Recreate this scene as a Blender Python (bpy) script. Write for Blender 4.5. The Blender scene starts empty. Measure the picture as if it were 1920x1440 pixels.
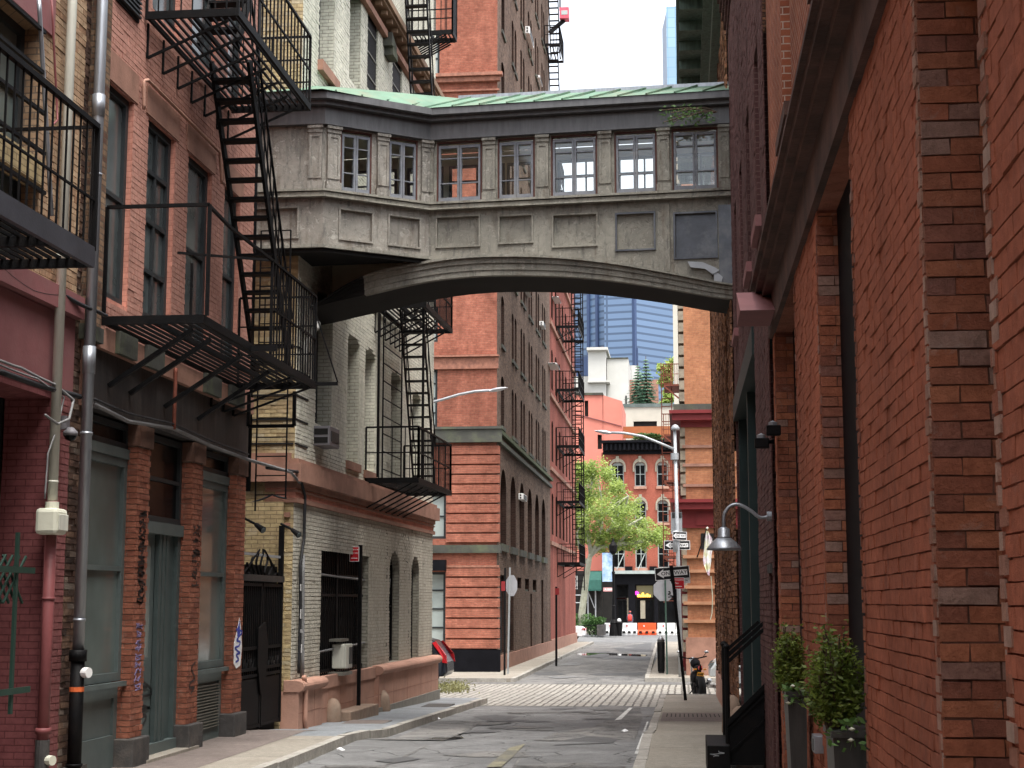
import bpy, bmesh, math, random
from mathutils import Vector, Matrix
random.seed(7)
R = math.radians
SC = bpy.context.scene
COL = SC.collection
# ---------------------------------------------------------------- camera
F_PX, THETA, EYE = 2950.0, math.atan(410/2950.0), 2.5
PSI = math.atan(320/2950.0*math.cos(THETA))
cd = bpy.data.cameras.new('camera'); cam = bpy.data.objects.new('camera', cd); COL.objects.link(cam)
cam.location = (0, 0, EYE); cam.rotation_euler = (math.pi/2+THETA, 0, PSI)
cd.sensor_width = 36; cd.lens = 36*F_PX/1920; cd.clip_start = .05; cd.clip_end = 3000
SC.camera = cam
SC.render.resolution_x = 1024; SC.render.resolution_y = 768
# ---------------------------------------------------------------- light
SUN_EL, SUN_AZ = R(70), R(150)      # azimuth measured clockwise from +Y (sun behind the camera)
wd = bpy.data.worlds.new('World'); SC.world = wd; wd.use_nodes = True
nt = wd.node_tree; nt.nodes.clear()
sky = nt.nodes.new('ShaderNodeTexSky'); sky.sky_type = 'NISHITA'; sky.sun_disc = False
sky.sun_elevation = SUN_EL; sky.sun_rotation = SUN_AZ; sky.air_density = 1.0; sky.dust_density = 4.0; sky.ozone_density = 1.0
hs = nt.nodes.new('ShaderNodeHueSaturation'); hs.inputs['Saturation'].default_value = .28
bg = nt.nodes.new('ShaderNodeBackground'); bg.inputs['Strength'].default_value = .15
wo = nt.nodes.new('ShaderNodeOutputWorld')
nt.links.new(sky.outputs[0], hs.inputs['Color']); nt.links.new(hs.outputs[0], bg.inputs[0]); nt.links.new(bg.outputs[0], wo.inputs[0])
sl = bpy.data.lights.new('sun', 'SUN'); sl.energy = 1.2; sl.angle = R(28); sl.color = (1, .96, .9)
so = bpy.data.objects.new('sun', sl); COL.objects.link(so)
sd = Vector((math.sin(SUN_AZ)*math.cos(SUN_EL), math.cos(SUN_AZ)*math.cos(SUN_EL), math.sin(SUN_EL)))
so.rotation_euler = sd.to_track_quat('Z', 'Y').to_euler(); so.location = (0, 0, 60)
SC.view_settings.view_transform = 'Standard'; SC.view_settings.look = 'None'
SC.view_settings.exposure = 1.7; SC.view_settings.gamma = 1
SC.render.engine = 'CYCLES'
SC.cycles.max_bounces = 6; SC.cycles.diffuse_bounces = 4; SC.cycles.glossy_bounces = 3; SC.cycles.transparent_max_bounces = 10
# ---------------------------------------------------------------- measuring helpers: a pixel of the photograph to a point on a wall's plane
def ray(px, py):
    fh = Vector((-math.sin(PSI), math.cos(PSI), 0)); r = Vector((math.cos(PSI), math.sin(PSI), 0)); z = Vector((0, 0, 1))
    fw = fh*math.cos(THETA)+z*math.sin(THETA); up = -fh*math.sin(THETA)+z*math.cos(THETA)
    return fw*F_PX + r*(px-960) + up*(720-py)
CAMP = Vector((0, 0, EYE))
def at(px, py, Y):
    d = ray(px, py); return CAMP + d*(Y/d.y)
def atz(px, py, z):
    d = ray(px, py); return CAMP + d*((z-EYE)/d.z)
class Fr:
    """a wall plane: origin, unit vector along, outward normal"""
    def __init__(s, O, U, N): s.O, s.U, s.N = Vector(O), Vector(U).normalized(), Vector(N).normalized()
    def P(s, u, z, d=0): return s.O + s.U*u + s.N*d + Vector((0, 0, z))
    def hit(s, px, py, d=0):
        q = s.O + s.N*d; r = ray(px, py); t = (q-CAMP).dot(s.N)/r.dot(s.N); p = CAMP + r*t
        return (p-s.O).dot(s.U), p.z
    def u(s, px, py=1130, d=0): return s.hit(px, py, d)[0]
    def z(s, px, py, d=0): return s.hit(px, py, d)[1]
def zg(y):                                      # pavement height down the street
    K = [(-50, .56), (24, .56), (26.5, .4), (39.3, .13), (45, .05), (50, 0), (900, 0)]
    for (a, p), (b, q) in zip(K, K[1:]):
        if y <= b: return p+(q-p)*(y-a)/(b-a) if y > a else p
    return 0
# ---------------------------------------------------------------- mesh builder
class MB:
    def __init__(s): s.v, s.f, s.p, s.fm, s.ft, s.mi, s.tint = [], [], [], [], [], 0, .5
    def add(s, vs, fs):
        n = len(s.v); s.p.append((list(vs), list(fs))); s.fm += [s.mi]*len(fs); s.ft += [s.tint]*len(fs); s.v += [Vector(v) for v in vs]; s.f += [tuple(n+i for i in f) for f in fs]; return s
    def hexa(s, p):                               # 8 points: bottom ring 0-3, top ring 4-7
        return s.add(p, [(0, 3, 2, 1), (4, 5, 6, 7), (0, 1, 5, 4), (1, 2, 6, 5), (2, 3, 7, 6), (3, 0, 4, 7)])
    def box(s, F, u0, u1, z0, z1, d0, d1):
        P = F.P
        return s.hexa([P(u0, z0, d0), P(u1, z0, d0), P(u1, z0, d1), P(u0, z0, d1), P(u0, z1, d0), P(u1, z1, d0), P(u1, z1, d1), P(u0, z1, d1)])
    def wbox(s, x0, x1, y0, y1, z0, z1):
        return s.hexa([(x0, y0, z0), (x1, y0, z0), (x1, y1, z0), (x0, y1, z0), (x0, y0, z1), (x1, y0, z1), (x1, y1, z1), (x0, y1, z1)])
    def quad(s, a, b, c, d): return s.add([a, b, c, d], [(0, 1, 2, 3)])
    def bar(s, p, q, w=.03, h=None, up=Vector((0, 0, 1))):
        p, q = Vector(p), Vector(q); h = h or w; t = (q-p)
        if t.length < 1e-6: return s
        t.normalize(); a = t.cross(up)
        if a.length < .05: a = t.cross(Vector((1, 0, 0)))
        a.normalize(); b = a.cross(t).normalized(); a = a*w/2; b = b*h/2
        return s.hexa([p-a-b, p+a-b, p+a+b, p-a+b, q-a-b, q+a-b, q+a+b, q-a+b])
    def tube(s, pts, r, n=8, r2=None, cap=True):
        pts = [Vector(p) for p in pts]; rings = []; m = len(pts); prev = None
        for i, p in enumerate(pts):
            t = (pts[min(i+1, m-1)]-pts[max(i-1, 0)]).normalized()
            a = t.cross(prev if prev is not None else (Vector((0, 0, 1)) if abs(t.z) < .9 else Vector((1, 0, 0))))
            if prev is not None: a = prev - t*prev.dot(t)
            if a.length < 1e-4: a = t.orthogonal()
            a.normalize(); prev = a; b = t.cross(a)
            rr = r if r2 is None else (r[i] if isinstance(r, (list, tuple)) else r+(r2-r)*i/(m-1))
            if isinstance(r, (list, tuple)): rr = r[i]
            rings.append([p+a*rr*math.cos(2*math.pi*k/n)+b*rr*math.sin(2*math.pi*k/n) for k in range(n)])
        vs = [v for ring in rings for v in ring]; fs = []
        for i in range(m-1):
            for k in range(n): fs.append((i*n+k, i*n+(k+1) % n, (i+1)*n+(k+1) % n, (i+1)*n+k))
        if cap: fs.append(tuple(range(n-1, -1, -1))); fs.append(tuple((m-1)*n+k for k in range(n)))
        return s.add(vs, fs)
    def lathe(s, c, prof, n=16, sx=1, sy=1):       # prof: (radius, z)
        c = Vector(c); vs = []; fs = []
        for r, z in prof:
            for k in range(n): vs.append(c+Vector((r*sx*math.cos(2*math.pi*k/n), r*sy*math.sin(2*math.pi*k/n), z)))
        for i in range(len(prof)-1):
            for k in range(n): fs.append((i*n+k, i*n+(k+1) % n, (i+1)*n+(k+1) % n, (i+1)*n+k))
        fs.append(tuple(range(n-1, -1, -1))); fs.append(tuple((len(prof)-1)*n+k for k in range(n)))
        return s.add(vs, fs)
    def prism(s, F, poly, d0, d1):                  # poly in (u, z), between offsets d0 and d1
        n = len(poly); vs = [F.P(u, z, d0) for u, z in poly]+[F.P(u, z, d1) for u, z in poly]
        return s.add(vs, [tuple(range(n-1, -1, -1)), tuple(range(n, 2*n))]+[(i, (i+1) % n, n+(i+1) % n, n+i) for i in range(n)])
    def build_each(s, name, m, parent=None, **k):
        for vs, fs in s.p: q = MB(); q.add(vs, fs); q.build(name, m, parent, **k)
    def build(s, name, m, parent=None, smooth=False, bevel=0):
        org = world_loc(parent) if parent is not None else Vector((0, 0, 0))
        me = bpy.data.meshes.new(name); me.from_pydata([v-org for v in s.v], [], s.f)
        for mm in (m if isinstance(m, (list, tuple)) else [m]): me.materials.append(mm)
        if isinstance(m, (list, tuple)):
            me.polygons.foreach_set('material_index', s.fm); at_ = me.attributes.new('tint', 'FLOAT', 'FACE'); at_.data.foreach_set('value', s.ft)
        me.update()
        if smooth:
            for p in me.polygons: p.use_smooth = True
        o = bpy.data.objects.new(name, me); COL.objects.link(o)
        if parent is not None: o.parent = parent
        if bevel:
            b = o.modifiers.new('bevel', 'BEVEL'); b.width = bevel; b.segments = 2; b.limit_method = 'ANGLE'
        return o
def world_loc(o):
    v = Vector((0, 0, 0))
    while o is not None: v = v+o.location; o = o.parent
    return v
def tag(o, label=None, cat=None, group=None, kind=None):
    if label: o['label'] = label
    if cat: o['category'] = cat
    if group: o['group'] = group
    if kind: o['kind'] = kind
    return o
def thing(name, label, cat, loc=(0, 0, 0), group=None):
    o = bpy.data.objects.new(name, None); COL.objects.link(o); o.location = loc; o.empty_display_size = .2
    return tag(o, label, cat, group)
def copy_tree(o, parent=None):
    c = o.copy(); COL.objects.link(c)
    if parent is not None: c.parent = parent
    for ch in list(o.children): copy_tree(ch, c)
    return c
def struct(name, mb, m):
    return tag(mb.build(name, m), kind='structure')
# ---------------------------------------------------------------- materials
def newmat(name):
    m = bpy.data.materials.new(name); m.use_nodes = True; t = m.node_tree; t.nodes.clear()
    o = t.nodes.new('ShaderNodeOutputMaterial'); p = t.nodes.new('ShaderNodeBsdfPrincipled'); t.links.new(p.outputs[0], o.inputs[0])
    return m, t, p
def N(t, kind, ins=None, **kw):
    n = t.nodes.new(kind)
    for k, v in kw.items(): setattr(n, k, v)
    for k, v in (ins or {}).items():
        if hasattr(v, 'type') and hasattr(v, 'is_output'): t.links.new(v, n.inputs[k])
        else: n.inputs[k].default_value = v
    return n
def rgb(c): return (c[0], c[1], c[2], 1)
def ramp(t, fac, stops):
    n = t.nodes.new('ShaderNodeValToRGB'); t.links.new(fac, n.inputs[0]); e = n.color_ramp.elements
    while len(e) < len(stops): e.new(.5)
    for i, (p, c) in enumerate(stops): e[i].position = p; e[i].color = rgb(c) if not isinstance(c, (int, float)) else (c, c, c, 1)
    return n.outputs[0]
def mixc(t, fac, a, b, mode='MIX'):
    n = t.nodes.new('ShaderNodeMix'); n.data_type = 'RGBA'; n.blend_type = mode
    for k, v in ((0, fac), (6, a), (7, b)):
        if hasattr(v, 'is_output'): t.links.new(v, n.inputs[k])
        else: n.inputs[k].default_value = v if k == 0 or len(v) == 4 else rgb(v)
    return n.outputs[2]
def coords(t, mode='obj'):
    return t.nodes.new('ShaderNodeTexCoord').outputs['Object']
def noise(t, vec, scale, detail=4, rough=.6, dist=0):
    return N(t, 'ShaderNodeTexNoise', {'Vector': vec, 'Scale': scale, 'Detail': detail, 'Roughness': rough, 'Distortion': dist}).outputs['Fac']
def bump(t, h, p, strength=.3, dist=.01, nrm=None):
    b = N(t, 'ShaderNodeBump', {'Height': h, 'Strength': strength, 'Distance': dist})
    if nrm is not None: t.links.new(nrm, b.inputs['Normal'])
    t.links.new(b.outputs[0], p.inputs['Normal']); return b.outputs[0]
def paint(name, c, rough=.6, metal=0, var=.18, nscale=3, bs=.15, fine=40, spec=.25, dirt=None, dirtamt=.5, streak=False):
    m, t, p = newmat(name); v = coords(t)
    if streak:
        mp = N(t, 'ShaderNodeMapping', {'Vector': v, 'Scale': (6, 6, .7)}); vv = mp.outputs[0]
    else: vv = v
    n1 = noise(t, vv, nscale, 6)
    lo = tuple(x*(1-var) for x in c); hi = tuple(min(1, x*(1+var)) for x in c)
    col = ramp(t, n1, [(.3, lo), (.7, hi)])
    if dirt:
        n2 = noise(t, vv, nscale*.6+.3, 8, .7)
        f = ramp(t, n2, [(.48, 0.0), (.68, dirtamt)]); col = mixc(t, f, col, dirt)
    t.links.new(col, p.inputs['Base Color']); p.inputs['Roughness'].default_value = rough; p.inputs['Metallic'].default_value = metal
    p.inputs['Specular IOR Level'].default_value = spec
    if bs: bump(t, noise(t, v, fine, 4), p, bs, .01)
    return m
def brick(name, c1, c2, mortar, row=.07, bw=.215, ms=.008, bs=.6, rough=.85, stain=(.3, .75), sscale=.5, light=None, lightamt=.0, smooth=.2, bias=0.0, wob=.012, dist=.012, chips=.0, mot=None):
    m, t, p = newmat(name); v = coords(t)
    s = N(t, 'ShaderNodeSeparateXYZ', {0: v}); w = N(t, 'ShaderNodeMath', {0: s.outputs[0], 1: s.outputs[1]}, operation='ADD')
    nz = N(t, 'ShaderNodeTexNoise', {'Vector': v, 'Scale': 2.2, 'Detail': 3.0})
    nz2 = N(t, 'ShaderNodeTexNoise', {'Vector': v, 'Scale': 26.0, 'Detail': 2.0})
    a1 = N(t, 'ShaderNodeMath', {0: nz.outputs['Fac'], 1: wob, 2: s.outputs[2]}, operation='MULTIPLY_ADD')
    a2 = N(t, 'ShaderNodeMath', {0: nz2.outputs['Fac'], 1: wob*.6, 2: a1.outputs[0]}, operation='MULTIPLY_ADD')
    cv = N(t, 'ShaderNodeCombineXYZ', {0: w.outputs[0], 1: a2.outputs[0]})
    b = N(t, 'ShaderNodeTexBrick', {'Vector': cv.outputs[0], 'Color1': rgb(c1), 'Color2': rgb(c2), 'Mortar': rgb(mortar), 'Scale': 1.0,
          'Mortar Size': ms, 'Mortar Smooth': smooth, 'Bias': bias, 'Brick Width': bw, 'Row Height': row})
    col = b.outputs['Color']
    n1 = noise(t, v, 9, 5, .7); col = mixc(t, 1.0, col, ramp(t, n1, [(.3, .78), (.7, 1.18)]), 'MULTIPLY')
    mp = N(t, 'ShaderNodeMapping', {'Vector': v, 'Scale': (1, 1, .35)})
    n2 = noise(t, mp.outputs[0], sscale, 7, .65, .6)
    col = mixc(t, 1.0, col, ramp(t, n2, [(stain[0], .5), (stain[1], 1.12)]), 'MULTIPLY')
    if mot: col = mixc(t, 1.0, col, ramp(t, noise(t, v, mot[0], 6, .75), [(.36, mot[1]), (.64, mot[2])]), 'MULTIPLY')
    p.inputs['Specular IOR Level'].default_value = .06
    if light:
        n3 = noise(t, v, 1.3, 8, .75, .4); col = mixc(t, ramp(t, n3, [(.55, 0.0), (.7, lightamt)]), col, light)
    t.links.new(col, p.inputs['Base Color']); p.inputs['Roughness'].default_value = rough
    h = N(t, 'ShaderNodeMath', {0: b.outputs['Fac'], 1: -1.0, 2: 1.0}, operation='MULTIPLY_ADD').outputs[0]
    h2 = N(t, 'ShaderNodeMath', {0: noise(t, v, 55, 4, .7), 1: .45+chips, 2: h}, operation='MULTIPLY_ADD').outputs[0]
    bump(t, h2, p, bs, dist)
    return m
def brickgeo(name, cols, rough=.85, bs=.5, fine=60, stain=(.25, .62), sscale=.6, dirt=None, light=None, la=.5, spec=.18, drip=0):
    """material of bricks that are modelled one by one; 'tint' is each brick's own shade"""
    m, t, p = newmat(name); v = coords(t); a = N(t, 'ShaderNodeAttribute', attribute_name='tint')
    n = len(cols); col = ramp(t, a.outputs['Fac'], [(i/(n-1), c) for i, c in enumerate(cols)])
    col = mixc(t, 1.0, col, ramp(t, noise(t, v, 14, 6, .75), [(.3, .72), (.7, 1.22)]), 'MULTIPLY')
    mp = N(t, 'ShaderNodeMapping', {'Vector': v, 'Scale': (1, 1, .3)}); col = mixc(t, 1.0, col, ramp(t, noise(t, mp.outputs[0], sscale, 8, .7, .7), [(stain[0], .52), (stain[1], 1.1)]), 'MULTIPLY')
    if light: col = mixc(t, ramp(t, noise(t, v, 5, 8, .8, .5), [(.57, 0.0), (.66, la)]), col, light)
    if dirt: col = mixc(t, ramp(t, noise(t, mp.outputs[0], 2.1, 8, .75, 1), [(.55, 0.0), (.72, .65)]), col, dirt)
    t.links.new(col, p.inputs['Base Color']); p.inputs['Roughness'].default_value = rough; p.inputs['Specular IOR Level'].default_value = spec
    bump(t, noise(t, v, fine, 6, .75), p, bs, .012); return m
def glass(name, c, rough=.06, spec=.7, wav=.06, var=.5, nscale=1.2):
    m, t, p = newmat(name); v = coords(t)
    n1 = noise(t, v, nscale, 3); t.links.new(ramp(t, n1, [(.35, tuple(x*(1-var) for x in c)), (.65, c)]), p.inputs['Base Color'])
    p.inputs['Roughness'].default_value = rough; p.inputs['Specular IOR Level'].default_value = spec
    bump(t, noise(t, v, 2.5, 2), p, wav, .02)
    return m
M = {}
M['black'] = paint('black_iron', (.004, .004, .0045), .6, 0, .3, 8, .3, 60, .12, (.018, .012, .009), .35)
M['red_brick'] = brick('red_brick_near', (.33, .135, .09), (.31, .12, .08), (.28, .11, .075), ms=.005, bs=1, wob=.022, light=(.40, .22, .17), lightamt=.3, chips=.25, dist=.018)
M['old_brick'] = brick('weathered_brick', (.34, .11, .05), (.17, .075, .055), (.10, .055, .04), ms=.007, bs=1, wob=.03, dist=.025, light=(.42, .32, .27), lightamt=.3, chips=.4)
M['quoin'] = brick('pale_worn_brick_edge', (.40, .25, .19), (.30, .14, .09), (.16, .10, .08), ms=.009, bs=1, wob=.03, dist=.02, light=(.5, .43, .37), lightamt=.6, chips=.4)
M['pillar_brick'] = brick('storefront_pillar_brick', (.36, .12, .065), (.26, .08, .045), (.44, .33, .27), ms=.006, bs=.6)
M['pink_stucco'] = brick('salmon_painted_brick', (.56, .26, .195), (.52, .23, .17), (.40, .165, .12), ms=.005, bs=.5, smooth=.5, wob=.012, stain=(.2, .55), sscale=.8)
M['dark_brick'] = brick('dark_brown_brick', (.13, .075, .052), (.06, .036, .028), (.17, .135, .11), ms=.009, bs=.9, wob=.02, light=(.28, .2, .14), lightamt=.5)
M['tan_brick'] = brick('tan_brick', (.40, .27, .17), (.33, .21, .125), (.2, .15, .11), ms=.008, bs=.7)
M['maroon_brick'] = brick('maroon_painted_brick', (.20, .072, .072), (.18, .062, .064), (.12, .04, .04), ms=.006, bs=.7, stain=(.2, .6))
M['maroon'] = paint('maroon_paint', (.22, .085, .085), .6, 0, .15, 2, .2, 30, .4, (.26, .15, .14), .3)
M['grey_brick'] = brick('sage_grey_painted_brick', (.36, .34, .285), (.32, .305, .25), (.20, .185, .15), ms=.009, bs=1, smooth=.5, wob=.01, stain=(.2, .6), dist=.016)
M['pale_brick'] = brick('pale_cream_painted_brick', (.60, .585, .49), (.55, .54, .45), (.33, .315, .255), ms=.008, bs=1, smooth=.5, wob=.01, stain=(.2, .6), dist=.014)
M['yellow_brick'] = brick('yellow_side_brick', (.44, .35, .19), (.38, .29, .16), (.24, .185, .11), ms=.008, bs=.8, wob=.02, stain=(.25, .65), light=(.5, .46, .38), lightamt=.5)
M['brownstone'] = paint('brownstone', (.30, .16, .115), .85, 0, .2, 2.5, .5, 35, .3, (.16, .085, .06), .5)
M['pinkstone'] = paint('pink_stone', (.40, .225, .165), .85, 0, .15, 2.2, .5, 30, .3, (.27, .16, .12), .5)
M['orange_brick'] = brick('orange_corner_brick', (.40, .15, .098), (.32, .11, .073), (.28, .13, .095), ms=.008, bs=.7, row=.068, stain=(.28, .62), sscale=.5, mot=(3, .8, 1.15))
M['side_brick'] = brick('brown_side_brick', (.235, .155, .115), (.125, .083, .064), (.21, .165, .135), ms=.014, bs=1, wob=.02, stain=(.25, .65), sscale=.3, light=(.27, .22, .185), lightamt=.4, mot=(5, .55, 1.35), dist=.03)
M['infill_brick'] = brick('bricked_up_window', (.12, .05, .038), (.07, .032, .025), (.13, .09, .075), ms=.012, bs=.8, wob=.02, light=(.26, .2, .16), lightamt=.5, mot=(5, .5, 1.3))
M['redpaint_brick'] = brick('far_red_painted_brick', (.36, .13, .10), (.31, .105, .082), (.28, .10, .08), ms=.008, bs=.4)
M['tan_orange'] = brick('tan_orange_brick', (.44, .195, .10), (.36, .15, .08), (.32, .165, .10), ms=.006, bs=.4, row=.068)
M['rough_brick'] = brick('rough_brown_brick', (.27, .125, .068), (.14, .07, .045), (.085, .05, .035), ms=.014, bs=1, wob=.03, dist=.03, chips=.4)
M['plum_brick'] = brick('plum_brown_brick', (.125, .062, .058), (.10, .05, .048), (.19, .115, .105), ms=.006, bs=.6, wob=.016)
M['far_red'] = brick('far_shop_brick', (.42, .125, .085), (.38, .11, .075), (.36, .13, .09), ms=.01, bs=.3)
M['far_pink'] = paint('pink_render', (.60, .22, .17), .85, 0, .1, .3, .1, 5)
M['greystone'] = paint('grey_green_stone', (.062, .062, .053), .85, 0, .25, 1.5, .4, 25, .3, (.13, .15, .08), .6)
M['black_base'] = paint('black_gloss_base', (.006, .006, .008), .6, 0, .3, 3, .1, 20, .08)
M['plinth'] = paint('charcoal_plinth', (.055, .052, .05), .8, 0, .3, 5, .6, 40, .3, (.14, .12, .10), .5)
M['green'] = paint('grey_green_paint', (.078, .10, .097), .55, 0, .15, 3, .12, 30, .5, (.16, .18, .16), .3)
M['dkgreen'] = paint('dark_green_paint', (.016, .028, .027), .55, 0, .2, 2, .15, 30)
M['fascia'] = paint('dark_steel_fascia', (.026, .023, .022), .6, 0, .35, 2, .3, 30, .4, (.085, .07, .06), .5, True)
M['louver'] = paint('louvre_metal', (.17, .165, .14), .5, .2, .2)
M['bridge'] = None
M['gutter'] = paint('grey_sheet_metal', (.105, .105, .108), .5, .2, .2, 2, .15, 12, .5, (.06, .06, .06), .5, True)
M['winframe'] = paint('blue_grey_window_wood', (.15, .16, .18), .6, 0, .25, 8, .3, 50, .4, (.28, .27, .25), .4)
M['redframe'] = paint('oxide_red_frame', (.075, .028, .02), .6, 0, .3, 6)
M['dkframe'] = paint('dark_window_frame', (.03, .035, .037), .5)
M['whiteframe'] = paint('pale_window_frame', (.32, .36, .35), .5)
M['copper'] = paint('verdigris_copper', (.12, .205, .145), .75, 0, .18, 2.2, .2, 10, .3, (.20, .19, .135), .7)
M['copper_dark'] = paint('dark_verdigris', (.075, .105, .085), .7, .1, .35, 3, .4, 20, .4, (.03, .03, .025), .7, True)
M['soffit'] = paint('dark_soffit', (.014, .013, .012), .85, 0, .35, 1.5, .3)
M['brownsoffit'] = paint('brown_eave', (.22, .14, .09), .8, 0, .2, 2, .2)
M['glass'] = glass('window_glass', (.10, .12, .12), .15, .45)
M['glass_dark'] = glass('dark_window_glass', (.006, .007, .008), .2, .12)
M['glass_blue'] = glass('teal_window_glass', (.13, .165, .155), .1, .5, .04, .4, .8)
M['glass_white'] = glass('curtained_window', (.36, .41, .39), .15, .5, .03, .1)
M['pipe_grey'] = paint('galvanised_pipe', (.30, .32, .345), .38, .6, .2, 3, .1, 20, .5, (.14, .14, .15), .4, True)
M['pipe_white'] = paint('cream_pipe', (.58, .58, .50), .5, 0, .12, 2, .1, 20, .5, (.33, .33, .28), .4, True)
M['pipe_red'] = paint('maroon_pipe', (.19, .06, .06), .5, 0, .15)
M['cable'] = paint('cable_black', (.02, .02, .022), .6, 0, .3)
M['cable_grey'] = paint('cable_grey', (.19, .19, .19), .6, 0, .2)
M['cream'] = paint('cream_plastic', (.60, .60, .49), .5, 0, .1)
M['white'] = paint('white_paint', (.75, .75, .73), .5, 0, .08)
M['offwhite'] = paint('offwhite_render', (.50, .495, .46), .8, 0, .1, .4, .1, 5, .3, (.5, .5, .47), .5)
M['beige'] = paint('beige_render', (.48, .45, .38), .85, 0, .08, .5, .1, 5)
M['signblack'] = paint('sign_black', (.012, .012, .013), .4, 0, .1, 2, 0)
M['signwhite'] = paint('sign_white', (.78, .78, .78), .4, 0, .05, 2, 0)
M['signred'] = paint('sign_red', (.55, .02, .03), .4, 0, .05, 2, 0)
M['signback'] = paint('sign_aluminium', (.42, .42, .44), .4, .5, .08, 4, 0)
M['galv'] = paint('galvanised_lamp_post', (.33, .345, .36), .5, .3, .12, 6, .05)
M['postgreen'] = paint('green_channel_post', (.05, .09, .07), .5, .1, .3, 9)
M['rust'] = paint('rusty_iron', (.22, .07, .045), .7, .1, .3, 5)
M['ac'] = paint('air_conditioner_shell', (.17, .165, .175), .5, .1, .12)
M['chrome'] = paint('bright_metal', (.55, .56, .57), .25, .9, .1, 3, 0)
M['rubber'] = paint('tyre_rubber', (.02, .02, .02), .8, 0, .2)
M['bark'] = paint('plane_bark', (.36, .36, .27), .9, 0, .3, 2, .5, 10, .2, (.52, .52, .42), .6)
M['darkbark'] = paint('shrub_bark', (.1, .07, .05), .9)
M['concrete'] = None
M['dullred'] = paint('dull_red_sign', (.22, .02, .022), .6)
M['void'] = paint('dark_window_void', (.012, .011, .011), 1, 0, .3, 2, 0, 10, 0)
M['mortar_grey'] = paint('mortar_grey', (.25, .20, .165), .95, 0, .25, 8, .5); M['mortar_dark'] = paint('mortar_dark', (.14, .07, .05), .95, 0, .3, 8, .5)
M['g_near'] = brickgeo('near_wall_bricks', [(.38, .122, .068), (.40, .13, .073), (.415, .138, .078), (.39, .126, .07)], light=(.36, .19, .15), la=.35, bs=.8, dirt=(.10, .04, .03))
M['g_old'] = brickgeo('jamb_bricks', [(.21, .082, .058), (.35, .12, .065), (.40, .15, .08), (.25, .095, .062), (.36, .125, .07), (.23, .10, .075), (.34, .22, .175)], light=(.36, .29, .25), la=.35, bs=1, fine=35)
M['g_edge'] = brickgeo('worn_edge_bricks', [(.36, .22, .16), (.30, .12, .075), (.42, .30, .24), (.31, .11, .065)], light=(.42, .35, .29), la=.4, bs=1, fine=35)
M['g_pillar'] = brickgeo('pillar_bricks', [(.19, .068, .044), (.27, .098, .06), (.31, .12, .075), (.225, .08, .052)], light=(.42, .28, .22), la=.4)
M['g_salmon'] = brickgeo('salmon_bricks', [(.42, .215, .165), (.46, .24, .185), (.44, .225, .175)], stain=(.2, .6), dirt=(.27, .12, .09), bs=.5)
M['g_grey'] = brickgeo('grey_painted_bricks', [(.45, .425, .355), (.50, .47, .395), (.47, .445, .37)], stain=(.22, .62), dirt=(.22, .20, .165), bs=.5)
M['g_pale'] = brickgeo('pale_painted_bricks', [(.60, .585, .49), (.66, .64, .54), (.62, .60, .51)], stain=(.2, .6), dirt=(.38, .36, .29), bs=.5)
M['g_yellow'] = brickgeo('yellow_bricks', [(.42, .33, .18), (.50, .40, .225), (.36, .27, .15), (.46, .40, .27)], stain=(.22, .62), dirt=(.16, .11, .07), bs=.7)
M['g_tan'] = brickgeo('tan_bricks', [(.42, .29, .18), (.34, .22, .135), (.46, .33, .21), (.30, .17, .10)], dirt=(.15, .10, .07))
M['g_maroon'] = brickgeo('maroon_bricks', [(.20, .075, .072), (.225, .082, .08), (.185, .07, .068)], stain=(.2, .6), light=(.3, .2, .19), la=.3)
M['g_dark'] = brickgeo('dark_pier_bricks', [(.05, .033, .027), (.13, .07, .05), (.09, .055, .042), (.22, .13, .085), (.2, .16, .13)], light=(.3, .25, .2), la=.4, bs=1)
M['g_plum'] = brickgeo('plum_bricks', [(.11, .055, .052), (.14, .07, .065), (.12, .06, .055)], bs=.6)
M['g_orange'] = brickgeo('rusticated_bricks', [(.40, .145, .10), (.36, .125, .085), (.43, .16, .105)], dirt=(.2, .085, .065), fine=20)
M['g_rough'] = brickgeo('rough_bricks', [(.30, .14, .075), (.16, .08, .05), (.36, .18, .10), (.12, .06, .045)], bs=1, fine=25)
# ---------------------------------------------------------------- special materials
def bridge_mat(name, base, peel, amt):
    m, t, p = newmat(name); v = coords(t)
    n1 = noise(t, v, 1.6, 9, .75, .5); col = ramp(t, n1, [(.32, tuple(x*.6 for x in base)), (.68, tuple(x*1.2 for x in base))])
    n2 = noise(t, v, 9, 8, .75, 1.2); pe = ramp(t, n2, [(.54, 0.0), (.58, amt)])
    col = mixc(t, pe, col, peel); n5 = noise(t, v, 14, 6, .8, .8); col = mixc(t, ramp(t, n5, [(.57, 0.0), (.63, .7)]), col, tuple(x*.45 for x in base))
    mp = N(t, 'ShaderNodeMapping', {'Vector': v, 'Scale': (5, 5, .8)}); n3 = noise(t, mp.outputs[0], 1.1, 7, .7)
    col = mixc(t, ramp(t, n3, [(.53, 0.0), (.68, .65)]), col, (.095, .065, .04))
    n4 = noise(t, mp.outputs[0], 2.3, 5, .7); col = mixc(t, ramp(t, n4, [(.54, 0.0), (.68, .6)]), col, (.05, .05, .046))
    t.links.new(col, p.inputs['Base Color']); p.inputs['Roughness'].default_value = .75
    h = N(t, 'ShaderNodeMath', {0: pe, 1: -.8, 2: noise(t, v, 45, 5, .7)}, operation='MULTIPLY_ADD').outputs[0]
    bump(t, h, p, .9, .009); return m
M['bridge'] = bridge_mat('peeling_greige_paint', (.245, .232, .192), (.34, .325, .275), .6)
M['bridge_bay'] = bridge_mat('peeling_pinkish_paint', (.27, .25, .215), (.39, .37, .325), .8)
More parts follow.
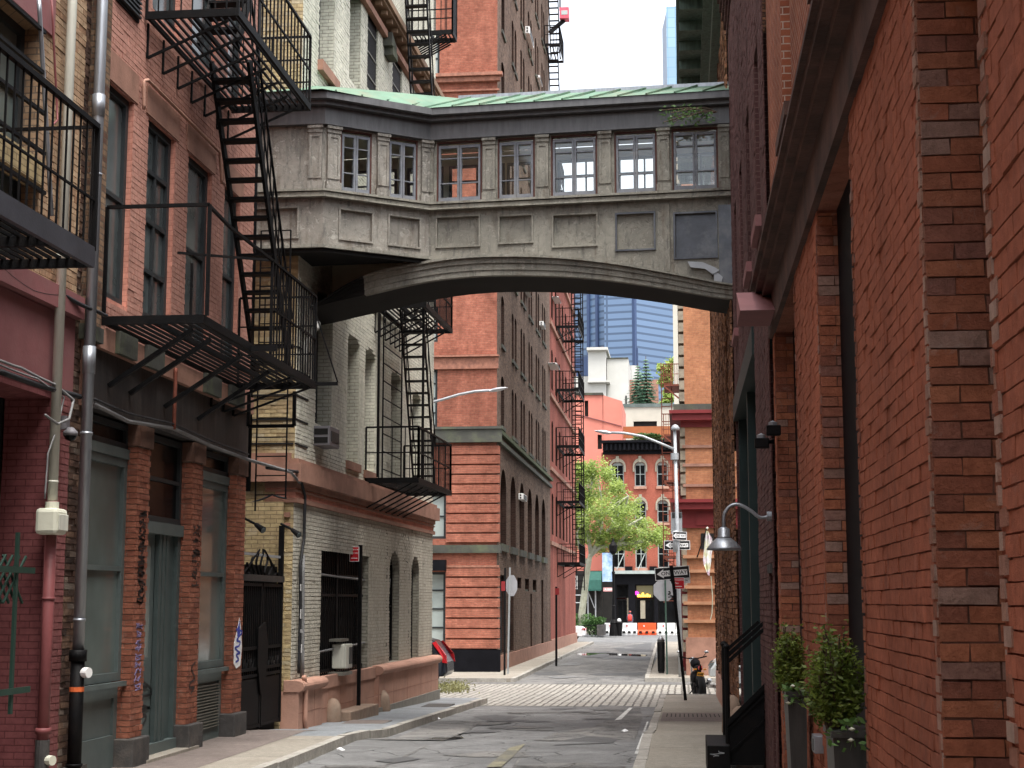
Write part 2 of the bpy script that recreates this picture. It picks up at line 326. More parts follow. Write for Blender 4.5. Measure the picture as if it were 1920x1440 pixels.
M['bridge_metal'] = paint('dark_patch_sheet', (.062, .067, .078), .4, .4, .3, 3, .4, 8, .5, (.3, .3, .29), .3)
M['interior'] = paint('bridge_interior', (.86, .81, .66), .8, 0, .08)
def clear_glass():
    m = bpy.data.materials.new('clear_old_glass'); m.use_nodes = True; t = m.node_tree; t.nodes.clear()
    o = t.nodes.new('ShaderNodeOutputMaterial'); tr = N(t, 'ShaderNodeBsdfTransparent', {'Color': (.96, .97, .96, 1)})
    gl = N(t, 'ShaderNodeBsdfGlossy', {'Roughness': .06, 'Color': (.9, .95, 1, 1)}); fr = N(t, 'ShaderNodeFresnel', {'IOR': 1.5})
    mx = N(t, 'ShaderNodeMixShader', {0: fr.outputs[0], 1: tr.outputs[0], 2: gl.outputs[0]}); t.links.new(mx.outputs[0], o.inputs[0]); return m
M['clear'] = clear_glass()
def ground_mat(name, c, var=.25, scale=1.2, crack=0, spk=120, rough=.85, stain=None, bs=.4):
    m, t, p = newmat(name); v = coords(t)
    n1 = noise(t, v, scale, 9, .65, .4); col = ramp(t, n1, [(.3, tuple(x*(1-var) for x in c)), (.7, tuple(x*(1+var) for x in c))])
    n2 = noise(t, v, spk, 3, .7); col = mixc(t, 1.0, col, ramp(t, n2, [(.3, .66), (.7, 1.34)]), 'MULTIPLY'); col = mixc(t, 1.0, col, ramp(t, noise(t, v, 11, 5, .7), [(.35, .82), (.65, 1.12)]), 'MULTIPLY')
    if stain:
        n3 = noise(t, v, .45, 8, .7, 1.2); col = mixc(t, ramp(t, n3, [(.5, 0.0), (.62, stain[1])]), col, stain[0])
    h = n2
    if crack:
        wv = N(t, 'ShaderNodeMix', {}, data_type='VECTOR'); wv.inputs[0].default_value = .25
        nn = N(t, 'ShaderNodeTexNoise', {'Vector': v, 'Scale': 1.6, 'Detail': 5.0}); t.links.new(v, wv.inputs[4]); t.links.new(nn.outputs['Color'], wv.inputs[5])
        vo = N(t, 'ShaderNodeTexVoronoi', {'Vector': wv.outputs[1], 'Scale': crack}, feature='DISTANCE_TO_EDGE')
        ck = ramp(t, vo.outputs['Distance'], [(.0, 1.0), (.018, 0.0)])
        msk = ramp(t, noise(t, v, .5, 5, .6), [(.40, 0.0), (.52, 1.0)])
        ck2 = N(t, 'ShaderNodeMath', {0: ck, 1: msk}, operation='MULTIPLY').outputs[0]
        col = mixc(t, ck2, col, tuple(x*.45 for x in c))
        h = N(t, 'ShaderNodeMath', {0: ck2, 1: -3.0, 2: n2}, operation='MULTIPLY_ADD').outputs[0]
    t.links.new(col, p.inputs['Base Color']); p.inputs['Roughness'].default_value = rough; p.inputs['Specular IOR Level'].default_value = .3
    bump(t, h, p, bs, .008); return m
M['asphalt'] = ground_mat('asphalt', (.165, .165, .163), .28, 1.1, 1.4, 70, .75, ((.125, .125, .123), .8), .9)
M['asphalt_old'] = ground_mat('broken_asphalt', (.135, .132, .127), .55, 2.6, 2.8, 45, .8, ((.22, .21, .195), .7), 1.0)
M['asphalt_dark'] = ground_mat('fresh_asphalt_patch', (.085, .085, .085), .2, 2, 0, 90, .7)
M['concrete'] = ground_mat('concrete_pavement', (.265, .24, .20), .16, .8, 0, 90, .85, ((.22, .19, .155), .55), .25)
M['bluestone'] = ground_mat('bluestone_pavement', (.20, .215, .225), .18, .8, 0, 70, .7, ((.14, .145, .15), .6), .25)
M['brownpave'] = ground_mat('brown_stone_slabs', (.17, .14, .125), .2, 1, 0, 80, .85)
M['kerb'] = ground_mat('granite_kerb', (.33, .31, .275), .2, 2, 0, 120, .8, ((.18, .17, .15), .6))
def cobble_mat():
    m, t, p = newmat('granite_setts'); v = coords(t)
    nz = N(t, 'ShaderNodeTexNoise', {'Vector': v, 'Scale': 1.5, 'Detail': 3.0})
    mx = N(t, 'ShaderNodeVectorMath', {0: nz.outputs['Color'], 1: (.12, .12, 0)}, operation='MULTIPLY'); ad = N(t, 'ShaderNodeVectorMath', {0: v, 1: mx.outputs[0]}, operation='ADD')
    rt = N(t, 'ShaderNodeMapping', {'Vector': ad.outputs[0], 'Rotation': (0, 0, R(90))})
    b = N(t, 'ShaderNodeTexBrick', {'Vector': rt.outputs[0], 'Color1': (.38, .36, .315, 1), 'Color2': (.27, .255, .225, 1), 'Mortar': (.11, .10, .085, 1), 'Scale': 1.0, 'Mortar Size': .03, 'Mortar Smooth': .5, 'Brick Width': .32, 'Row Height': .2})
    col = mixc(t, 1.0, b.outputs['Color'], ramp(t, noise(t, v, 30, 4), [(.3, .75), (.7, 1.2)]), 'MULTIPLY')
    col = mixc(t, ramp(t, noise(t, v, .5, 6), [(.5, 0.0), (.7, .5)]), col, (.2, .18, .15))
    t.links.new(col, p.inputs['Base Color']); p.inputs['Roughness'].default_value = .75
    h = N(t, 'ShaderNodeMath', {0: b.outputs['Fac'], 1: -1.0, 2: 1.0}, operation='MULTIPLY_ADD').outputs[0]
    bump(t, h, p, 1.0, .05); return m
M['cobble'] = cobble_mat()
def water_mat():
    m, t, p = newmat('puddle_water'); p.inputs['Base Color'].default_value = (.03, .03, .03, 1); p.inputs['Roughness'].default_value = .03
    p.inputs['Specular IOR Level'].default_value = .8; bump(t, noise(t, coords(t), 6, 2), p, .03, .01); return m
M['puddle'] = water_mat()
def leaf_mat(name, a, b, trans=.25):
    m, t, p = newmat(name); v = coords(t)
    n = noise(t, v, 1.4, 3); n2 = noise(t, v, 22, 2)
    mx = N(t, 'ShaderNodeMath', {0: n2, 1: .6, 2: n}, operation='MULTIPLY_ADD').outputs[0]
    t.links.new(ramp(t, mx, [(.55, a), (1.0, b)]), p.inputs['Base Color']); p.inputs['Roughness'].default_value = .55
    p.inputs['Transmission Weight'].default_value = 0; p.inputs['Subsurface Weight'].default_value = 0
    o = [x for x in t.nodes if x.type == 'OUTPUT_MATERIAL'][0]
    tl = t.nodes.new('ShaderNodeBsdfTranslucent'); t.links.new(ramp(t, mx, [(.55, tuple(x*1.3 for x in a)), (1.0, tuple(min(1, x*1.4) for x in b))]), tl.inputs[0])
    ms = N(t, 'ShaderNodeMixShader', {0: trans, 1: p.outputs[0], 2: tl.outputs[0]}); t.links.new(ms.outputs[0], o.inputs[0]); return m
M['leaf_lime'] = leaf_mat('young_plane_leaves', (.12, .20, .04), (.42, .50, .14), .4)
M['leaf_hedge'] = leaf_mat('hedge_leaves', (.035, .10, .025), (.12, .22, .06))
M['leaf_box'] = leaf_mat('boxwood_leaves', (.02, .055, .008), (.24, .30, .045), .3)
M['leaf_weed'] = leaf_mat('dry_weed_leaves', (.08, .085, .03), (.22, .21, .08), .2)
M['leaf_fir'] = leaf_mat('fir_needles', (.055, .13, .09), (.14, .24, .15), .1)
M['leaf_dark'] = leaf_mat('dark_shrub_leaves', (.03, .07, .03), (.08, .15, .06))
# ---------------------------------------------------------------- generic facade pieces
def wall(mb, F, u0, u1, z0, z1, ops, depth=.2, d=0.0, through=False, rmi=None):
    """wall skin with openings (u0,u1,z0,z1[,rise]); reveals run back by depth"""
    us = sorted({u0, u1} | {min(max(o[i], u0), u1) for o in ops for i in (0, 1)}); zs = sorted({z0, z1} | {min(max(o[i], z0), z1) for o in ops for i in (2, 3)})
    P = F.P
    for i in range(len(us)-1):
        run = None
        for j in range(len(zs)-1):
            cu, cz = (us[i]+us[i+1])/2, (zs[j]+zs[j+1])/2
            hole = any(o[0] < cu < o[1] and o[2] < cz < o[3] for o in ops)
            if not hole:
                if run is None: run = zs[j]
            if (hole or j == len(zs)-2) and run is not None:
                top = zs[j] if hole else zs[j+1]
                mb.quad(P(us[i], run, d), P(us[i+1], run, d), P(us[i+1], top, d), P(us[i], top, d)); run = None
    if rmi is not None: mb.mi = rmi
    for o in ops:
        a, b, c, e = o[:4]; rise = o[4] if len(o) > 4 else 0; b2 = b; k = d-depth
        mb.quad(P(a, c, d), P(a, c, k), P(a, e-rise, k), P(a, e-rise, d)); mb.quad(P(b, c, k), P(b, c, d), P(b, e-rise, d), P(b, e-rise, k))
        mb.quad(P(a, c, d), P(b, c, d), P(b, c, k), P(a, c, k))
        if not rise: mb.quad(P(a, e, d), P(a, e, k), P(b, e, k), P(b, e, d))
        else:
            n = 10; w = (b-a)/2; cu = (a+b)/2; sp = e-rise
            if rise >= w*.95: arc = [(cu-w*math.cos(math.pi*i/n), sp+rise*math.sin(math.pi*i/n)) for i in range(n+1)]
            else:
                rad = (w*w+rise*rise)/(2*rise); ha = math.asin(w/rad); arc = [(cu+rad*math.sin(-ha+2*ha*i/n), sp-(rad-rise)+rad*math.cos(-ha+2*ha*i/n)) for i in range(n+1)]
            for (p, q), (r, s_) in zip(arc, arc[1:]):
                mb.quad(P(p, q, d), P(r, s_, d), P(r, s_, k), P(p, q, k)); mb.mi = 0 if rmi is not None else mb.mi; mb.quad(P(p, q, d), P(p, e+.001, d), P(r, e+.001, d), P(r, s_, d)); mb.mi = rmi if rmi is not None else mb.mi
    if rmi is not None: mb.mi = 0
    return mb
def window(F, o, depth, parent, nx=1, nz=2, fw=.07, mf='dkframe', mg='glass', sill=None, mat_sill='brownstone', name='window', mw=None, zs=None, d=0.0, xs=None, rise=0):
    a, b, c, e = o[:4]; k = d-depth; mb = MB(); mw = mw or fw*.6; g = .012
    mb.box(F, a+.002, a+fw, c+.002, e-.002, k, k+.06); mb.box(F, b-fw, b-.002, c+.002, e-.002, k, k+.06)
    mb.box(F, a+fw, b-fw, c+.002, c+fw, k, k+.06); mb.box(F, a+fw, b-fw, e-fw-rise*.5, e-.002, k, k+.06)
    xs = xs or [a+(b-a)*i/nx for i in range(1, nx)]; zz = zs or [c+(e-c)*i/nz for i in range(1, nz)]
    for z in zz: mb.box(F, a+fw, b-fw, z-mw/2, z+mw/2, k+.004, k+.052)
    edges = [c+fw]+[z for z in zz]+[e-fw]
    for x in xs:
        for z0, z1 in zip(edges, edges[1:]): mb.box(F, x-mw/2, x+mw/2, z0+(mw/2 if z0 != edges[0] else 0), z1-(mw/2 if z1 != edges[-1] else 0), k+.006, k+.05)
    w = mb.build(name, M[mf], parent)
    pn = MB().box(F, a+.01, b-.01, c+.01, e-.01, k-.02, k+g).build('pane', M[mg], w)
    if sill:
        MB().box(F, a-.08, b+.08, c-sill[0], c-.003, -.05+d, sill[1]+d).build('sill', M[mat_sill], w)
    return w
def bricks(mb, F, u0, u1, z0, z1, ops=(), bl=.215, bh=.07, gap=.009, out=.012, jit=.002, seed=1, d=0.0, mi=0, ledge=.0):
    """lay real bricks in running bond on plane F, leaving the openings free"""
    rn = random.Random(seed); mb.mi = mi; z = z0; r = 0; P = F.P; g = gap/2
    while z < z1-.02:
        zt_ = min(z+bh, z1); zm_ = (z+zt_)/2; cuts = []
        for o in ops:
            if o[2]-.02 < zm_ < o[3]+.0:
                a, b = o[0], o[1]; rise = o[4] if len(o) > 4 else 0
                if rise and zm_ > o[3]-rise: h = (zm_-(o[3]-rise))/rise; w = (b-a)/2*math.sqrt(max(0, 1-h*h)); c = (a+b)/2; a, b = c-w, c+w
                cuts.append((a, b))
        cuts.sort(); iv = []; cur = u0
        for a, b in cuts:
            if a > cur: iv.append((cur, min(a, u1)))
            cur = max(cur, b)
        if cur < u1: iv.append((cur, u1))
        for a, b in iv:
            u = a-(bl*.5 if r % 2 else 0)
            while u < b-.01:
                p, q = max(u, a), min(u+bl, b)
                if q-p > .03:
                    j = lambda: rn.uniform(-jit, jit); o_ = d+out+j()*1.5-(out*.55 if rn.random() < .05 else 0); f = [(p+g+j(), z+g+j()), (q-g+j(), z+g+j()), (q-g+j(), zt_-g+j()), (p+g+j(), zt_-g+j())]
                    mb.tint = rn.random(); fr = [P(x, y, o_+j()) for x, y in f]; bk = [P(x, y, d-.004) for x, y in f]
                    mb.add(fr+bk, [(0, 1, 2, 3), (0, 4, 5, 1), (1, 5, 6, 2), (2, 6, 7, 3), (3, 7, 4, 0)])
                u += bl
        z += bh; r += 1
    mb.mi = 0; mb.tint = .5
    return mb
def core(mb, F, u0, u1, z0, z1, d0, d1): return mb.box(F, u0, u1, z0, z1, d0, d1)
def ribbon(mb, F, pts, w, d, th=.004):
    """a drawn line on a wall, in (u, z)"""
    for (a, b), (c, e) in zip(pts, pts[1:]):
        L = math.hypot(c-a, e-b) or 1e-6; nx, nz = -(e-b)/L*w/2, (c-a)/L*w/2
        mb.prism(F, [(a+nx, b+nz), (a-nx, b-nz), (c-nx, e-nz), (c+nx, e+nz)], d, d+th)
def scribble(mb, F, u0, u1, z0, z1, n, w, d, seed, th=.003):
    rn = random.Random(seed); pts = []
    for i in range(n): pts.append((u0+(u1-u0)*rn.random(), z0+(z1-z0)*((i+rn.random()*1.6)/(n+.6))))
    sm = []
    for i in range(len(pts)-1):
        p0, p1, p2, p3 = pts[max(i-1, 0)], pts[i], pts[i+1], pts[min(i+2, len(pts)-1)]
        for k in range(6):
            s = k/6; sm.append(tuple(.5*((2*p1[j])+(-p0[j]+p2[j])*s+(2*p0[j]-5*p1[j]+4*p2[j]-p3[j])*s*s+(-p0[j]+3*p1[j]-3*p2[j]+p3[j])*s**3) for j in (0, 1)))
    ribbon(mb, F, sm, w, d, th)
def text(parent, F, s, u, z, size, m, d, name='lettering', align='CENTER', flip=1, sx=1.0, rot=0):
    """letters standing on plane F (F.U must run to the reader's right)"""
    cu = bpy.data.curves.new('t', 'FONT'); cu.body = s; cu.size = size; cu.align_x = align; cu.align_y = 'CENTER'; cu.extrude = .001; cu.offset = size*.012; cu.resolution_u = 2
    to = bpy.data.objects.new('t', cu); me = bpy.data.meshes.new_from_object(to); bpy.data.objects.remove(to); bpy.data.curves.remove(cu)
    org = world_loc(parent); cr, sr = math.cos(rot), math.sin(rot)
    for v in me.vertices:
        x, y = v.co.x*sx, v.co.y; x, y = x*cr-y*sr, x*sr+y*cr
        v.co = F.P(u+x, z+y, d+v.co.z)-org
    me.materials.clear(); me.materials.append(M[m]); o = bpy.data.objects.new(name, me); COL.objects.link(o); o.parent = parent; return o
# ---------------------------------------------------------------- ground and pavements
ys = [-60, -20, 0, 8, 12, 16, 20, 24, 25, 26.5, 29, 32, 36, 39.3, 41, 43, 45, 48, 50, 54, 60, 80, 110, 140, 200, 400, 900, 1500]
g = MB()
for a, b in zip(ys, ys[1:]): g.quad((-900, a, zg(a)-.17), (900, a, zg(a)-.17), (900, b, zg(b)-.17), (-900, b, zg(b)-.17))
struct('ground', g, M['asphalt_old'])
def strip(name, m, x0, x1, y0, y1, off, th=0, kind='structure', xf=None):
    """sheet (or slab with th) following the street's slope"""
    Y = sorted({y0, y1} | {y for y in ys if y0 < y < y1} | {y0+(y1-y0)*i/12 for i in range(1, 12)}); mb = MB(); n = len(Y)
    for i, (a, b) in enumerate(zip(Y, Y[1:])):
        xa = xf(a) if xf else (x0, x1); xb = xf(b) if xf else (x0, x1)
        A, B, C_, D = Vector((xa[0], a, zg(a)+off)), Vector((xa[1], a, zg(a)+off)), Vector((xb[1], b, zg(b)+off)), Vector((xb[0], b, zg(b)+off))
        mb.quad(A, B, C_, D)
        if th:
            t = Vector((0, 0, th)); mb.quad(A, D, D-t, A-t); mb.quad(B, B-t, C_-t, C_)
            if i == 0: mb.quad(A, A-t, B-t, B)
            if i == n-2: mb.quad(D, C_, C_-t, D-t)
    o = mb.build(name, M[m]); tag(o, kind=kind); return o
KL, KR = -4.95, -.62                                  # kerb lines of the lane
rnd = random.Random(3)
strip('road', 'asphalt', KL, KR, -20, 38.6, -.13)
strip('road', 'asphalt_old', -7, 1, 51.9, 106, -.13)
strip('road', 'asphalt', -60, 60, 106.2, 140, -.128)
strip('road', 'cobble', -70, 50, 38.8, 52, -.13)
strip('pavement', 'concrete', -9, KL-.14, -20, 23.2, -.002, .2)
strip('pavement', 'bluestone', -9, KL-.14, 23.2, 40.2, -.004, .2)
strip('pavement', 'brownpave', -7.2, -5.75, -20, 24.9, .002)
strip('pavement', 'concrete', KR+.14, 1.2, -20, 42.6, -.003, .2)
strip('pavement', 'concrete', 1.2, 40, 39.5, 42.6, -.003, .2)
strip('pavement', 'brownpave', KR+.18, .9, 29.8, 33.2, .001)
strip('pavement', 'concrete', -7.5, -5.75, 53.4, 103, -.003, .2)
strip('pavement', 'concrete', -60, -5.75, 53.1, 58.6, -.006, .2)
strip('pavement', 'concrete', -1.2, 1.0, 54.0, 104, -.003, .2)
strip('pavement', 'concrete', -.95, 40, 54, 58, -.006, .2)
strip('pavement', 'concrete', -60, 60, 133, 160, -.003, .16)
def kerbs(x0, x1, y0, y1, seed, w=.14):
    """granite kerb stones laid end to end, one strip"""
    mb = MB(); rn = random.Random(seed); y = y0
    while y < y1:
        L = min(rn.uniform(1.2, 2.2), y1-y); j = rn.uniform(-.012, .012); h = rn.uniform(-.004, .014)
        f = lambda t: x0+(x1-x0)*(t-y0)/(y1-y0)
        xa, xb = f(y)+j, f(y+L)+j; za, zb = zg(y)+h, zg(y+L)+h; e = .008
        mb.hexa([(xa, y+e, za-.25), (xa+w, y+e, za-.25), (xb+w, y+L-e, zb-.25), (xb, y+L-e, zb-.25), (xa, y+e, za), (xa+w, y+e, za), (xb+w, y+L-e, zb), (xb, y+L-e, zb)])
        y += L
    struct('kerb', mb, M['kerb'])
kerbs(KL-.14, KL-.14, -5, 40.2, 1); kerbs(KR, KR, -5, 42.6, 2); kerbs(-5.75, -5.9, 53.1, 103, 3); kerbs(-1.3, -1.75, 54, 104, 4)
mb = MB(); mb.wbox(-60, -5.9, 52.95, 53.09, -.25, .002); mb.wbox(-9, KL-.14, 40.21, 40.36, -.2, .11); mb.wbox(KR, 40, 42.61, 42.76, -.15, .1); mb.wbox(-1.3, 40, 53.85, 53.99, -.25, .0); struct('kerb', mb, M['kerb'])
# surface patches, markings, puddles, cracks
def blob(cx, cy, rx, ry, off, seed, n=22, amp=.25, rot=0):
    rn = random.Random(seed); ph = [rn.uniform(0, 6.28) for _ in range(4)]; vs = []
    for k in range(n):
        t = 2*math.pi*k/n; r = 1+amp*(math.sin(2*t+ph[0])*.4+math.sin(3*t+ph[1])*.35+math.sin(5*t+ph[2])*.25+math.sin(9*t+ph[3])*.15)
        x, y = rx*r*math.cos(t), ry*r*math.sin(t); x, y = x*math.cos(rot)-y*math.sin(rot), x*math.sin(rot)+y*math.cos(rot)
        vs.append((cx+x, cy+y, zg(cy+y)+off))
    return MB().add(vs, [tuple(range(n))])
def gp(px, py, off=-.13):
    """ground point seen at a pixel (road level)"""
    y = 20.
    for _ in range(30):
        p = atz(px, py, zg(y)+off); y = .5*y+.5*p.y
    return p
def groundshape(name, m, pts, off, label_kind='structure'):
    V = [gp(*p) for p in pts]; mb = MB().add([(v.x, v.y, zg(v.y)-.13+off) for v in V], [tuple(range(len(V)))]); return tag(mb.build(name, M[m]), kind=label_kind)
groundshape('road', 'asphalt_old', [(1172, 1440), (1205, 1345), (1200, 1325), (1120, 1322), (1150, 1340), (1120, 1362), (1040, 1375), (990, 1400), (960, 1440)], .005)
groundshape('road', 'asphalt_dark', [(1022, 1385), (1100, 1379), (1160, 1386), (1150, 1394), (1040, 1398)], .009)
groundshape('road', 'asphalt_dark', [(885, 1344), (930, 1341), (975, 1344), (950, 1350), (905, 1350)], .006)
groundshape('road', 'asphalt_old', [(600, 1440), (740, 1385), (820, 1352), (905, 1352), (880, 1370), (800, 1400), (720, 1440)], .006)
groundshape('road', 'asphalt_dark', [(700, 1428), (760, 1420), (790, 1424), (740, 1432)], .011)
rq = random.Random(91)
for i in range(26):
    x, y = rq.uniform(KL+.3, KR-.3), rq.uniform(15, 38); struct('road', blob(x, y, rq.uniform(.15, .7), rq.uniform(.12, .5), -.124+i*.0004, 300+i, amp=.5), M['asphalt_dark' if i % 3 == 0 else 'asphalt_old'])
for i in range(12): struct('road', blob(rq.uniform(-5.2, -1.6), rq.uniform(55, 95), rq.uniform(.3, 1.1), rq.uniform(.5, 2.5), -.118+i*.0004, 400+i, amp=.5), M['asphalt_dark' if i % 2 else 'asphalt'])
groundshape('water_puddle', 'puddle', [(800, 1383), (862, 1378), (870, 1385), (830, 1390), (780, 1389)], .010)
groundshape('water_puddle', 'puddle', [(1075, 1225), (1120, 1224), (1215, 1228), (1210, 1231), (1150, 1229), (1090, 1229)], .008)
groundshape('road', 'asphalt_dark', [(1000, 1262), (1040, 1259), (1060, 1265), (1010, 1267)], .01)
groundshape('road', 'asphalt_dark', [(1100, 1264), (1160, 1262), (1205, 1261), (1206, 1266), (1120, 1267)], .01)
groundshape('road', 'asphalt_dark', [(1150, 1215), (1222, 1205), (1220, 1222), (1165, 1224)], .01)
M['oldyellow'] = ground_mat('worn_yellow_paint', (.21, .195, .135), .3, 6, 0, 60, .8, ((.11, .108, .10), .95))
M['oldwhite'] = ground_mat('worn_white_paint', (.5, .5, .48), .2, 3, 0, 60, .8, ((.15, .145, .14), .95))
groundshape('road_marking', 'oldyellow', [(912, 1440), (955, 1404), (985, 1396), (962, 1420), (940, 1440)], .014)
groundshape('road_marking', 'oldwhite', [(1152, 1352), (1180, 1328), (1186, 1328), (1165, 1350)], .014)
groundshape('road_marking', 'oldwhite', [(1190, 1437), (1213, 1370), (1216, 1370), (1196, 1437)], .16)
mb = MB()
for (x0, x1, y0, y1) in [(KL-.1-1.7, KL-.14, y, y+.012) for y in (10, 12.5, 15, 17.5, 20, 22.5)]+[(-.45, .95, y, y+.014) for y in (14, 16.6, 19.2, 21.8, 24.4, 27, 35, 38, 40.5)]+[(-6.5, -5.2, y, y+.014) for y in (27.5, 30.2, 33, 36)]+[(-6.7, -5.8, y, y+.02) for y in (61, 64, 67, 70, 73, 77, 81, 85)]:
    mb.quad((x0, y0, zg(y0)+.004), (x1, y0, zg(y0)+.004), (x1, y1, zg(y1)+.004), (x0, y1, zg(y1)+.004))
struct('pavement', mb, M['soffit'])
mb = MB()
for i in range(14): mb.quad((-.35+i*.085, 31.2, zg(31)+.006), (-.33+i*.085, 31.2, zg(31)+.006), (-.33+i*.085, 32.6, zg(32.5)+.006), (-.35+i*.085, 32.6, zg(32.5)+.006))
struct('pavement', mb, M['soffit'])
mb = MB().wbox(-6.1, -5.35, 28.2, 29.1, .3, zg(28.6)+.006); tag(mb.build('cellar_hatch', M['brownpave']), 'flat brown cellar hatch in the bluestone pavement nearest the gate', 'hatch')
mb = MB().wbox(-5.8, -5.2, 35.0, 36.2, 0, zg(36)+.02); tag(mb.build('cellar_hatch', M['plinth']), 'dark flat hatch in the pavement beside the arched windows', 'hatch')
# ================================================================ LEFT SIDE: red painted building
FL = Fr((-6.6, 0, 0), (0, 1, 0), (1, 0, 0))
uA, uB = 16.93, 23.5
bld = thing('brick_building', 'salmon painted brick building with grey-green storefront at the left', 'building', (-6.6, 20.6, .5))
M['brownstone_soot'] = paint('sooty_capital', (.13, .07, .05), .85, 0, .3, 4, .5, 30, .2, (.04, .03, .025), .6)
M['glass_pale'] = glass('pale_door_glass', (.22, .25, .235), .2, .4, .04, .3)
M['midgreen'] = paint('shadow_green_paint', (.06, .08, .078), .55, 0, .15, 3, .12, 30)
z_sill = FL.z(300, 560)            # bottom of second floor windows
z_fb = FL.z(300, 806)              # bottom of dark fascia
z_ft = FL.z(300, 668)
def sideop(F, tl, br, zt=None, zb=None):
    u0, z1 = F.hit(*tl); u1, z0 = F.hit(*br); return [u0, u1, zb if zb is not None else z0, zt if zt is not None else z1]
zt2 = FL.z(247, 187); zb2 = FL.z(243, 580)
o1 = [17.02, FL.u(247, 300), zb2, zt2]
o2 = [FL.u(276, 300), FL.u(328, 300), zb2, zt2]; o3 = [FL.u(352, 340), FL.u(397, 340), zb2, zt2]; o4 = [FL.u(421, 340), FL.u(451, 340), zb2, zt2]
zb3, zt3 = FL.z(430, 2)-.35, FL.z(430, 2)+2.2
ops2 = [tuple(o) for o in (o1, o2, o3, o4)]
ops3 = [(o[0], o[1], 10.0, 12.3) for o in ops2]
mb = MB(); wall(mb, FL, uA, uB, z_ft, 14.6, ops2+ops3, .13); mb.box(FL, uA, uB, z_ft, 14.6, -8, -.45)
mb.box(FL, uB-.001, uB+.001, z_ft, 14.6, -8, 0)
mb.mi = 0; mb.fm = [1]*len(mb.f); bricks(mb, FL, uA, uB, z_ft, 14.6, ops2+ops3, out=.007, seed=11, jit=.0015, gap=.008); mb.build('wall', [M['g_salmon'], M['pink_stucco']], bld)
for i, o in enumerate(ops2):
    lz = o[3]
    pr = MB().box(FL, max(uA, o[0]-.12), min(o[1]+.12, uB-.02), lz, lz+.36, -.02, .02)
    pr.build('lintel', M['brownstone'], bld)
    if i == 1:
        w = window(FL, o, .12, bld, 2, 4, .1, 'dkframe', 'glass', name='window')
    else: window(FL, o, .12, bld, 1, 2, .09, 'dkframe', 'glass')
for o in ops3: window(FL, o, .12, bld, 1, 2, .09, 'dkframe', 'glass')
mb = MB(); mb.box(FL, uA, uB, z_fb, z_ft-.25, -.2, .0); mb.build('fascia', M['fascia'], bld)
mb = MB(); mb.box(FL, uA, uB+.01, z_ft-.25, z_ft, -.2, .07); mb.build('sill_course', M['brownstone'], bld)
for k, (a, b) in enumerate([(17.5, 18.1), (18.5, 19.1), (20.9, 21.6), (22.1, 22.8)]):
    MB().box(FL, a, b, z_ft-.245, z_ft+.02, .071, .13).build('sill_block', M['greystone'], bld)
# ground floor pillars
pil = [(18.6, 19.06), (20.78, 21.25), (22.92, 23.42)]
zc = z_fb
for a, b in pil:
    q = MB(); q.mi = 1; q.box(FL, a+.008, b-.008, zg(20)+.1, zc-.02, -.5, -.008); bricks(q, FL, a, b, zg(20)+.33, zc-.28, seed=int(a*9), d=-.008, out=.010); FJ = Fr(FL.P(0, 0, 0)+Vector((0, a+.008, 0)), (-1, 0, 0), (0, -1, 0)); FJ.O = Vector((-6.6, a+.008, 0)); bricks(q, FJ, .0, .25, zg(20)+.33, zc-.28, seed=int(a*7), out=.010)
    p = q.build('pillar', [M['g_pillar'], M['mortar_grey']], bld)
    MB().box(FL, a-.02, b+.02, zc-.28, zc-.02, -.5, .03).build('capital', M['brownstone_soot'], p)
    MB().box(FL, a-.08, b+.06, zg(20)-.3, zg(20)+.33, -.5, .08).build('plinth', M['plinth'], p, bevel=.015)
z0 = zg(20)
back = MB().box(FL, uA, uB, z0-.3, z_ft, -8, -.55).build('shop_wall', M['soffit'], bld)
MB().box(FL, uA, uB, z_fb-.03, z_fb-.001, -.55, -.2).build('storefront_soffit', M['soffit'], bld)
ztr = FL.z(214, 858, -.19)                        # transom bar height
zsl = FL.z(200, 1278, -.19)                       # storefront sill
def storefront(a, b, kind):
    d = .19
    if kind == 'window':
        window(FL, (a, b, zsl, ztr), d, bld, 1, 2, .1, 'green', 'glass_blue', sill=(.06, -.1), mat_sill='green', name='storefront_window', d=0)
        window(FL, (a, b, ztr+.12, z_fb-.03), d, bld, 1, 1, .07, 'dkframe', 'glass_dark', name='transom_window')
        MB().box(FL, a, b, ztr, ztr+.119, -d-.04, -d+.08).build('transom_bar', M['green'], bld)
        mb = MB(); mb.box(FL, a, b, z0-.05, zsl-.06, -d-.05, -d)
        mb.box(FL, a+.002, a+.12, z0-.02, zsl-.07, -d, -d+.03); mb.box(FL, b-.12, b-.002, z0-.02, zsl-.07, -d, -d+.03)
        mb.box(FL, a+.12, b-.12, z0-.02, z0+.38, -d, -d+.03); mb.box(FL, a+.12, b-.12, zsl-.2, zsl-.07, -d, -d+.03)
        p = mb.build('bulkhead', M['green'], bld)
        return p
storefront(16.93, 18.6, 'window'); bh = storefront(21.25, 22.92, 'window')
mb = MB()
for i in range(15): mb.box(FL, 21.43, 22.76, zsl-.24-i*.042-.014, zsl-.24-i*.042, -.16, -.13)
mb.build('louvre', M['louver'], bh)
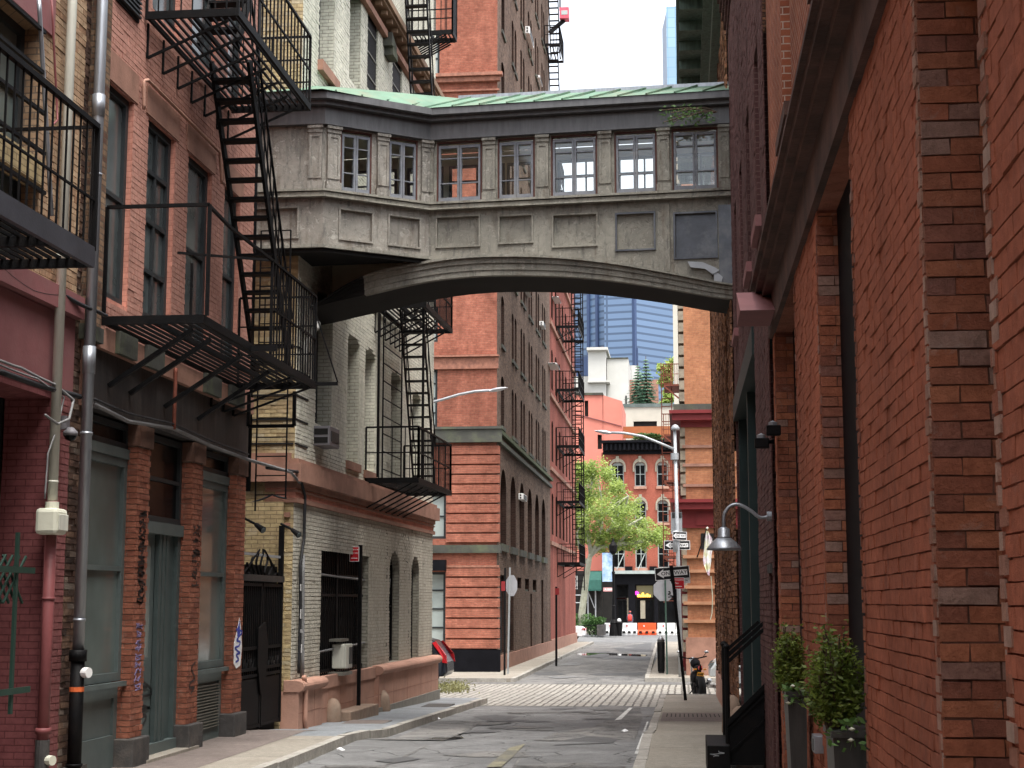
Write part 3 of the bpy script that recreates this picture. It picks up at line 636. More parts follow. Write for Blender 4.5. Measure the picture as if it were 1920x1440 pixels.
# door bay
a, b = 19.06, 20.78; zd = FL.z(300, 1003, -.19)
MB().box(FL, a, b, zd, zd+.15, -.23, -.1).build('transom_bar', M['green'], bld)
window(FL, (a, b, zd+.15, z_fb-.03), .21, bld, 1, 2, .08, 'dkframe', 'glass_dark', name='transom_window')
mb = MB()
for (p, q) in ((a, a+.1), (a+.86, a+.95), (a+1.0, a+1.1), (a+1.15, a+1.25), (b-.12, b)): mb.box(FL, p, q, z0, zd, -.22, -.14)
mb.box(FL, a+.86, b, z0+.16, zd, -.24, -.2)
mb.build('door_frame', M['midgreen'], bld)
dr = MB(); dr.box(FL, a+.12, a+.22, z0+.17, zd, -.24, -.2); dr.box(FL, a+.72, a+.84, z0+.17, zd, -.24, -.2); dr.box(FL, a+.22, a+.72, z0+.17, z0+1.25, -.24, -.2); dr.box(FL, a+.22, a+.72, zd-.15, zd, -.24, -.2)
dr.box(FL, a+.3, a+.64, z0+.3, z0+.5, -.2, -.19)
dr = dr.build('door', M['green'], bld)
MB().box(FL, a+.22, a+.72, z0+1.25, zd-.15, -.225, -.205).build('pane', M['glass_pale'], dr)
MB().tube([FL.P(a+.18, z0+1.25, -.19), FL.P(a+.18, z0+1.25, -.13), FL.P(a+.28, z0+1.25, -.13)], .014).build('handle', M['chrome'], dr)
MB().box(FL, a, b, z0-.1, z0+.17, -.3, -.1).build('door_step', M['green'], bld)
MB().box(FL, a-.05, b+.3, z0-.1, z0+.04, -.1, .1).build('threshold', M['concrete'], bld)
mb = MB(); scribble(mb, FL, a+.2, a+.78, z0+.35, z0+1.0, 12, .035, -.188, 5); scribble(mb, FL, a+.15, a+.95, z0+.55, z0+1.05, 6, .03, -.187, 9); mb.build('graffiti', M['signblack'], dr)
# graffiti on pillars
M['purple'] = paint('lilac_marker', (.24, .20, .36), .6); M['tagblue'] = paint('blue_spray', (.04, .06, .33), .6)
mb = MB()
u0p, u1p = 18.66, 19.02
for i in range(9):
    zz = FL.z(265, 1175+i*14); rn = random.Random(i+40)
    for k in range(3): ribbon(mb, FL, [(u0p+.04+rn.random()*.24, zz+rn.uniform(-.04, .05)) for _ in range(3)], .014, .004)
mb.build('graffiti', M['purple'], bld)
mb = MB()
for i in range(13):
    zz = FL.z(262, 965+i*14); rn = random.Random(i+80)
    for k in range(3): ribbon(mb, FL, [(u0p+.02+rn.random()*.3, zz+rn.uniform(-.04, .05)) for _ in range(3)], .022, .004)
for i in range(9):
    zz = FL.z(365, 990+i*13); rn = random.Random(i+120)
    for k in range(2): ribbon(mb, FL, [(20.84+rn.random()*.34, zz+rn.uniform(-.04, .05)) for _ in range(3)], .022, .004)
scribble(mb, FL, 20.84, 21.19, FL.z(360, 1310), FL.z(360, 1235), 8, .022, .006, 13)
mb.build('graffiti', M['signblack'], bld)
zc1, zc0 = FL.z(450, 1158), FL.z(450, 1250)
mb = MB().prism(FL, [(22.97, zc0+.06), (23.1, zc0-.02), (23.32, zc0+.02), (23.38, zc0+.3), (23.3, zc1-.15), (23.22, zc1), (23.08, zc1-.22), (22.96, zc0+.35)], 0.004, .008); mb.build('graffiti', M['signwhite'], bld)
mb = MB(); scribble(mb, FL, 23.0, 23.34, zc0+.03, zc1-.12, 12, .03, .009, 21); mb.prism(FL, [(23.14, zc0+.38), (23.26, zc0+.5), (23.22, zc1-.04), (23.1, zc0+.55)], .0085, .011); mb.build('graffiti', M['tagblue'], bld)
# wall louvre above the first window
lv = thing('wall_louvre', 'dark louvred grille high on the salmon wall near the grey downpipe', 'louvre', FL.P(18.3, 9.0, 0))
lu0, lz = FL.hit(214, 2); lu1, lz0 = FL.hit(257, 44)
mb = MB(); mb.box(FL, lu0, lu1, lz0, lz0+1.0, 0, .03)
mb.build('back_plate', M['soffit'], lv); mb = MB()
for i in range(16): mb.box(FL, lu0+.03, lu1-.03, lz0+.04+i*.06, lz0+.065+i*.06, .031, .07)
mb.build('slat', M['dkframe'], lv)
# ================================================================ far left maroon / tan building
b0 = thing('brick_building', 'maroon painted storefront building with tan brick above, leftmost', 'building', (-6.6, 14, .5))
zm = FL.z(60, 560); zo = FL.z(60, 735)
w1 = (13.2, FL.u(72, 200), FL.z(60, 298), FL.z(75, 52)); w0 = (13.2, FL.u(72, 330), zm+.3, FL.z(60, 318))
ue = 16.42
mb = MB(); wall(mb, FL, -40, ue, zm, 14.6, [w1, w0], .25); mb.box(FL, -40, ue, zm, 14.6, -8, -.5); mb.fm = [1]*len(mb.f); bricks(mb, FL, 12, ue, zm+.22, 14.6, [w1, w0], seed=5); mb.build('wall', [M['g_tan'], M['tan_brick']], b0)
mb = MB(); wall(mb, FL, -40, ue-.02, z0-.4, zm, [(12.2, 15.85, z0-.4, zo)], .5); mb.box(FL, -40, ue-.02, z0-.4, zm, -8, -1.2); mb.fm = [1]*len(mb.f); bricks(mb, FL, 15.85, ue-.02, z0-.3, zm-.03, [], out=.008, seed=6); mb.build('shopfront_wall', [M['g_maroon'], M['maroon_brick']], b0)
MB().box(FL, 8, ue-.02, zm-.02, zm+.22, -.05, .12).build('cornice', M['maroon'], b0)
MB().box(FL, 8, ue-.03, zo+.12, zm-.03, 0, .024).build('fascia', M['maroon'], b0)
for o in (w1, w0): window(FL, o, .24, b0, 2, 2, .09, 'dkframe', 'glass_blue', sill=None)
MB().box(FL, w1[0]-.2, w1[1]+.25, w1[3], w1[3]+.5, -.03, .04).build('lintel', M['maroon'], b0)
MB().box(FL, w1[0]-.1, w1[1]+.03, w1[2]-.26, w1[2], -.1, .08).build('sill', M['yellow_brick'], b0)
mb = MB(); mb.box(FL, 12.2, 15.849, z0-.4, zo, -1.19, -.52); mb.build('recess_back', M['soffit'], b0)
# green trellis in the recess
tr = thing('trellis', 'thin green trellis standing in front of the dark maroon recess', 'trellis', FL.P(15.3, z0, .05))
uT = FL.u(27, 1130, .06)
MB().box(FL, uT-.025, uT+.025, FL.z(12, 1340, .06), FL.z(30, 998, .06), .05, .08).build('post', M['dkgreen'] if 0 else paint('trellis_green', (.025, .055, .042), .5), tr)
for yy in (1068, 1296):
    zz = FL.z(20, yy, .06); MB().box(FL, 14.4, uT+.38, zz-.03, zz+.03, .081, .1).build('rail', bpy.data.materials['trellis_green'], tr)
mb = MB()
for i in range(6): mb.bar(FL.P(14.0+i*.16, FL.z(5, 1150)+.1, .04), FL.P(14.5+i*.16, FL.z(5, 1060)+.1, .04), .02); mb.bar(FL.P(14.5+i*.16, FL.z(5, 1150)+.1, .02), FL.P(14.0+i*.16, FL.z(5, 1060)+.1, .02), .02)
mb.build('lattice', bpy.data.materials['trellis_green'], tr)
# dark brick party pier
pr = thing('party_wall_pier', 'narrow dark weathered brick pier between the maroon and salmon buildings', 'pier', (-6.6, 16.8, .5))
zcap = FL.z(135, 600)
mb = MB(); mb.mi = 1; mb.box(FL, ue, uA, z0-.3, 14.8, -8, -.01); bricks(mb, FL, ue, uA, z0-.3, 14.6, [], d=-.01, out=.014, jit=.004, seed=8); mb.build('pier_shaft', [M['g_dark'], M['mortar_grey']], pr)
MB().box(FL, ue+.15, uA+.02, zcap, 14.7, .0, .1).build('upper_pier', brick('mixed_tan_brick', (.36, .24, .15), (.14, .075, .055), (.16, .12, .09), ms=.009, bs=.8, light=(.42, .3, .2), lightamt=.5), pr)
MB().box(FL, ue+.12, uA+.04, zcap-.17, zcap, .0, .13).build('corbel', M['greystone'], pr)
MB().box(FL, ue+.2, uA-.1, zcap-.9, zcap-.17, .0, .06).build('stone_block', M['brownstone'], pr)
MB().box(FL, ue+.1, uA+.03, z0-.3, z0+.2, .0, .12).build('pier_foot', M['plinth'], pr)
# pipes
def pipe(name, label, cat, pts, r, m, group=None, collars=(), n=12, cm=None):
    t = thing(name, label, cat, pts[0], group)
    MB().tube(pts, r, n).build('pipe', M[m], t, smooth=True)
    for c, rr, h in collars: MB().tube([Vector(c), Vector(c)+Vector((0, 0, h))], rr, n).build('collar', M[cm or m], t, smooth=True)
    return t
dp = .16
ug = FL.u(150, 1130, dp)
xg = lambda z: FL.P(ug, z, dp)
zg1 = FL.z(145, 1222, dp)
t = pipe('downpipe', 'thick galvanised grey downpipe running full height beside the salmon wall', 'pipe', [xg(zg1), xg(15)], .062, 'pipe_grey', None,
     [(xg(FL.z(150, 1165, dp)), .068, .03), (xg(FL.z(180, 330, dp)), .069, .03), (xg(FL.z(180, 215, dp)), .072, .25), (xg(FL.z(160, 815, dp)), .07, .03), (xg(FL.z(165, 700, dp)), .071, .3)])
t = pipe('standpipe', 'stubby black iron standpipe with orange ring and white cap below the grey downpipe', 'pipe', [xg(z0-.05), xg(zg1+.02)], .075, 'black', None,
     [(xg(zg1-.1), .095, .12), (xg(z0+.22), .09, .03)])
MB().tube([xg(zg1-.42), xg(zg1-.37)], .078, 12).build('ring', M['signred'] if 0 else paint('orange_tape', (.6, .13, .04), .6), t)
MB().tube([xg(zg1-.22)+Vector((.06, -.0, 0)), xg(zg1-.22)+Vector((.14, -.03, 0))], .055, 12).build('cap', M['white'], t)
MB().tube([xg(z0-.05), xg(z0+.2)], .082, 12).build('foot', M['brownstone'], t)
uw = FL.u(98, 940, .12); xw = lambda z, d=.12: FL.P(uw, z, d)
zw0 = FL.z(97, 940, .12)
t = pipe('downpipe', 'cream painted downpipe running down past the maroon fascia', 'pipe', [xw(zw0), xw(15)], .052, 'pipe_white', None, [(xw(FL.z(100, 905, .12)), .056, .02), (xw(FL.z(115, 485, .12)), .058, .06)])
t = pipe('downpipe', 'maroon painted iron pipe rising from the pavement to the cream meter box', 'pipe', [xw(z0+.1), xw(zw0)], .06, 'pipe_red', None, [(xw(zw0-.25), .072, .12), (xw(FL.z(85, 1125, .12)), .068, .03), (xw(z0+.62), .08, .06)])
MB().tube([xw(z0-.1), xw(z0+.56)], .072, 12).build('foot', M['plinth'], t)
MB().tube([xw(z0+.36)+Vector((.05, 0, 0)), xw(z0+.36)+Vector((.13, -.04, 0))], .05, 12).build('cap', M['cream'], t)
bx = thing('meter_box', 'cream plastic meter box on the maroon wall above the maroon pipe', 'box', FL.P(15.95, zw0, .1))
ub0, zb1 = FL.hit(54, 938, .2); ub1, zb0 = FL.hit(100, 1002, .2)
MB().box(FL, uw-.2, uw+.1, zb0, zb1-.04, .02, .26).build('case', M['cream'], bx, bevel=.04)
MB().box(FL, uw-.17, uw+.07, zb0+.04, zb1-.1, .262, .275).build('cover', M['pipe_white'], bx, bevel=.01)
MB().tube([FL.P(uw-.05, zb1-.06, .14), FL.P(uw-.05, zb1+.03, .14)], .07, 12).build('dome', M['cream'], bx)
cm_ = thing('security_camera', 'white dome security camera hanging on the maroon jamb', 'camera', FL.P(15.95, FL.z(70, 780), .1))
cz = FL.z(70, 785, .15); MB().lathe(FL.P(15.98, cz-.09, .18), [(.0, -.06), (.05, -.04), (.07, 0), (.07, .03), (.03, .05)], 14).build('dome', M['glass_dark'], cm_, smooth=True)
MB().lathe(FL.P(15.98, cz-.09, .18), [(.075, .0), (.078, .04), (.03, .09)], 14).build('housing', M['ac'], cm_, smooth=True)
MB().box(FL, 15.93, 16.03, cz-.02, cz+.12, .0, .15).build('bracket', M['ac'], cm_)
# cables along the left facade
def cable(label, pts, r, m='cable', sag=.06, n=6, cat='cable', name='cable', group=None):
    out = []
    for a, b in zip(pts, pts[1:]):
        a, b = Vector(a), Vector(b)
        for i in range(n):
            s = i/n; p = a.lerp(b, s); p.z -= sag*4*s*(1-s)*min(1, (b-a).length/3); out.append(p)
    out.append(Vector(pts[-1])); return tag(MB().tube(out, r, 6).build(name, M[m], smooth=True), label, cat, group)
def H(px, py, d, F=None): F = F or FL; u, z = F.hit(px, py, d); return F.P(u, z, d)
cable('black cable bundle sagging from the maroon wall under the balcony beam to the fire escape', [H(0, 500, .1), H(60, 545, .1), H(120, 553, .1), H(185, 585, .2), H(200, 592, .2)], .022)
cable('thick black conduit running across the maroon wall to the grey downpipe', [H(0, 697, .1), H(70, 722, .1), H(150, 744, .12)], .03, 'cable', .0)
cable('grey cable looping over the maroon wall beside the dome camera', [H(0, 676, .1), H(40, 690, .1), H(105, 722, .12), H(138, 750, .2), H(130, 785, .22), H(108, 795, .2), H(85, 778, .18)], .014, 'cable_grey', .02)
cable('thinner grey cable hanging in a loop past the cream downpipe', [H(0, 684, .1), H(70, 710, .12), H(120, 745, .12), H(108, 800, .14), H(90, 850, .12), H(84, 935, .12)], .01, 'cable_grey', .02)
cable('grey steel conduit slanting across the dark fascia above the storefront', [H(176, 757, .08), H(240, 790, .08), H(325, 803, .08), H(400, 838, .08), H(466, 862, .08), H(545, 885, .12), H(562, 905, .12)], .026, 'cable_grey', .0)
cable('black cable clipped above the grey conduit on the dark fascia', [H(176, 748, .1), H(240, 775, .1), H(325, 795, .1), H(400, 828, .1), H(466, 852, .1)], .014, 'cable', .0)
vz0 = FL.z(327, 800, .08)
cable('rusty orange vertical pipe on the dark fascia', [H(326, 805, .1), H(328, 740, .1), H(330, 690, .1)], .026, 'rust', .0, cat='pipe', name='pipe')
cable('salmon painted pipe bending up over the second floor windows', [H(270, 205, .07), H(270, 152, .07), H(278, 150, .07), H(412, 285, .07), H(416, 345, .07)], .022, 'pinkstone', .0, cat='pipe', name='pipe')
cable('thin dark red rod hanging beside the cream downpipe', [H(97, 0, .08), H(108, 225, .08), H(98, 235, .08)], .012, 'pipe_red', .0, cat='pipe', name='pipe')
cable('thin grey standing pipe in front of the tan brick wall at the left edge', [H(73, 0, .5), H(82, 150, .5), H(97, 405, .5)], .022, 'pipe_grey', .0, cat='pipe', name='pipe')
# ---------------------------------------------------------------- fire escapes
def platform(mb, F, u0, u1, z, d0, d1, slat=.1, along=True):
    """steel slat floor with edge channels"""
    if along:
        d = d0+.05
        while d < d1-.03: mb.box(F, u0+.015, u1-.015, z-.03, z, d, d+.026); d += slat
    else:
        u = u0+.05
        while u < u1-.03: mb.box(F, u, u+.035, z-.03, z, d0+.02, d1-.02); u += slat
    return mb
def edges(mb, F, u0, u1, z, d0, d1, h=.09):
    mb.box(F, u0-.03, u1+.03, z-h, z+.01, d1-.02, d1+.02); mb.box(F, u0-.03, u0+.01, z-h, z+.01, d0, d1-.021); mb.box(F, u1-.01, u1+.03, z-h, z+.01, d0, d1-.021)
    mb.box(F, u0+.011, u1-.011, z-h, z-.031, d0+.02, d0+.06); mb.box(F, u0+.011, u1-.011, z-h, z-.031, (d0+d1)/2, (d0+d1)/2+.04)
def rail(mb, A, B, h=.95, n=None, mid=(.5,), w=.028, sp=.14, bw=.016, bal=True):
    A, B = Vector(A), Vector(B); L = (B-A).length; up = Vector((0, 0, h)); n = n or max(2, int(L/sp))
    mb.bar(A+up, B+up, w); [mb.bar(A+up*m, B+up*m, w*.7) for m in mid]
    for P_ in (A, B): mb.bar(P_, P_+up, w)
    if bal:
        for i in range(1, n): p = A.lerp(B, i/n); mb.bar(p, p+up, bw)
def brackets(mb, F, us, z, d1, drop=.45, w=.035, hook=True):
    for u in us:
        if hook: mb.bar(F.P(u, z-.1, d1-.05), F.P(u, z-drop, .02), w); mb.bar(F.P(u, z-drop, .015), F.P(u, z-.1, .015), w)
        else: mb.bar(F.P(u, z-.1, d1-.1), F.P(u, z-drop, .01), w*1.5)
def steps(mb, ms, A, B, W, n, tw=.2, sw=.04, sh=.14):
    """flight from A (bottom) to B (top), W = width vector"""
    A, B, W = Vector(A), Vector(B), Vector(W); run = (B-A); hr = Vector((run.x, run.y, 0)).normalized()
    ms.bar(A, B, sw, sh); ms.bar(A+W, B+W, sw, sh)
    for i in range(1, n): p = A.lerp(B, i/n); mb.hexa([p-hr*tw/2, p-hr*tw/2+W, p+hr*tw/2+W, p+hr*tw/2]+[q+Vector((0, 0, .035)) for q in (p-hr*tw/2, p-hr*tw/2+W, p+hr*tw/2+W, p+hr*tw/2)])
fe = thing('fire_escape', 'black iron fire escape with two long platforms and steep stair on the salmon building', 'fire escape', (-6.6, 20, 5))
zp1 = 5.76; PD = 1.2
zA = atz(380, 592, 0)  # noqa
zp1 = FL.z(380, 592, PD); zp2 = FL.z(457, 22, PD+.05); ua1 = 17.2; ub1 = 22.75; ua2 = 18.3; ub2 = 22.1
m1 = MB(); platform(m1, FL, ua1, ub1, zp1, .05, PD); m1.build('platform_slats', M['black'], fe)
m1 = MB(); platform(m1, FL, ua2, ub2, zp2, .05, PD); m1.build('platform_slats', M['black'], fe)
m2 = MB(); edges(m2, FL, ua1, ub1, zp1, 0.02, PD); m2.bar(FL.P(19.2, zp1-.06, PD), FL.P(19.2, zp1-.06, PD+.35), .07); m2.bar(FL.P(ub1, zp1-.02, PD), FL.P(ub1, zp1-.02, PD+.35), .05); m2.build('platform_frame', M['black'], fe)
m2 = MB(); edges(m2, FL, ua2, ub2, zp2, 0.02, PD); m2.build('platform_frame', M['black'], fe)
m3 = MB(); brackets(m3, FL, (17.5, 18.2, 19.5, 20.9), zp1, PD-.1, .75, .035, False); m3.build_each('bracket', M['black'], fe)
m3 = MB(); brackets(m3, FL, (21.5, 22.1, 22.6), zp1, PD, .5, .03); m3.build_each('bracket', M['black'], fe)
for u in (18.4, 19.0, 19.6, 20.2, 20.8, 21.4, 21.95): m3 = MB(); brackets(m3, FL, (u,), zp2, PD-.1, .55, .03); m3.build_each('bracket', M['black'], fe)
rh = .268*17.8+2.5-zp1
rh = 1.3
m4 = MB(); rail(m4, FL.P(ua1, zp1, .03), FL.P(ua1, zp1, PD+.05), rh, 3, (), .04, bal=False)
rail(m4, FL.P(20.2, zp1, PD), FL.P(ub1, zp1, PD), rh, 17, (.5,), .035, bw=.02)
m4.bar(FL.P(18.2, zp1+rh*.98, PD), FL.P(20.2, zp1+rh, PD), .035); m4.bar(FL.P(ua1, zp1+rh, PD+.03), FL.P(18.2, zp1+rh*.98, PD), .035); m4.bar(FL.P(19.5, zp1+rh*.98, .12), FL.P(20.2, zp1+rh, PD), .03); m4.bar(FL.P(19.4, zp1+rh*.85, .35), FL.P(19.4, zp1+.1, .35), .03); m4.bar(FL.P(ub1, zp1+rh*.8, PD), FL.P(ub1, zp1, PD+.35), .02)
m4.build('railing', M['black'], fe)
m4 = MB(); rail(m4, FL.P(ub1, zp1, PD), FL.P(ub1, zp1, .03), rh, 6, (.33, .66), .03); m4.build('railing', M['black'], fe)
m4 = MB(); rail(m4, FL.P(ua2, zp2, PD), FL.P(ub2, zp2, PD), 1.05, 20, (.5,), .035, bw=.02); m4.build('railing', M['black'], fe)
m4 = MB(); rail(m4, FL.P(ub2, zp2, PD), FL.P(ub2, zp2, .03), 1.05, 8, (.33, .66), .03); m4.build('railing', M['black'], fe); m4 = MB(); rail(m4, FL.P(ua2, zp2, PD), FL.P(ua2, zp2, .03), 1.05, 8, (.5,), .03); m4.build('railing', M['black'], fe)
# stair between platforms
Fq = lambda px, py, d: H(px, py, d)
ms, mt = MB(), MB()
SB = FL.P(22.75, zp1+.02, .32); ST = FL.P(20.1, zp2-.02, .32); W = Vector((.52, 0, 0))
steps(mt, ms, SB, ST, W, 17, .2); ms.build('stringer', M['black'], fe); mt.build('stair_treads', M['black'], fe)
m5 = MB()
for off in (W,):
    A, B = SB+off, ST+off; m5.bar(A+Vector((0, 0, .95)), B+Vector((0, 0, .95)), .03); m5.bar(A+Vector((0, 0, .5)), B+Vector((0, 0, .5)), .02)
    for i in range(1, 15): p = A.lerp(B, i/15); m5.bar(p, p+Vector((0, 0, .95)), .016)
m5.build('handrail', M['black'], fe)
# stair above the top platform
ms, mt = MB(), MB(); A = FL.P(19.6, zp2+.02, .3); B = FL.P(22.0, zp2+4, .3); steps(mt, ms, A, B, W, 16); ms.build('stringer', M['black'], fe); mt.build('stair_treads', M['black'], fe)
m5 = MB(); m5.bar(A+W+Vector((0, 0, .95)), B+W+Vector((0, 0, .95)), .03)
for i in range(1, 12): p = (A+W).lerp(B+W, i/12); m5.bar(p, p+Vector((0, 0, .95)), .016)
m5.build('handrail', M['black'], fe)
tag(MB().tube([FL.P(23.6, 4.2, -.03), FL.P(23.6, 13.5, -.03)], .055, 8).build('pipe', M['black'], smooth=True), 'black vertical pipe in the gap between the salmon wall and the yellow brick side wall', 'pipe')
# drop ladder hanging past the end of the lower platform
dl = thing('drop_ladder', 'thin rusty drop ladder hanging beside the yellow brick side wall', 'ladder', FL.P(23.4, 3.4, .3))
m6 = MB(); up_, d0l, d1l = 23.9, .02, .50
za, zb = FL.z(520, 960, .3), FL.z(520, 430, .3)
m6.bar(FL.P(up_, za, d0l), FL.P(up_, zb, d0l), .022); m6.bar(FL.P(up_, za+.2, d1l), FL.P(up_, zb, d1l), .022)
m6.build('ladder_rail', M['black'], dl); m6 = MB(); z = za+.25
while z < zb: m6.bar(FL.P(up_, z, d0l), FL.P(up_, z, d1l), .018); z += .3
m6.build_each('rung', M['black'], dl)
gd = MB(); gu = 22.95
for (p, q) in ((FL.P(gu, zp1-.1, .15), FL.P(gu, zp1-.62, .15)), (FL.P(gu, zp1-.62, .15), FL.P(gu, zp1-.62, .85)), (FL.P(gu, zp1-.62, .85), FL.P(gu, zp1-.1, .85))): gd.bar(p, q, .05)
gd.build('ladder_guide', M['black'], fe)
# left edge balcony
fb = thing('fire_escape', 'black balcony with heavy grey edge beam at the upper left corner', 'balcony', (-5.6, 13, 6))
D3 = 1.15; be, bz1 = FL.hit(175, 470, D3); _, bz0 = FL.hit(175, 503, D3)
bn, bzn = FL.hit(0, 372, D3)
MB().box(FL, 8, be, bz0, bz1+.03, D3-.03, D3+.02).build('edge_beam', M['gutter'] if 0 else paint('grey_steel_beam', (.07, .072, .085), .45, .3, .2), fb)
m1 = MB(); platform(m1, FL, 8, be, bz1-.05, .05, D3-.05, .09, True); m1.build('platform_slats', M['black'], fb)
m1 = MB(); [m1.box(FL, u, u+.05, bz0, bz1-.08, .02, D3-.04) for u in (10, 11.5, 13, be-.06)]; m1.build_each('platform_frame', M['black'], fb)
m1 = MB(); rt = FL.hit(0, 85, D3); rb = FL.hit(180, 235, D3)
m1.bar(FL.P(rt[0]-2, rt[1]+.0, D3), FL.P(be, FL.z(180, 235, D3), D3), .05)
nb = 14
for i in range(nb): u = be-.1-i*.16; m1.bar(FL.P(u, bz1, D3), FL.P(u, FL.z(180, 235, D3), D3), .016)
m1.bar(FL.P(10, FL.z(150, 235, D3)-.6, D3), FL.P(be, FL.z(150, 235, D3)-.6, D3), .02)
m1.bar(FL.P(be, FL.z(180, 235, D3), D3), FL.P(be, FL.z(180, 235, D3), .02), .03); m1.bar(FL.P(be, bz1, D3), FL.P(be, FL.z(180, 235, D3), D3), .04)
m1.build('railing', M['black'], fb)
ml = MB(); zz = FL.z(0, 362, .6)
for py in (55, 133, 208, 283, 357): zz = FL.z(80, py+3, .5); ml.bar(FL.P(12.6, zz, .5), FL.P(FL.u(84, py, .5), zz, .5), .035)
ml.build('ladder_rung', M['black'], fb)
# ================================================================ GREY painted building with arched windows
GO = Vector((-6.57, 26.3, 0)); GU = (Vector((-6.24, 39.3, 0))-GO).normalized()
FG = Fr(GO, GU, (GU.y, -GU.x, 0)); GL = (Vector((-6.24, 39.3, 0))-GO).length
FS = Fr((-6.57, 26.3, 0), (-1, 0, 0), (0, -1, 0))             # its side wall facing the camera
gb = thing('grey_building', 'sage grey painted brick corner building with pink stone base and arched windows', 'building', (-6.6, 30, .2))
zgt = FG.z(557, 862); zgb = FG.z(557, 905)                      # brownstone ledge
zlow = FG.z(560, 942)                                           # red brick band bottom
zst = FG.z(547, 1275)                                           # top of stone base
ZE = 15.2
big = [FG.u(600, 1130), FG.u(690, 1130), zst-.02, FG.z(604, 1030)]
def gop(x0, x1, yt, yb, x, rise=0, ym=None):
    ym = ym or (yt+yb)/2
    return (FG.u(x0, ym), FG.u(x1, ym), FG.z(x, yb), FG.z(x, yt), rise)
ar = [gop(729, 748, 1034, 1240, 738, .42), gop(770, 785, 1043, 1236, 777, .42)]
zsill2 = zgt+.02
up = [gop(592, 622, 555, 800, 607), gop(650, 672, 628, 868, 661, .12), gop(683, 702, 655, 885, 692, .12), gop(732, 751, 697, 905, 741, .12), gop(772, 788, 735, 905, 780, .12)]
up = [(a, b, max(c, zsill2), d, r) for a, b, c, d, r in up]
u3 = [gop(598, 626, -60, 135, 612), gop(655, 676, -60, 160, 665), gop(688, 708, 18, 175, 697), gop(735, 753, 110, 230, 744)]
mb = MB(); wall(mb, FG, 0, GL, -.4, zlow, [tuple(big)+(0,)]+ar, .22); mb.box(FG, .02, GL-.02, -.4, zlow, -9, -.7)
mb.fm = [1]*len(mb.f); bricks(mb, FG, 0, GL, zst-.05, zlow-.02, [tuple(big)+(0,)]+ar, out=.014, gap=.012, seed=21, bh=.069); mb.build('lower_wall', [M['g_grey'], M['grey_brick']], gb)
mb = MB(); wall(mb, FG, 0, GL, zgt, ZE+3, up+u3, .35); mb.box(FG, .02, GL-.02, zgt, ZE+3, -9, -.6); mb.fm = [1]*len(mb.f); bricks(mb, FG, 0, GL, zgt+.01, ZE-.36, up+u3, out=.013, gap=.012, seed=22, bh=.072); mb.build('upper_wall', [M['g_pale'], M['pale_brick']], gb)
MB().box(FG, -.02, GL+.02, zlow, zgb, -.5, .03).build('brick_band', M['pink_stucco'], gb)
mb = MB(); mb.box(FG, -.16, GL+.16, zgb, zgt-.08, -.5, .16); mb.box(FG, -.1, GL+.1, zgt-.079, zgt, -.5, .1); mb.box(FG, -.05, GL+.05, zgb-.1, zgb-.001, -.5, .07)
mb.box(FG, -.04, GL+.04, zlow-.02, zlow+.06, -.5, .07); mb.box(FG, -.035, GL+.035, zlow+.16, zlow+.2, -.5, .06); mb.build('cornice', M['brownstone'], gb)
# side wall
mb = MB(); mb.box(FS, 0, 2.4, -.3, ZE+3, -.9, -.001); mb.fm = [1]*len(mb.f); bricks(mb, FS, 0, 2.4, .2, ZE, [], out=.01, seed=23, jit=.003); mb.build('side_wall', [M['g_yellow'], M['yellow_brick']], gb)
mb = MB(); mb.box(FS, .05, 2.4, zgb, zgt-.05, -.02, .14); mb.box(FS, .05, 2.4, zgt-.049, zgt+.1, -.02, .08); mb.box(FS, .05, 2.4, zgb-.6, zgb-.52, -.02, .05); mb.box(FS, .05, 2.4, zgb-.75, zgb-.7, -.02, .04); mb.build('side_cornice', M['brownstone'], gb)
mb = MB()
for i in range(5): z = zgt+.25+i*.42; mb.box(FS, .02, 2.4, z, z+.03, -.01, .03); mb.box(FG, .0, .75, z, z+.03, -.01, .03)
mb.build('score_lines', M['soffit'], gb)
# stone base
def base(a, b, d):
    mb = MB(); mb.box(FG, a, b, zg(GO.y+a)-.5 if a < 8 else -.2, zst-.2, -.3, d)
    return mb
sb = MB(); zb_ = -.3
for (a, b) in ((-.05, 1.55), (FG.u(697, 1250), GL+.1)):
    sb.box(FG, a, b, zb_, zst-.19, -.3, .16)
    for i in range(8):
        a0, a1 = math.pi*i/8-math.pi/2, math.pi*(i+1)/8-math.pi/2
        sb.prism(FG, [], 0, 0) if 0 else None
    prof = [(.14+.12*math.cos(-math.pi/2+math.pi*i/8), zst-.1+.1*math.sin(-math.pi/2+math.pi*i/8)) for i in range(9)]
    n0 = len(sb.v); vs = [FG.P(a-.02, z, d) for d, z in prof]+[FG.P(a-.02, zst, -.1), FG.P(a-.02, zst-.2, -.1)]+[FG.P(b+.04, z, d) for d, z in prof]+[FG.P(b+.04, zst, -.1), FG.P(b+.04, zst-.2, -.1)]
    k = 11; sb.add(vs, [tuple(range(k)), tuple(range(2*k-1, k-1, -1))]+[(i, k+i, k+(i+1) % k, (i+1) % k) for i in range(k)])
sb.box(FG, 1.55, FG.u(697, 1250), zb_, zst-.05, -.45, .06); sb.box(FG, 1.551, FG.u(697, 1250)-.001, zst-.25, zst-.02, -.45, .09)
base_o = sb.build('stone_base', M['pinkstone'], gb, bevel=.01)
mb = MB()
for z in (zst-.55,):
    mb.box(FG, -.03, 1.5, z, z+.012, .155, .164); mb.box(FG, 1.6, 4.4, z-.05, z-.038, .055, .064); mb.box(FG, 5.1, GL, z-.05, z-.038, .155, .163)
for u in (.55, 1.0): mb.box(FG, u, u+.012, -.1, zst-.21, .155, .164)
for u in (6.2, 7.7, 9.2, 10.8, 12.1): mb.box(FG, u, u+.014, .0, zst-.21, .155, .163)
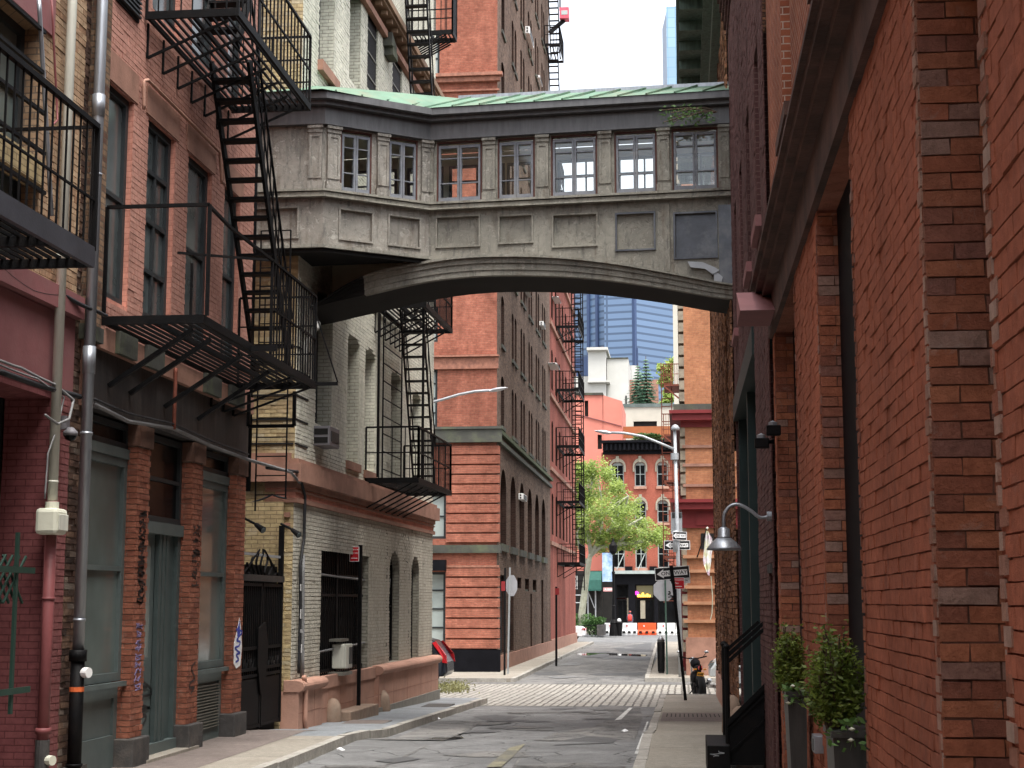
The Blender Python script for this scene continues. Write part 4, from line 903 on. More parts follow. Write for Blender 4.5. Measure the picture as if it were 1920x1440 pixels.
for u in (2.4, 3.3): mb.box(FG, u, u+.012, .1, zst-.28, .055, .064)
mb.build('stone_joints', M['brownstone'], base_o)
MB().box(FG, 5.0, GL+.12, -.3, .36, -.3, .2).build('foundation', paint('grey_foundation', (.20, .19, .165), .9, 0, .3, 6, .5, 30, .3, (.1, .095, .085), .5, True), gb)
# big grated opening
bo = tuple(big); gr = MB().box(FG, bo[0]+.01, bo[1]-.01, bo[2], bo[3], -.6, -.3).build('window', M['soffit'], gb)
mb = MB()
n = 26
for i in range(n+1): u = bo[0]+.03+(bo[1]-bo[0]-.06)*i/n; mb.bar(FG.P(u, bo[2], -.13), FG.P(u, bo[3], -.13), .02)
for z in (bo[2]+.06, bo[2]+1.45, bo[3]-.45): mb.box(FG, bo[0], bo[1], z-.025, z+.025, -.16, -.11)
mb.box(FG, bo[0]+1.6, bo[0]+1.68, bo[2], bo[3], -.105, -.09); mb.build('window_grille', M['black'], gb)
MB().box(FG, bo[0], bo[1], bo[3]-.5, bo[3], -.29, -.18).build('roller_box', M['black'], gb)
MB().tube([FG.P(bo[0], bo[3]-.44, -.08), FG.P(bo[0]+1.5, bo[3]-.47, -.08), FG.P(bo[1], bo[3]-.5, -.08)], .02).build('conduit', M['cable_grey'], gb)
MB().tube([FG.P(bo[0], bo[2]+.42, -.06), FG.P(bo[1], bo[2]+.5, -.06)], .02).build('conduit', M['cable_grey'], gb)
for o in ar:
    w = window(FG, o, .21, gb, 1, 2, .06, 'black', 'glass_dark', rise=o[4]); mb = MB()
    MB().tube([FG.P((o[0]+o[1])/2-.35*math.sin(math.pi*i/10)+.25, o[2]+.1+(o[3]-o[2]-.7)*i/10, -.14) for i in range(11)], .012).build('guard_hoop', M['cable_grey'], w)
for i, o in enumerate(up): 
    window(FG, o, .33, gb, 1, 2, .06, 'dkframe', 'glass_dark' if i != 2 else 'glass_dark', rise=o[4])
    if i > 0: MB().box(FG, o[0]-.06, o[1]+.06, o[2]-.16, o[2]-.002, -.1, .07).build('sill', M['brownstone'], gb)
for i, o in enumerate(u3):
    if i < 2: window(FG, o, .33, gb, 1, 2, .06, 'dkframe', 'glass')
    else:
        mb = MB(); mb.box(FG, o[0]+.01, o[1]-.01, o[2]+.01, o[3]-.01, -.09, -.03)
        sh = mb.build('shutter', M['black'], gb); mb = MB(); z = o[2]+.3
        while z < o[3]-.1: mb.box(FG, o[0]+.03, o[1]-.03, z, z+.03, -.03, -.01); z += .5
        mb.build('strap', M['louver'], sh)
MB().box(FG, u3[0][0]-.1, u3[0][1]+.1, u3[0][2]-.2, u3[0][2], -.2, .12).build('sill', M['brownstone'], gb)
# holes / arch marks
mb = MB()
for o in ar:
    cu, cz = (o[0]+o[1])/2, o[3]-.42
    for k in range(7):
        a = math.pi*(k+.5)/7; r = .82+.12*(k % 2); mb.bar(FG.P(cu+r*math.cos(a)*1.15, cz+r*math.sin(a)*1.3, .003), FG.P(cu+(r+.13)*math.cos(a)*1.15, cz+(r+.13)*math.sin(a)*1.3, .003), .03, .01)
    for z in (zst+.3, zst+1.0, zst+1.7, zst+2.3): mb.box(FG, o[0]-.28, o[0]-.24, z, z+.35, 0, .012)
mb.build('wall_scars', M['soffit'], gb)
# eaves
eo = MB(); ue0 = 2.0
eo.box(FG, 0, GL+.3, ZE, ZE+.06, 0, .3); eo.box(FG, 0, GL+.32, ZE+.061, ZE+.2, 0, .36)
ev = eo.build('eave', M['brownsoffit'], gb); mb = MB()
for i in range(24): mb.box(FG, .3+i*.55, .42+i*.55, ZE-.1, ZE-.001, .125, .25)
mb.build_each('eave_bracket', M['brownsoffit'], ev)
mb = MB(); mb.box(FG, 0, GL+.5, ZE-.35, ZE-.2, 0, .12); mb.build('frieze_band', M['brownstone'], gb)
vt = thing('wall_vent', 'pair of small hooded vents projecting from the pale upper wall above the bridge', 'vent', FG.P(9, 12, 0))
for (x, y) in ((717, 85), (719, 103)):
    u, z = FG.hit(x, y); MB().prism(FG, [(u, z), (u+.5, z), (u+.5, z+.12), (u, z+.3)], .0, .22).build('hood', M['greystone'], vt)
# pipes on grey wall
cable('bundle of cables running down the grey wall to the pink stone base', [H(500, 877, .1, FG), H(560, 885, .1, FG), H(572, 930, .08, FG), H(570, 1010, .08, FG), H(563, 1060, .08, FG), H(563, 1150, .08, FG), H(560, 1262, .08, FG)], .028, 'cable', .0)
cable('flat grey conduit with paper scraps down the grey wall', [H(568, 1040, .06, FG), H(567, 1270, .06, FG)], .035, 'grey_dummy' if 0 else 'cable_grey', .0, cat='pipe', name='pipe')
cable('pink painted pipe running down the front of the pink stone base', [H(570, 1268, .2, FG), H(573, 1290, .2, FG), H(572, 1350, .2, FG), H(574, 1368, .2, FG)], .045, 'pinkstone', .0, cat='pipe', name='pipe')
for k, (y0_, y1_) in enumerate(((1095, 1108), (1142, 1160), (1180, 1186), (1208, 1224))):
    u, z1_ = FG.hit(565, y0_, .1); z0_ = FG.z(565, y1_, .1); tag(MB().box(FG, u-.05, u+.05, z0_, z1_, .096, .1).build('paper_scrap', M['white']), 'torn white paper scrap stuck on the grey conduit, '+('topmost of four', 'second from the top', 'third from the top', 'lowest of four')[k], 'paper', 'paper scraps on the conduit')
tag(MB().tube([H(594, 615, .35, FG), H(596, 606, .3, FG), H(585, 625, .15, FG), H(574, 645, .08, FG), H(574, 700, .06, FG)], .05, 10).build('pipe', M['offwhite'], smooth=True), 'short white bent pipe under the bridge at the grey wall', 'pipe')
# air conditioners
def ac_unit(label, F, px0, py0, px1, py1, dd, m='ac', group=None, yaw=0):
    u0, z1 = F.hit(px0, py0, dd); u1, z0_ = F.hit(px1, py1, dd)
    t = thing('air_conditioner', label, 'air conditioner', F.P((u0+u1)/2, z0_, dd/2), group)
    MB().box(F, u0, u1, z0_, z1, 0, dd).build('case', M[m], t, bevel=.01)
    mb = MB(); w, h = (u1-u0), (z1-z0_)
    mb.box(F, u0+w*.12, u1-w*.12, z0_+h*.12, z1-h*.12, dd, dd+.012); mb.build('grille', M['dkframe'], t)
    mb = MB(); [mb.box(F, u0-.012, u0, z0_+h*q, z0_+h*(q+.28), .06, dd-.08) for q in (.14, .56)]; mb.build('side_vent', M['soffit'], t)
    return t
u0, z1 = FG.hit(618, 798, .3); u1, z0_ = FG.hit(636, 842, .3)
ac1 = thing('air_conditioner', 'grey window air conditioner jutting from the tall window below the bridge', 'air conditioner', FG.P(u0, z0_, 0))
MB().box(FG, u0, u1, z0_, z1, -.1, .3).build('case', M['ac'], ac1, bevel=.01)
MB().box(FG, u0+.12, u1-.06, z0_+.08, z1-.08, .3, .31).build('grille', M['dkframe'], ac1)
for q in (.12, .56): MB().box(FG, u0-.01, u0, z0_+(z1-z0_)*q, z0_+(z1-z0_)*(q+.3), .02, .27).build('side_vent', M['soffit'], ac1)
u0, z1 = FG.hit(640, 1208, .1); u1, z0_ = FG.hit(662, 1250, .1)
ac2 = thing('air_conditioner', 'cream box air conditioner on brackets in the black grated opening', 'air conditioner', FG.P(u0, z0_, 0))
u1 = u0+.5; MB().box(FG, u0, u1, z0_, z1, -.08, .2).build('case', M['pipe_white'], ac2, bevel=.02)
MB().box(FG, u0+.22, u1-.06, z0_+.08, z1-.06, .2, .212).build('grille', M['dkframe'], ac2)
MB().box(FG, u0-.2, u1, z0_-.12, z0_-.06, -.1, .2).build('bracket', M['louver'], ac2); MB().box(FG, u0-.15, u1, z1+.05, z1+.1, -.1, .12).build('canopy', M['louver'], ac2)
# stone wheel guards
def guard(label, p, h, r):
    t = MB().lathe(p, [(r*1.0, -.1), (r*1.02, h*.1), (r*.97, h*.45), (r*.85, h*.72), (r*.6, h*.9), (r*.25, h*.99), (.0, h)], 16).build('wheel_guard', M['rough_stone'], smooth=True)
    return tag(t, label, 'guard stone')
M['rough_stone'] = paint('rough_guard_stone', (.24, .17, .125), .9, 0, .25, 4, .6, 25, .3, (.3, .25, .2), .4)
guard('smaller rounded brown wheel guard stone at the nearer end of the step', gp(617, 1353, 0)+Vector((.07, 0, 0)), .42, .16)
guard('larger rounded brown wheel guard stone at the farther end of the step', gp(698, 1333, 0)+Vector((.14, 0, 0)), .45, .24)
sp0, sp1 = FG.u(636, 1320, .2), FG.u(690, 1310, .2)
tag(MB().box(FG, sp0, sp1, zg(29)-.2, zg(29)+.17, .07, .42).build('doorstep', M['rough_stone'], bevel=.02), 'long brown stone step under the grated opening', 'step')
# ---------------------------------------------------------------- iron gate across the alley
FGt = Fr((-6.6, 23.65, 0), (0, 1, 0), (1, 0, 0))
gt = thing('iron_gate', 'black double iron gate with twisted bars closing the alley', 'gate', (-6.62, 25, .4))
g0, g1 = 23.53, 26.1; zgt_ = FL.z(500, 1093, -.1); zs_ = FL.z(520, 1255, -.1); zr_ = FL.z(480, 1220, -.1)
gm = (g0+g1)/2; zb0 = zg(25)+.05
for k, (a, b) in enumerate(((g0, gm-.03), (gm+.03, g1))):
    fr = MB(); fr.box(FL, a, a+.05, zb0, zgt_, -.12, -.07); fr.box(FL, b-.05, b, zb0, zgt_, -.12, -.07)
    for z in (zb0+.02, zs_-.06, zr_+.02, zr_-.3, zgt_-.06): fr.box(FL, a+.05, b-.05, z, z+.05, -.12, -.07)
    lf = fr.build('gate_leaf', M['black'], gt); mb = MB()
    for i in range(1, 10): u = a+.05+(b-a-.1)*i/10; mb.bar(FL.P(u, zs_-.05, -.095), FL.P(u, zgt_, -.095), .024)
    for i in range(6): u = a+.1+(b-a-.2)*i/6; mb.bar(FL.P(u, zr_-.28, -.095), FL.P(u+.1, zr_-.12, -.095), .03)
    mb.build('bars', M['black'], lf)
    MB().box(FL, a+.05, b-.05, zb0+.05, zs_-.08, -.11, -.08).build('kick_panel', M['black'], lf)
MB().prism(FL, [(gm-.32, zr_+.35), (gm+.1, zr_+.45), (gm+.3, zr_+.1), (gm+.2, zs_-.1), (gm-.1, zs_-.35), (gm-.3, zs_+.1)], -.065, -.045).build('lock_plate', M['black'], gt)
# overthrow ornament
zot = zgt_+.42
MB().box(FL, g0, g1, zgt_+.02, zgt_+.12, -.14, -.05).build('lintel_bar', M['fascia'], gt)
mb = MB(); cu = gm
for i in range(7):
    a = (i-3)/3*.8; pts = [(cu+a+.1*math.sin(t*5+i)*(1-t*.3), zgt_+.12+.42*(1-abs(a)*.7)*t) for t in [k/7 for k in range(8)]]; 
    mb.tube([FL.P(p, q, -.1) for p, q in pts], .02, 6)
mb.tube([FL.P(g0+.2, zgt_+.12, -.1), FL.P(gm-.15, zot+.1, -.1)], .018, 6); mb.tube([FL.P(g1-.2, zgt_+.12, -.1), FL.P(gm+.15, zot+.1, -.1)], .018, 6)
mb.build('scrollwork', M['black'], gt)
MB().box(FL, g0, g1, zot+.0, zot+.04, -.16, -.1).build('top_rail', M['galv'], gt)
MB().box(FL, g0-.02, g0+.05, zb0, FL.z(463, 965), -.14, -.06).build('gate_post', M['black'], gt); MB().box(FL, g1-.1, g1-.03, zb0, FL.z(535, 985), -.14, -.06).build('gate_post', M['black'], gt)
mb = MB(); mb.wbox(-12, -6.72, 26.18, 26.29, .0, 4.2); tag(mb.build('alley_back_wall', M['yellow_brick']), 'yellow brick wall at the back of the gated alley', 'wall')
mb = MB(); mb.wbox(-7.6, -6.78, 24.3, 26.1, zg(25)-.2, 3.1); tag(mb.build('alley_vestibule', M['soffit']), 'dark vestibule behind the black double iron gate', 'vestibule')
def spot(label, p, dirv, r=.055, group=None):
    t = thing('flood_light', label, 'lamp', p, group); d = Vector(dirv).normalized()
    MB().tube([Vector(p)+d*.02, Vector(p)+d*.2], r*.6, 12, r).build('lamp_head', M['black'], t, smooth=False)
    MB().tube([Vector(p), Vector(p)-d*.12+Vector((-.1, 0, .03))], .02).build('arm', M['black'], t)
    MB().tube([Vector(p)+d*.201, Vector(p)+d*.21], r*.85, 12).build('lens', M['glass'], t); return t
spot('small black spotlight above the left leaf of the iron gate', H(478, 982, .1), (.6, -.3, -.4))
spot('small black spotlight above the right leaf of the iron gate', H(546, 992, .1), (.6, -.3, -.4))
cable('loose black cables drooping over the yellow brick above the gate', [FS.P(1.35, FS.z(470, 920), .1), FS.P(1.1, FS.z(495, 930), .1), FS.P(.8, FS.z(510, 945), .1), FS.P(.35, FS.z(545, 928), .1), FS.P(.1, FS.z(552, 935), .1)], .018, sag=.1)
cable('pair of black cables hanging down the yellow side wall beside the fascia', [FS.P(1.5, FS.z(465, 760), .08), FS.P(1.15, FS.z(478, 780), .08), FS.P(1.1, FS.z(480, 850), .08), FS.P(1.12, FS.z(482, 905), .08), FS.P(1.4, FS.z(465, 920), .08)], .02, sag=.02)
# ---------------------------------------------------------------- grey building fire escape
fg = thing('fire_escape', 'black iron fire escape with caged platforms on the pale grey building beyond the bridge', 'fire escape', FG.P(8, 5, 0))
GD = 1.12
q = FG.u(683, 885); gu0 = q; gu1 = FG.u(845, 918, GD)
lv_z = [FG.z(845, 921, GD), FG.z(847, 617, GD)]; lv_z.append(lv_z[1]+(lv_z[1]-lv_z[0])); lv_z.append(FG.z(846, 52, GD))
gA = [(gu0, gu1), (FG.u(700, 590), FG.u(847, 617, GD)), (gu0, gu1), (FG.u(770, 40), FG.u(848, 50, GD))]
for k, (z, (a, b)) in enumerate(zip(lv_z, gA)):
    if k == 2: continue
    m = MB(); platform(m, FG, a, b, z, .03, GD, .1); m.build('platform_slats', M['black'], fg)
    m = MB(); edges(m, FG, a, b, z, .02, GD, .1); m.build('platform_frame', M['black'], fg)
    m = MB(); rail(m, FG.P(a, z, GD), FG.P(b, z, GD), 1.05, 24, (.5,), .035, bw=.018); m.build('railing', M['black'], fg)
    m = MB(); rail(m, FG.P(b, z, GD), FG.P(b, z, .03), 1.05, 8, (.5,), .035, bw=.018); m.build('railing', M['black'], fg); m = MB(); rail(m, FG.P(a, z, GD), FG.P(a, z, .03), 1.05, 4, (.5,), .035, bw=.018); m.build('railing', M['black'], fg)
    m = MB(); nb = 6
    brackets(m, FG, [a+.1+(b-a-.2)*i/nb for i in range(nb+1)], z, GD-.1, .6, .03); m.build_each('bracket', M['black'], fg)
for (zA_, zB_, ua, ub) in ((lv_z[0], lv_z[1], gu1-.9, gu1-2.6), (lv_z[1], lv_z[3]-3.9, gu1-.9, gu1-2.6), (lv_z[3]-3.9, lv_z[3], gu1-1.0, gu1-2.4)):
    ms, mt = MB(), MB(); Wg = FG.N*.48
    steps(mt, ms, FG.P(ua, zA_, .45), FG.P(ub, zB_, .45), Wg, 15, .16, .03, .09); ms.build('stringer', M['black'], fg); mt.build('stair_treads', M['black'], fg)
    for w_ in (0, 1):
        m = MB(); A, B = FG.P(ua, zA_+.9, .45)+Wg*w_, FG.P(ub, zB_+.9, .45)+Wg*w_; m.bar(A, B, .025)
        for i in range(1, 7): p = A.lerp(B, i/7); m.bar(p, p-Vector((0, 0, .9)), .014)
        m.build('handrail', M['black'], fg)
m = MB(); la, lb = FG.u(718, 760, .1), FG.u(753, 760, .1)
for u in (la, lb): m.bar(FG.P(u, lv_z[0]-.0, .1), FG.P(u, lv_z[1]+1, .1), .03)
z = lv_z[0]+.3
while z < lv_z[1]: m.bar(FG.P(la, z, .1), FG.P(lb, z, .1), .02); z += .38
m.build('wall_ladder', M['black'], fg)
m = MB(); uu = FG.u(700, 760, .9); m.bar(FG.P(FG.u(705, 760, .3), lv_z[0], .35), FG.P(FG.u(705, 700, .3), lv_z[1], .35), .045); m.bar(FG.P(gu1-2.7, lv_z[0], .98), FG.P(gu1-2.7, lv_z[1], .98), .05); m.build('support_post', M['black'], fg)
# ---------------------------------------------------------------- parking sign on the left pavement
sg = thing('sign_post', 'black leaning-free post with small red parking sign on the left pavement', 'sign', (-6.1, 31, .2))
sg['label'] = 'black post with small red parking sign in front of the black grated opening'
pb = gp(672, 1343, 0); px_, py_ = pb.x, pb.y; ztop = at(676, 1022, py_).z
MB().wbox(px_-.035, px_+.035, py_-.03, py_+.03, zg(py_)-.1, ztop).build('post', M['black'], sg)
FPk = Fr((px_, py_, 0), (1, 0, 0), (0, -1, 0)); su0, sz1 = FPk.hit(659, 1025); su1, sz0 = FPk.hit(676, 1053)
pl = MB().box(FPk, su0-.03, su1-.02, sz0, sz1, .035, .04).build('sign_plate', M['signwhite'], sg); MB().box(FPk, su0-.015, su1-.035, sz0+.012, sz1-.012, .04, .043).build('sign_face', M['signred'], pl)
cuu = (su0+su1)/2-.025
text(pl, FPk, 'NO PARKING', cuu, sz1-.06, .034, 'signwhite', .0435); text(pl, FPk, 'ANYTIME', cuu, sz1-.13, .036, 'signwhite', .0435)
MB().box(FPk, su0+.0, su1-.05, sz1-.235, sz1-.222, .0432, .0445).build('arrow', M['signwhite'], pl)
# ================================================================ corner building across the cross street
FB = Fr((-6.8, 58, 0), (-1, 0, 0), (0, -1, 0)); FBs = Fr((-6.8, 58, 0), (0, 1, 0), (1, 0, 0))
cb = thing('corner_building', 'tall orange-red brick corner building with banded rusticated base and dark brick side', 'building', (-12, 58, 0))
zc = lambda y: FB.z(880, y)
wl = FB.u(836, 980)                # right-hand jamb of the left window strip
wlist = [(wl, wl+2.2, zc(1010), zc(925)), (wl, wl+2.2, zc(1212), zc(1072)), (wl+.35, wl+2.2, zc(800), zc(690)), (wl+.35, wl+2.2, zc(640), zc(575)), (wl+.35, wl+2.2, zc(150), zc(60))]
TOPB = 42
mb = MB(); wall(mb, FB, 0, 16, zc(1217), TOPB, wlist, .25); mb.box(FB, .75, 16, -.3, TOPB, -24, -.6); mb.build('front_wall', M['orange_brick'], cb)
M['infill_dark'] = brick('shaded_reveal_brick', (.06, .03, .024), (.035, .02, .016), (.07, .05, .04), ms=.012, bs=.8)  # window reveals coloured dark to stand for shade in the recesses
ARC = [(1.2+3.55*k, 3.2+3.55*k, FBs.z(947, 1022), FBs.z(947, 882), .95) for k in range(6)]
ops = list(ARC)
zrow = []
zt_ = FBs.z(943, 707); rowh = FBs.z(943, 557)-zt_
rows = [zt_+rowh*i for i in range(-1, 9)]
narrow = [(1.35, 2.45)]+[(c+s, c+s+.75) for c in [5.2+3.55*k for k in range(5)] for s in (0, 1.15)]
for r in rows:
    if r+.1 > TOPB: break
    for (a, b) in narrow:
        if r < FBs.z(943, 760) and a > 0 and r-1.9 < FBs.z(947, 855): continue
        ops.append((a, b, r-1.95, r, .2))
shop = [(1.0+3.0*k, 2.9+3.0*k, FBs.z(941, 1225), FBs.z(941, 1078)) for k in range(2)]
dps = [(7.4, 9.0, 3.1, FBs.z(941, 1078)), (10.6, 12.4, 3.0, FBs.z(941, 1078)), (14.2, 16.0, 3.0, FBs.z(941, 1078)), (18.6, 19.7, .1, 3.6), (13.0, 13.8, .1, 2.9)]
SL = 24.0
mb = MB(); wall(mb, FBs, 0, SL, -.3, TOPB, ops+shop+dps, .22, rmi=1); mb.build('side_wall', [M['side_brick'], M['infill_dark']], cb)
MB().box(FBs, .03, SL, -.3, TOPB, -.6, -.23).build('window_infill', M['infill_brick'], cb)
for o in shop: window(FBs, o, .2, cb, 2, 3, .08, 'dkframe', 'glass_blue')
for o in dps[:3]:
    mb = MB(); z = o[2]
    while z < o[3]-.5: mb.box(FBs, o[0]+.02, o[1]-.02, z, z+.08, -.16, -.04); z += .17
    mb.build('shutter_louvre', M['greystone'], cb)
for o in dps[3:]: MB().box(FBs, o[0]+.02, o[1]-.02, o[2], o[3]-.02, -.2, -.15).build('door', M['black_base'], cb)
for o in ARC: MB().box(FBs, o[0]-.15, o[1]+.15, o[2]-.28, o[2]-.002, -.1, .1).build('sill', M['greystone'], cb)
nn = 0
for r in rows:
    for (a, b) in narrow:
        if any(abs(x[0]-a) < .01 and abs(x[3]-r) < .01 for x in ops):
            nn += 1
            if nn <= 90:
                MB().box(FBs, a+.02, b-.02, r-1.93, r-.02, -.21, -.17).build('window', M['void'], cb)
mb = MB()
for r in rows:
    for (a, b) in narrow:
        if any(abs(x[0]-a) < .01 and abs(x[3]-r) < .01 for x in ops): mb.box(FBs, a-.08, b+.08, r-2.1, r-1.96, -.05, .07)
tag(mb.build('window_sills', M['greystone'], cb), kind='stuff')
for o in wlist:
    window(FB, o, .2, cb, 1, 2 if o[3]-o[2] < 2 else 4, .1, 'dkframe', 'glass_white')
# rustication: proud bands with dark joints
def bands(z0, z1, n, u0, u1, d, m='orange_brick'):
    h = (z1-z0)/n
    for i in range(n):
        mb = MB(); mb.box(FB, -.12, u1, z0+i*h+.03, z0+(i+1)*h-.03, 0, d); mb.box(FBs, .002, .35, z0+i*h+.032, z0+(i+1)*h-.032, .001, .09); mb.build('rusticated_band', M[m], cb)
bands(zc(1217), zc(1063), 8, 0, wl-.02, .1); bands(zc(1018), zc(835), 10, 0, wl-.02, .1)
mb = MB(); mb.box(FB, -.16, 16, zc(1037), zc(1022), 0, .16); mb.box(FBs, .002, .6, zc(1037)+.003, zc(1022)-.003, .0, .12); mb.box(FB, -.2, 16, zc(830), zc(806), 0, .2); mb.box(FB, -.24, 16, zc(805.5), zc(801), 0, .26); mb.box(FBs, .002, SL, zc(830)+.003, zc(822), 0, .12); mb.build_each('stone_course', M['greystone'], cb)
mb = MB(); mb.box(FBs, .21, SL, zc(812), zc(805), 0, .16); mb.build('belt_course', paint('mossy_belt', (.07, .085, .045), .9, 0, .3, 3), cb)
mb = MB(); mb.box(FB, -.1, 16, zc(670), zc(667), 0, .22); mb.box(FB, -.06, 16, zc(692), zc(671), 0, .1); mb.box(FB, -.22, 16, zc(146), zc(140), 0, .3); mb.box(FB, -.12, 16, zc(155), zc(146.5), 0, .18); mb.box(FB, -.08, 16, zc(172), zc(169), 0, .1); mb.box(FB, -.1, 16, zc(1064), zc(1060), 0, .12)
mb.build_each('terracotta_course', paint('terracotta', (.30, .13, .085), .8, 0, .3, 8, .8, 14, .4, (.12, .06, .05), .5), cb)
MB().box(FB, -.15, wl, -.2, zc(1218), 0, .16).build('black_plinth', M['black_base'], cb)
MB().box(FBs, .002, SL, -.2, .55, 0, .06).build('foundation', M['brownstone'], cb)
MB().box(FB, wl-.05, wl+2.6, zc(1070), zc(1050), .101, .4).build('awning_box', M['black_base'], cb)
# wall air conditioners on the dark side
for i, (x, y, w, h) in enumerate(((993, 62, 8, 17), (1012, 145, 5, 14), (1009, 185, 5, 20), (981, 925, 7, 16), (992, 547, 5, 10), (1019, 602, 4, 16))):
    FBx = FBs; ac_unit(['boxy white air conditioner high on the dark brick side, topmost', 'white air conditioner on the dark brick side, second from the top', 'white air conditioner just above the bridge roof on the dark side', 'white air conditioner in a bricked-up arched window', 'white air conditioner under the arch soffit line on the dark side', 'slim white air conditioner low on the dark brick side'][i], FBx, x, y, x+w, y+h, .2, 'white')
# red painted building further down
rbF = Fr((-6.85, 82.05, 0), (0, 1, 0), (1, 0, 0))
rbd = thing('brick_building', 'red painted brick building beyond the dark brick side wall', 'building', (-8, 92, 0))
ops = [(1.5+2.6*k, 2.6+2.6*k, 3.9*j+2.2, 3.9*j+4.4, .2) for j in range(1, 6) for k in range(7)]
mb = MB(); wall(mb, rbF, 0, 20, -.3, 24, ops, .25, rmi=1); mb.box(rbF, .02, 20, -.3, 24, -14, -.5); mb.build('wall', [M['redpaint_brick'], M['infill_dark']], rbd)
for o in ops: MB().box(rbF, o[0]+.02, o[1]-.02, o[2]+.02, o[3], -.24, -.2).build('window', M['void'], rbd)
mb = MB(); [mb.box(rbF, 0, 20, 3.9*j+1.6, 3.9*j+1.8, 0, .12) for j in range(1, 6)]; mb.build('belt_courses', M['brownstone'], rbd)
MB().box(rbF, 0, 20, -.2, .6, 0, .1).build('foundation', M['brownstone'], rbd)
ff = thing('fire_escape', 'tall black fire escape on the far red painted building', 'fire escape', rbF.P(12, 5, 0))
ue_, ud_ = 5.5, 1.25
zl = [rbF.z(1096, y, ud_) for y in (1058, 949, 851, 752, 642)]; zl = zl+[zl[-1]+3.9*i for i in (1,) if zl[-1]+3.9*i < 23]
ue1 = rbF.u(1096, 900, ud_); ue0_ = ue1-5
for k, z in enumerate(zl):
    m = MB(); platform(m, rbF, ue0_, ue1, z, .03, ud_, .2); edges(m, rbF, ue0_, ue1, z, .02, ud_, .14); m.build('platform', M['black'], ff)
    m = MB(); rail(m, rbF.P(ue0_, z, ud_), rbF.P(ue1, z, ud_), 1.0, 14, (.5,), .04, bw=.022); rail(m, rbF.P(ue1, z, ud_), rbF.P(ue1, z, .02), 1.0, 5, (.5,), .04, bw=.022); rail(m, rbF.P(ue0_, z, ud_), rbF.P(ue0_, z, .02), 1.0, 5, (.5,), .04, bw=.022); m.build('railing', M['black'], ff)
    m = MB(); brackets(m, rbF, (ue0_+.2, ue1-.2), z, ud_, .8, .04); m.build_each('bracket', M['black'], ff)
    if k < len(zl)-1:
        ms, mt = MB(), MB(); steps(mt, ms, rbF.P(ue1-.8, z, .6), rbF.P(ue1-1.2, zl[k+1], .6), rbF.N*.55, 12, .15, .05, .08); ms.build('stringer', M['black'], ff); mt.build('stair_treads', M['black'], ff)
ac_unit('pale air conditioner on the red building just under the bridge arch', rbF, 1047, 557, 1052, 568, .35, 'white'); ac_unit('pale air conditioner on the red building below the one under the arch', rbF, 1044, 680, 1050, 694, .5, 'white')

m = MB(); uL = ue1-.3
for d_ in (.75, 1.22): m.tube([rbF.P(uL, 3.2, d_), rbF.P(uL, 23.5, d_)], .035, 5)
m.build_each('ladder_rail', M['black'], ff); m = MB(); z = 3.4
while z < 23.4: m.bar(rbF.P(uL, z, .75), rbF.P(uL, z, 1.22), .04); z += .34
m.build_each('rung', M['black'], ff)
f2 = thing('fire_escape', 'black fire escape high on the dark brick side above the bridge roof', 'fire escape', FBs.P(22.5, 26, 0))
z2 = [24.4, 28.0, 31.6, 35.2]
for k, z in enumerate(z2):
    m = MB(); platform(m, FBs, 21.2, 23.9, z, .03, .8, .15); m.build('platform_slats', M['black'], f2)
    m = MB(); edges(m, FBs, 21.2, 23.9, z, .02, .8, .12); m.build('platform_frame', M['black'], f2)
    m = MB(); rail(m, FBs.P(21.2, z, .8), FBs.P(23.9, z, .8), 1.0, 12, (.5,), .04, bw=.022); m.build('railing', M['black'], f2)
    m = MB(); rail(m, FBs.P(21.2, z, .8), FBs.P(21.2, z, .02), 1.0, 5, (.5,), .04, bw=.022); m.build('railing', M['black'], f2)
    if k < 3:
        ms, mt = MB(), MB(); steps(mt, ms, FBs.P(23.6, z, .15), FBs.P(21.8, z2[k+1], .15), FBs.N*.5, 12, .15, .05, .1); ms.build_each('stringer', M['black'], f2); mt.build('stair_treads', M['black'], f2)
# ================================================================ SKYBRIDGE
YC = 27.0
pC = at(805, 380, YC)
pE = Vector((1.0, 26.55, 0))
FM = Fr((pC.x, pC.y, 0), (pE.x-pC.x, pE.y-pC.y, 0), (pE.y-pC.y, -(pE.x-pC.x), 0))        # main front plane
LM = (Vector((pE.x, pE.y, 0))-Vector((pC.x, pC.y, 0))).length
pB = at(607, 350, 25.85)
FBB = Fr((pB.x, pB.y, 0), (pC.x-pB.x, pC.y-pB.y, 0), (pC.y-pB.y, -(pC.x-pB.x), 0)); LB = (Vector((pC.x, pC.y, 0))-Vector((pB.x, pB.y, 0))).length
FA = Fr((pB.x, pB.y, 0), (-1, 0, 0), (0, -1, 0)); LA = 1.35
br = thing('skybridge', 'two-storey-high enclosed footbridge with peeling grey-beige panels, casement windows and green copper roof', 'footbridge', (pC.x+2, pC.y+1, 6))
br['label'] = 'enclosed arched footbridge with peeling beige panels and green copper roof spanning the lane'
zR = FM.z(1000, 203, .35); zF1 = FM.z(1000, 219, .1); zF0 = FM.z(1000, 249, .05); zH = FM.z(1000, 257); zS = FM.z(1000, 371); zSt = FM.z(1000, 384)
zBm = FM.z(812, 488)                                 # underside of the bay
pan_z1 = FM.z(1000, 405); pan_z0 = FM.z(1000, 460)
DP = 1.5
M1, M2 = 'bridge', 'bridge_bay'
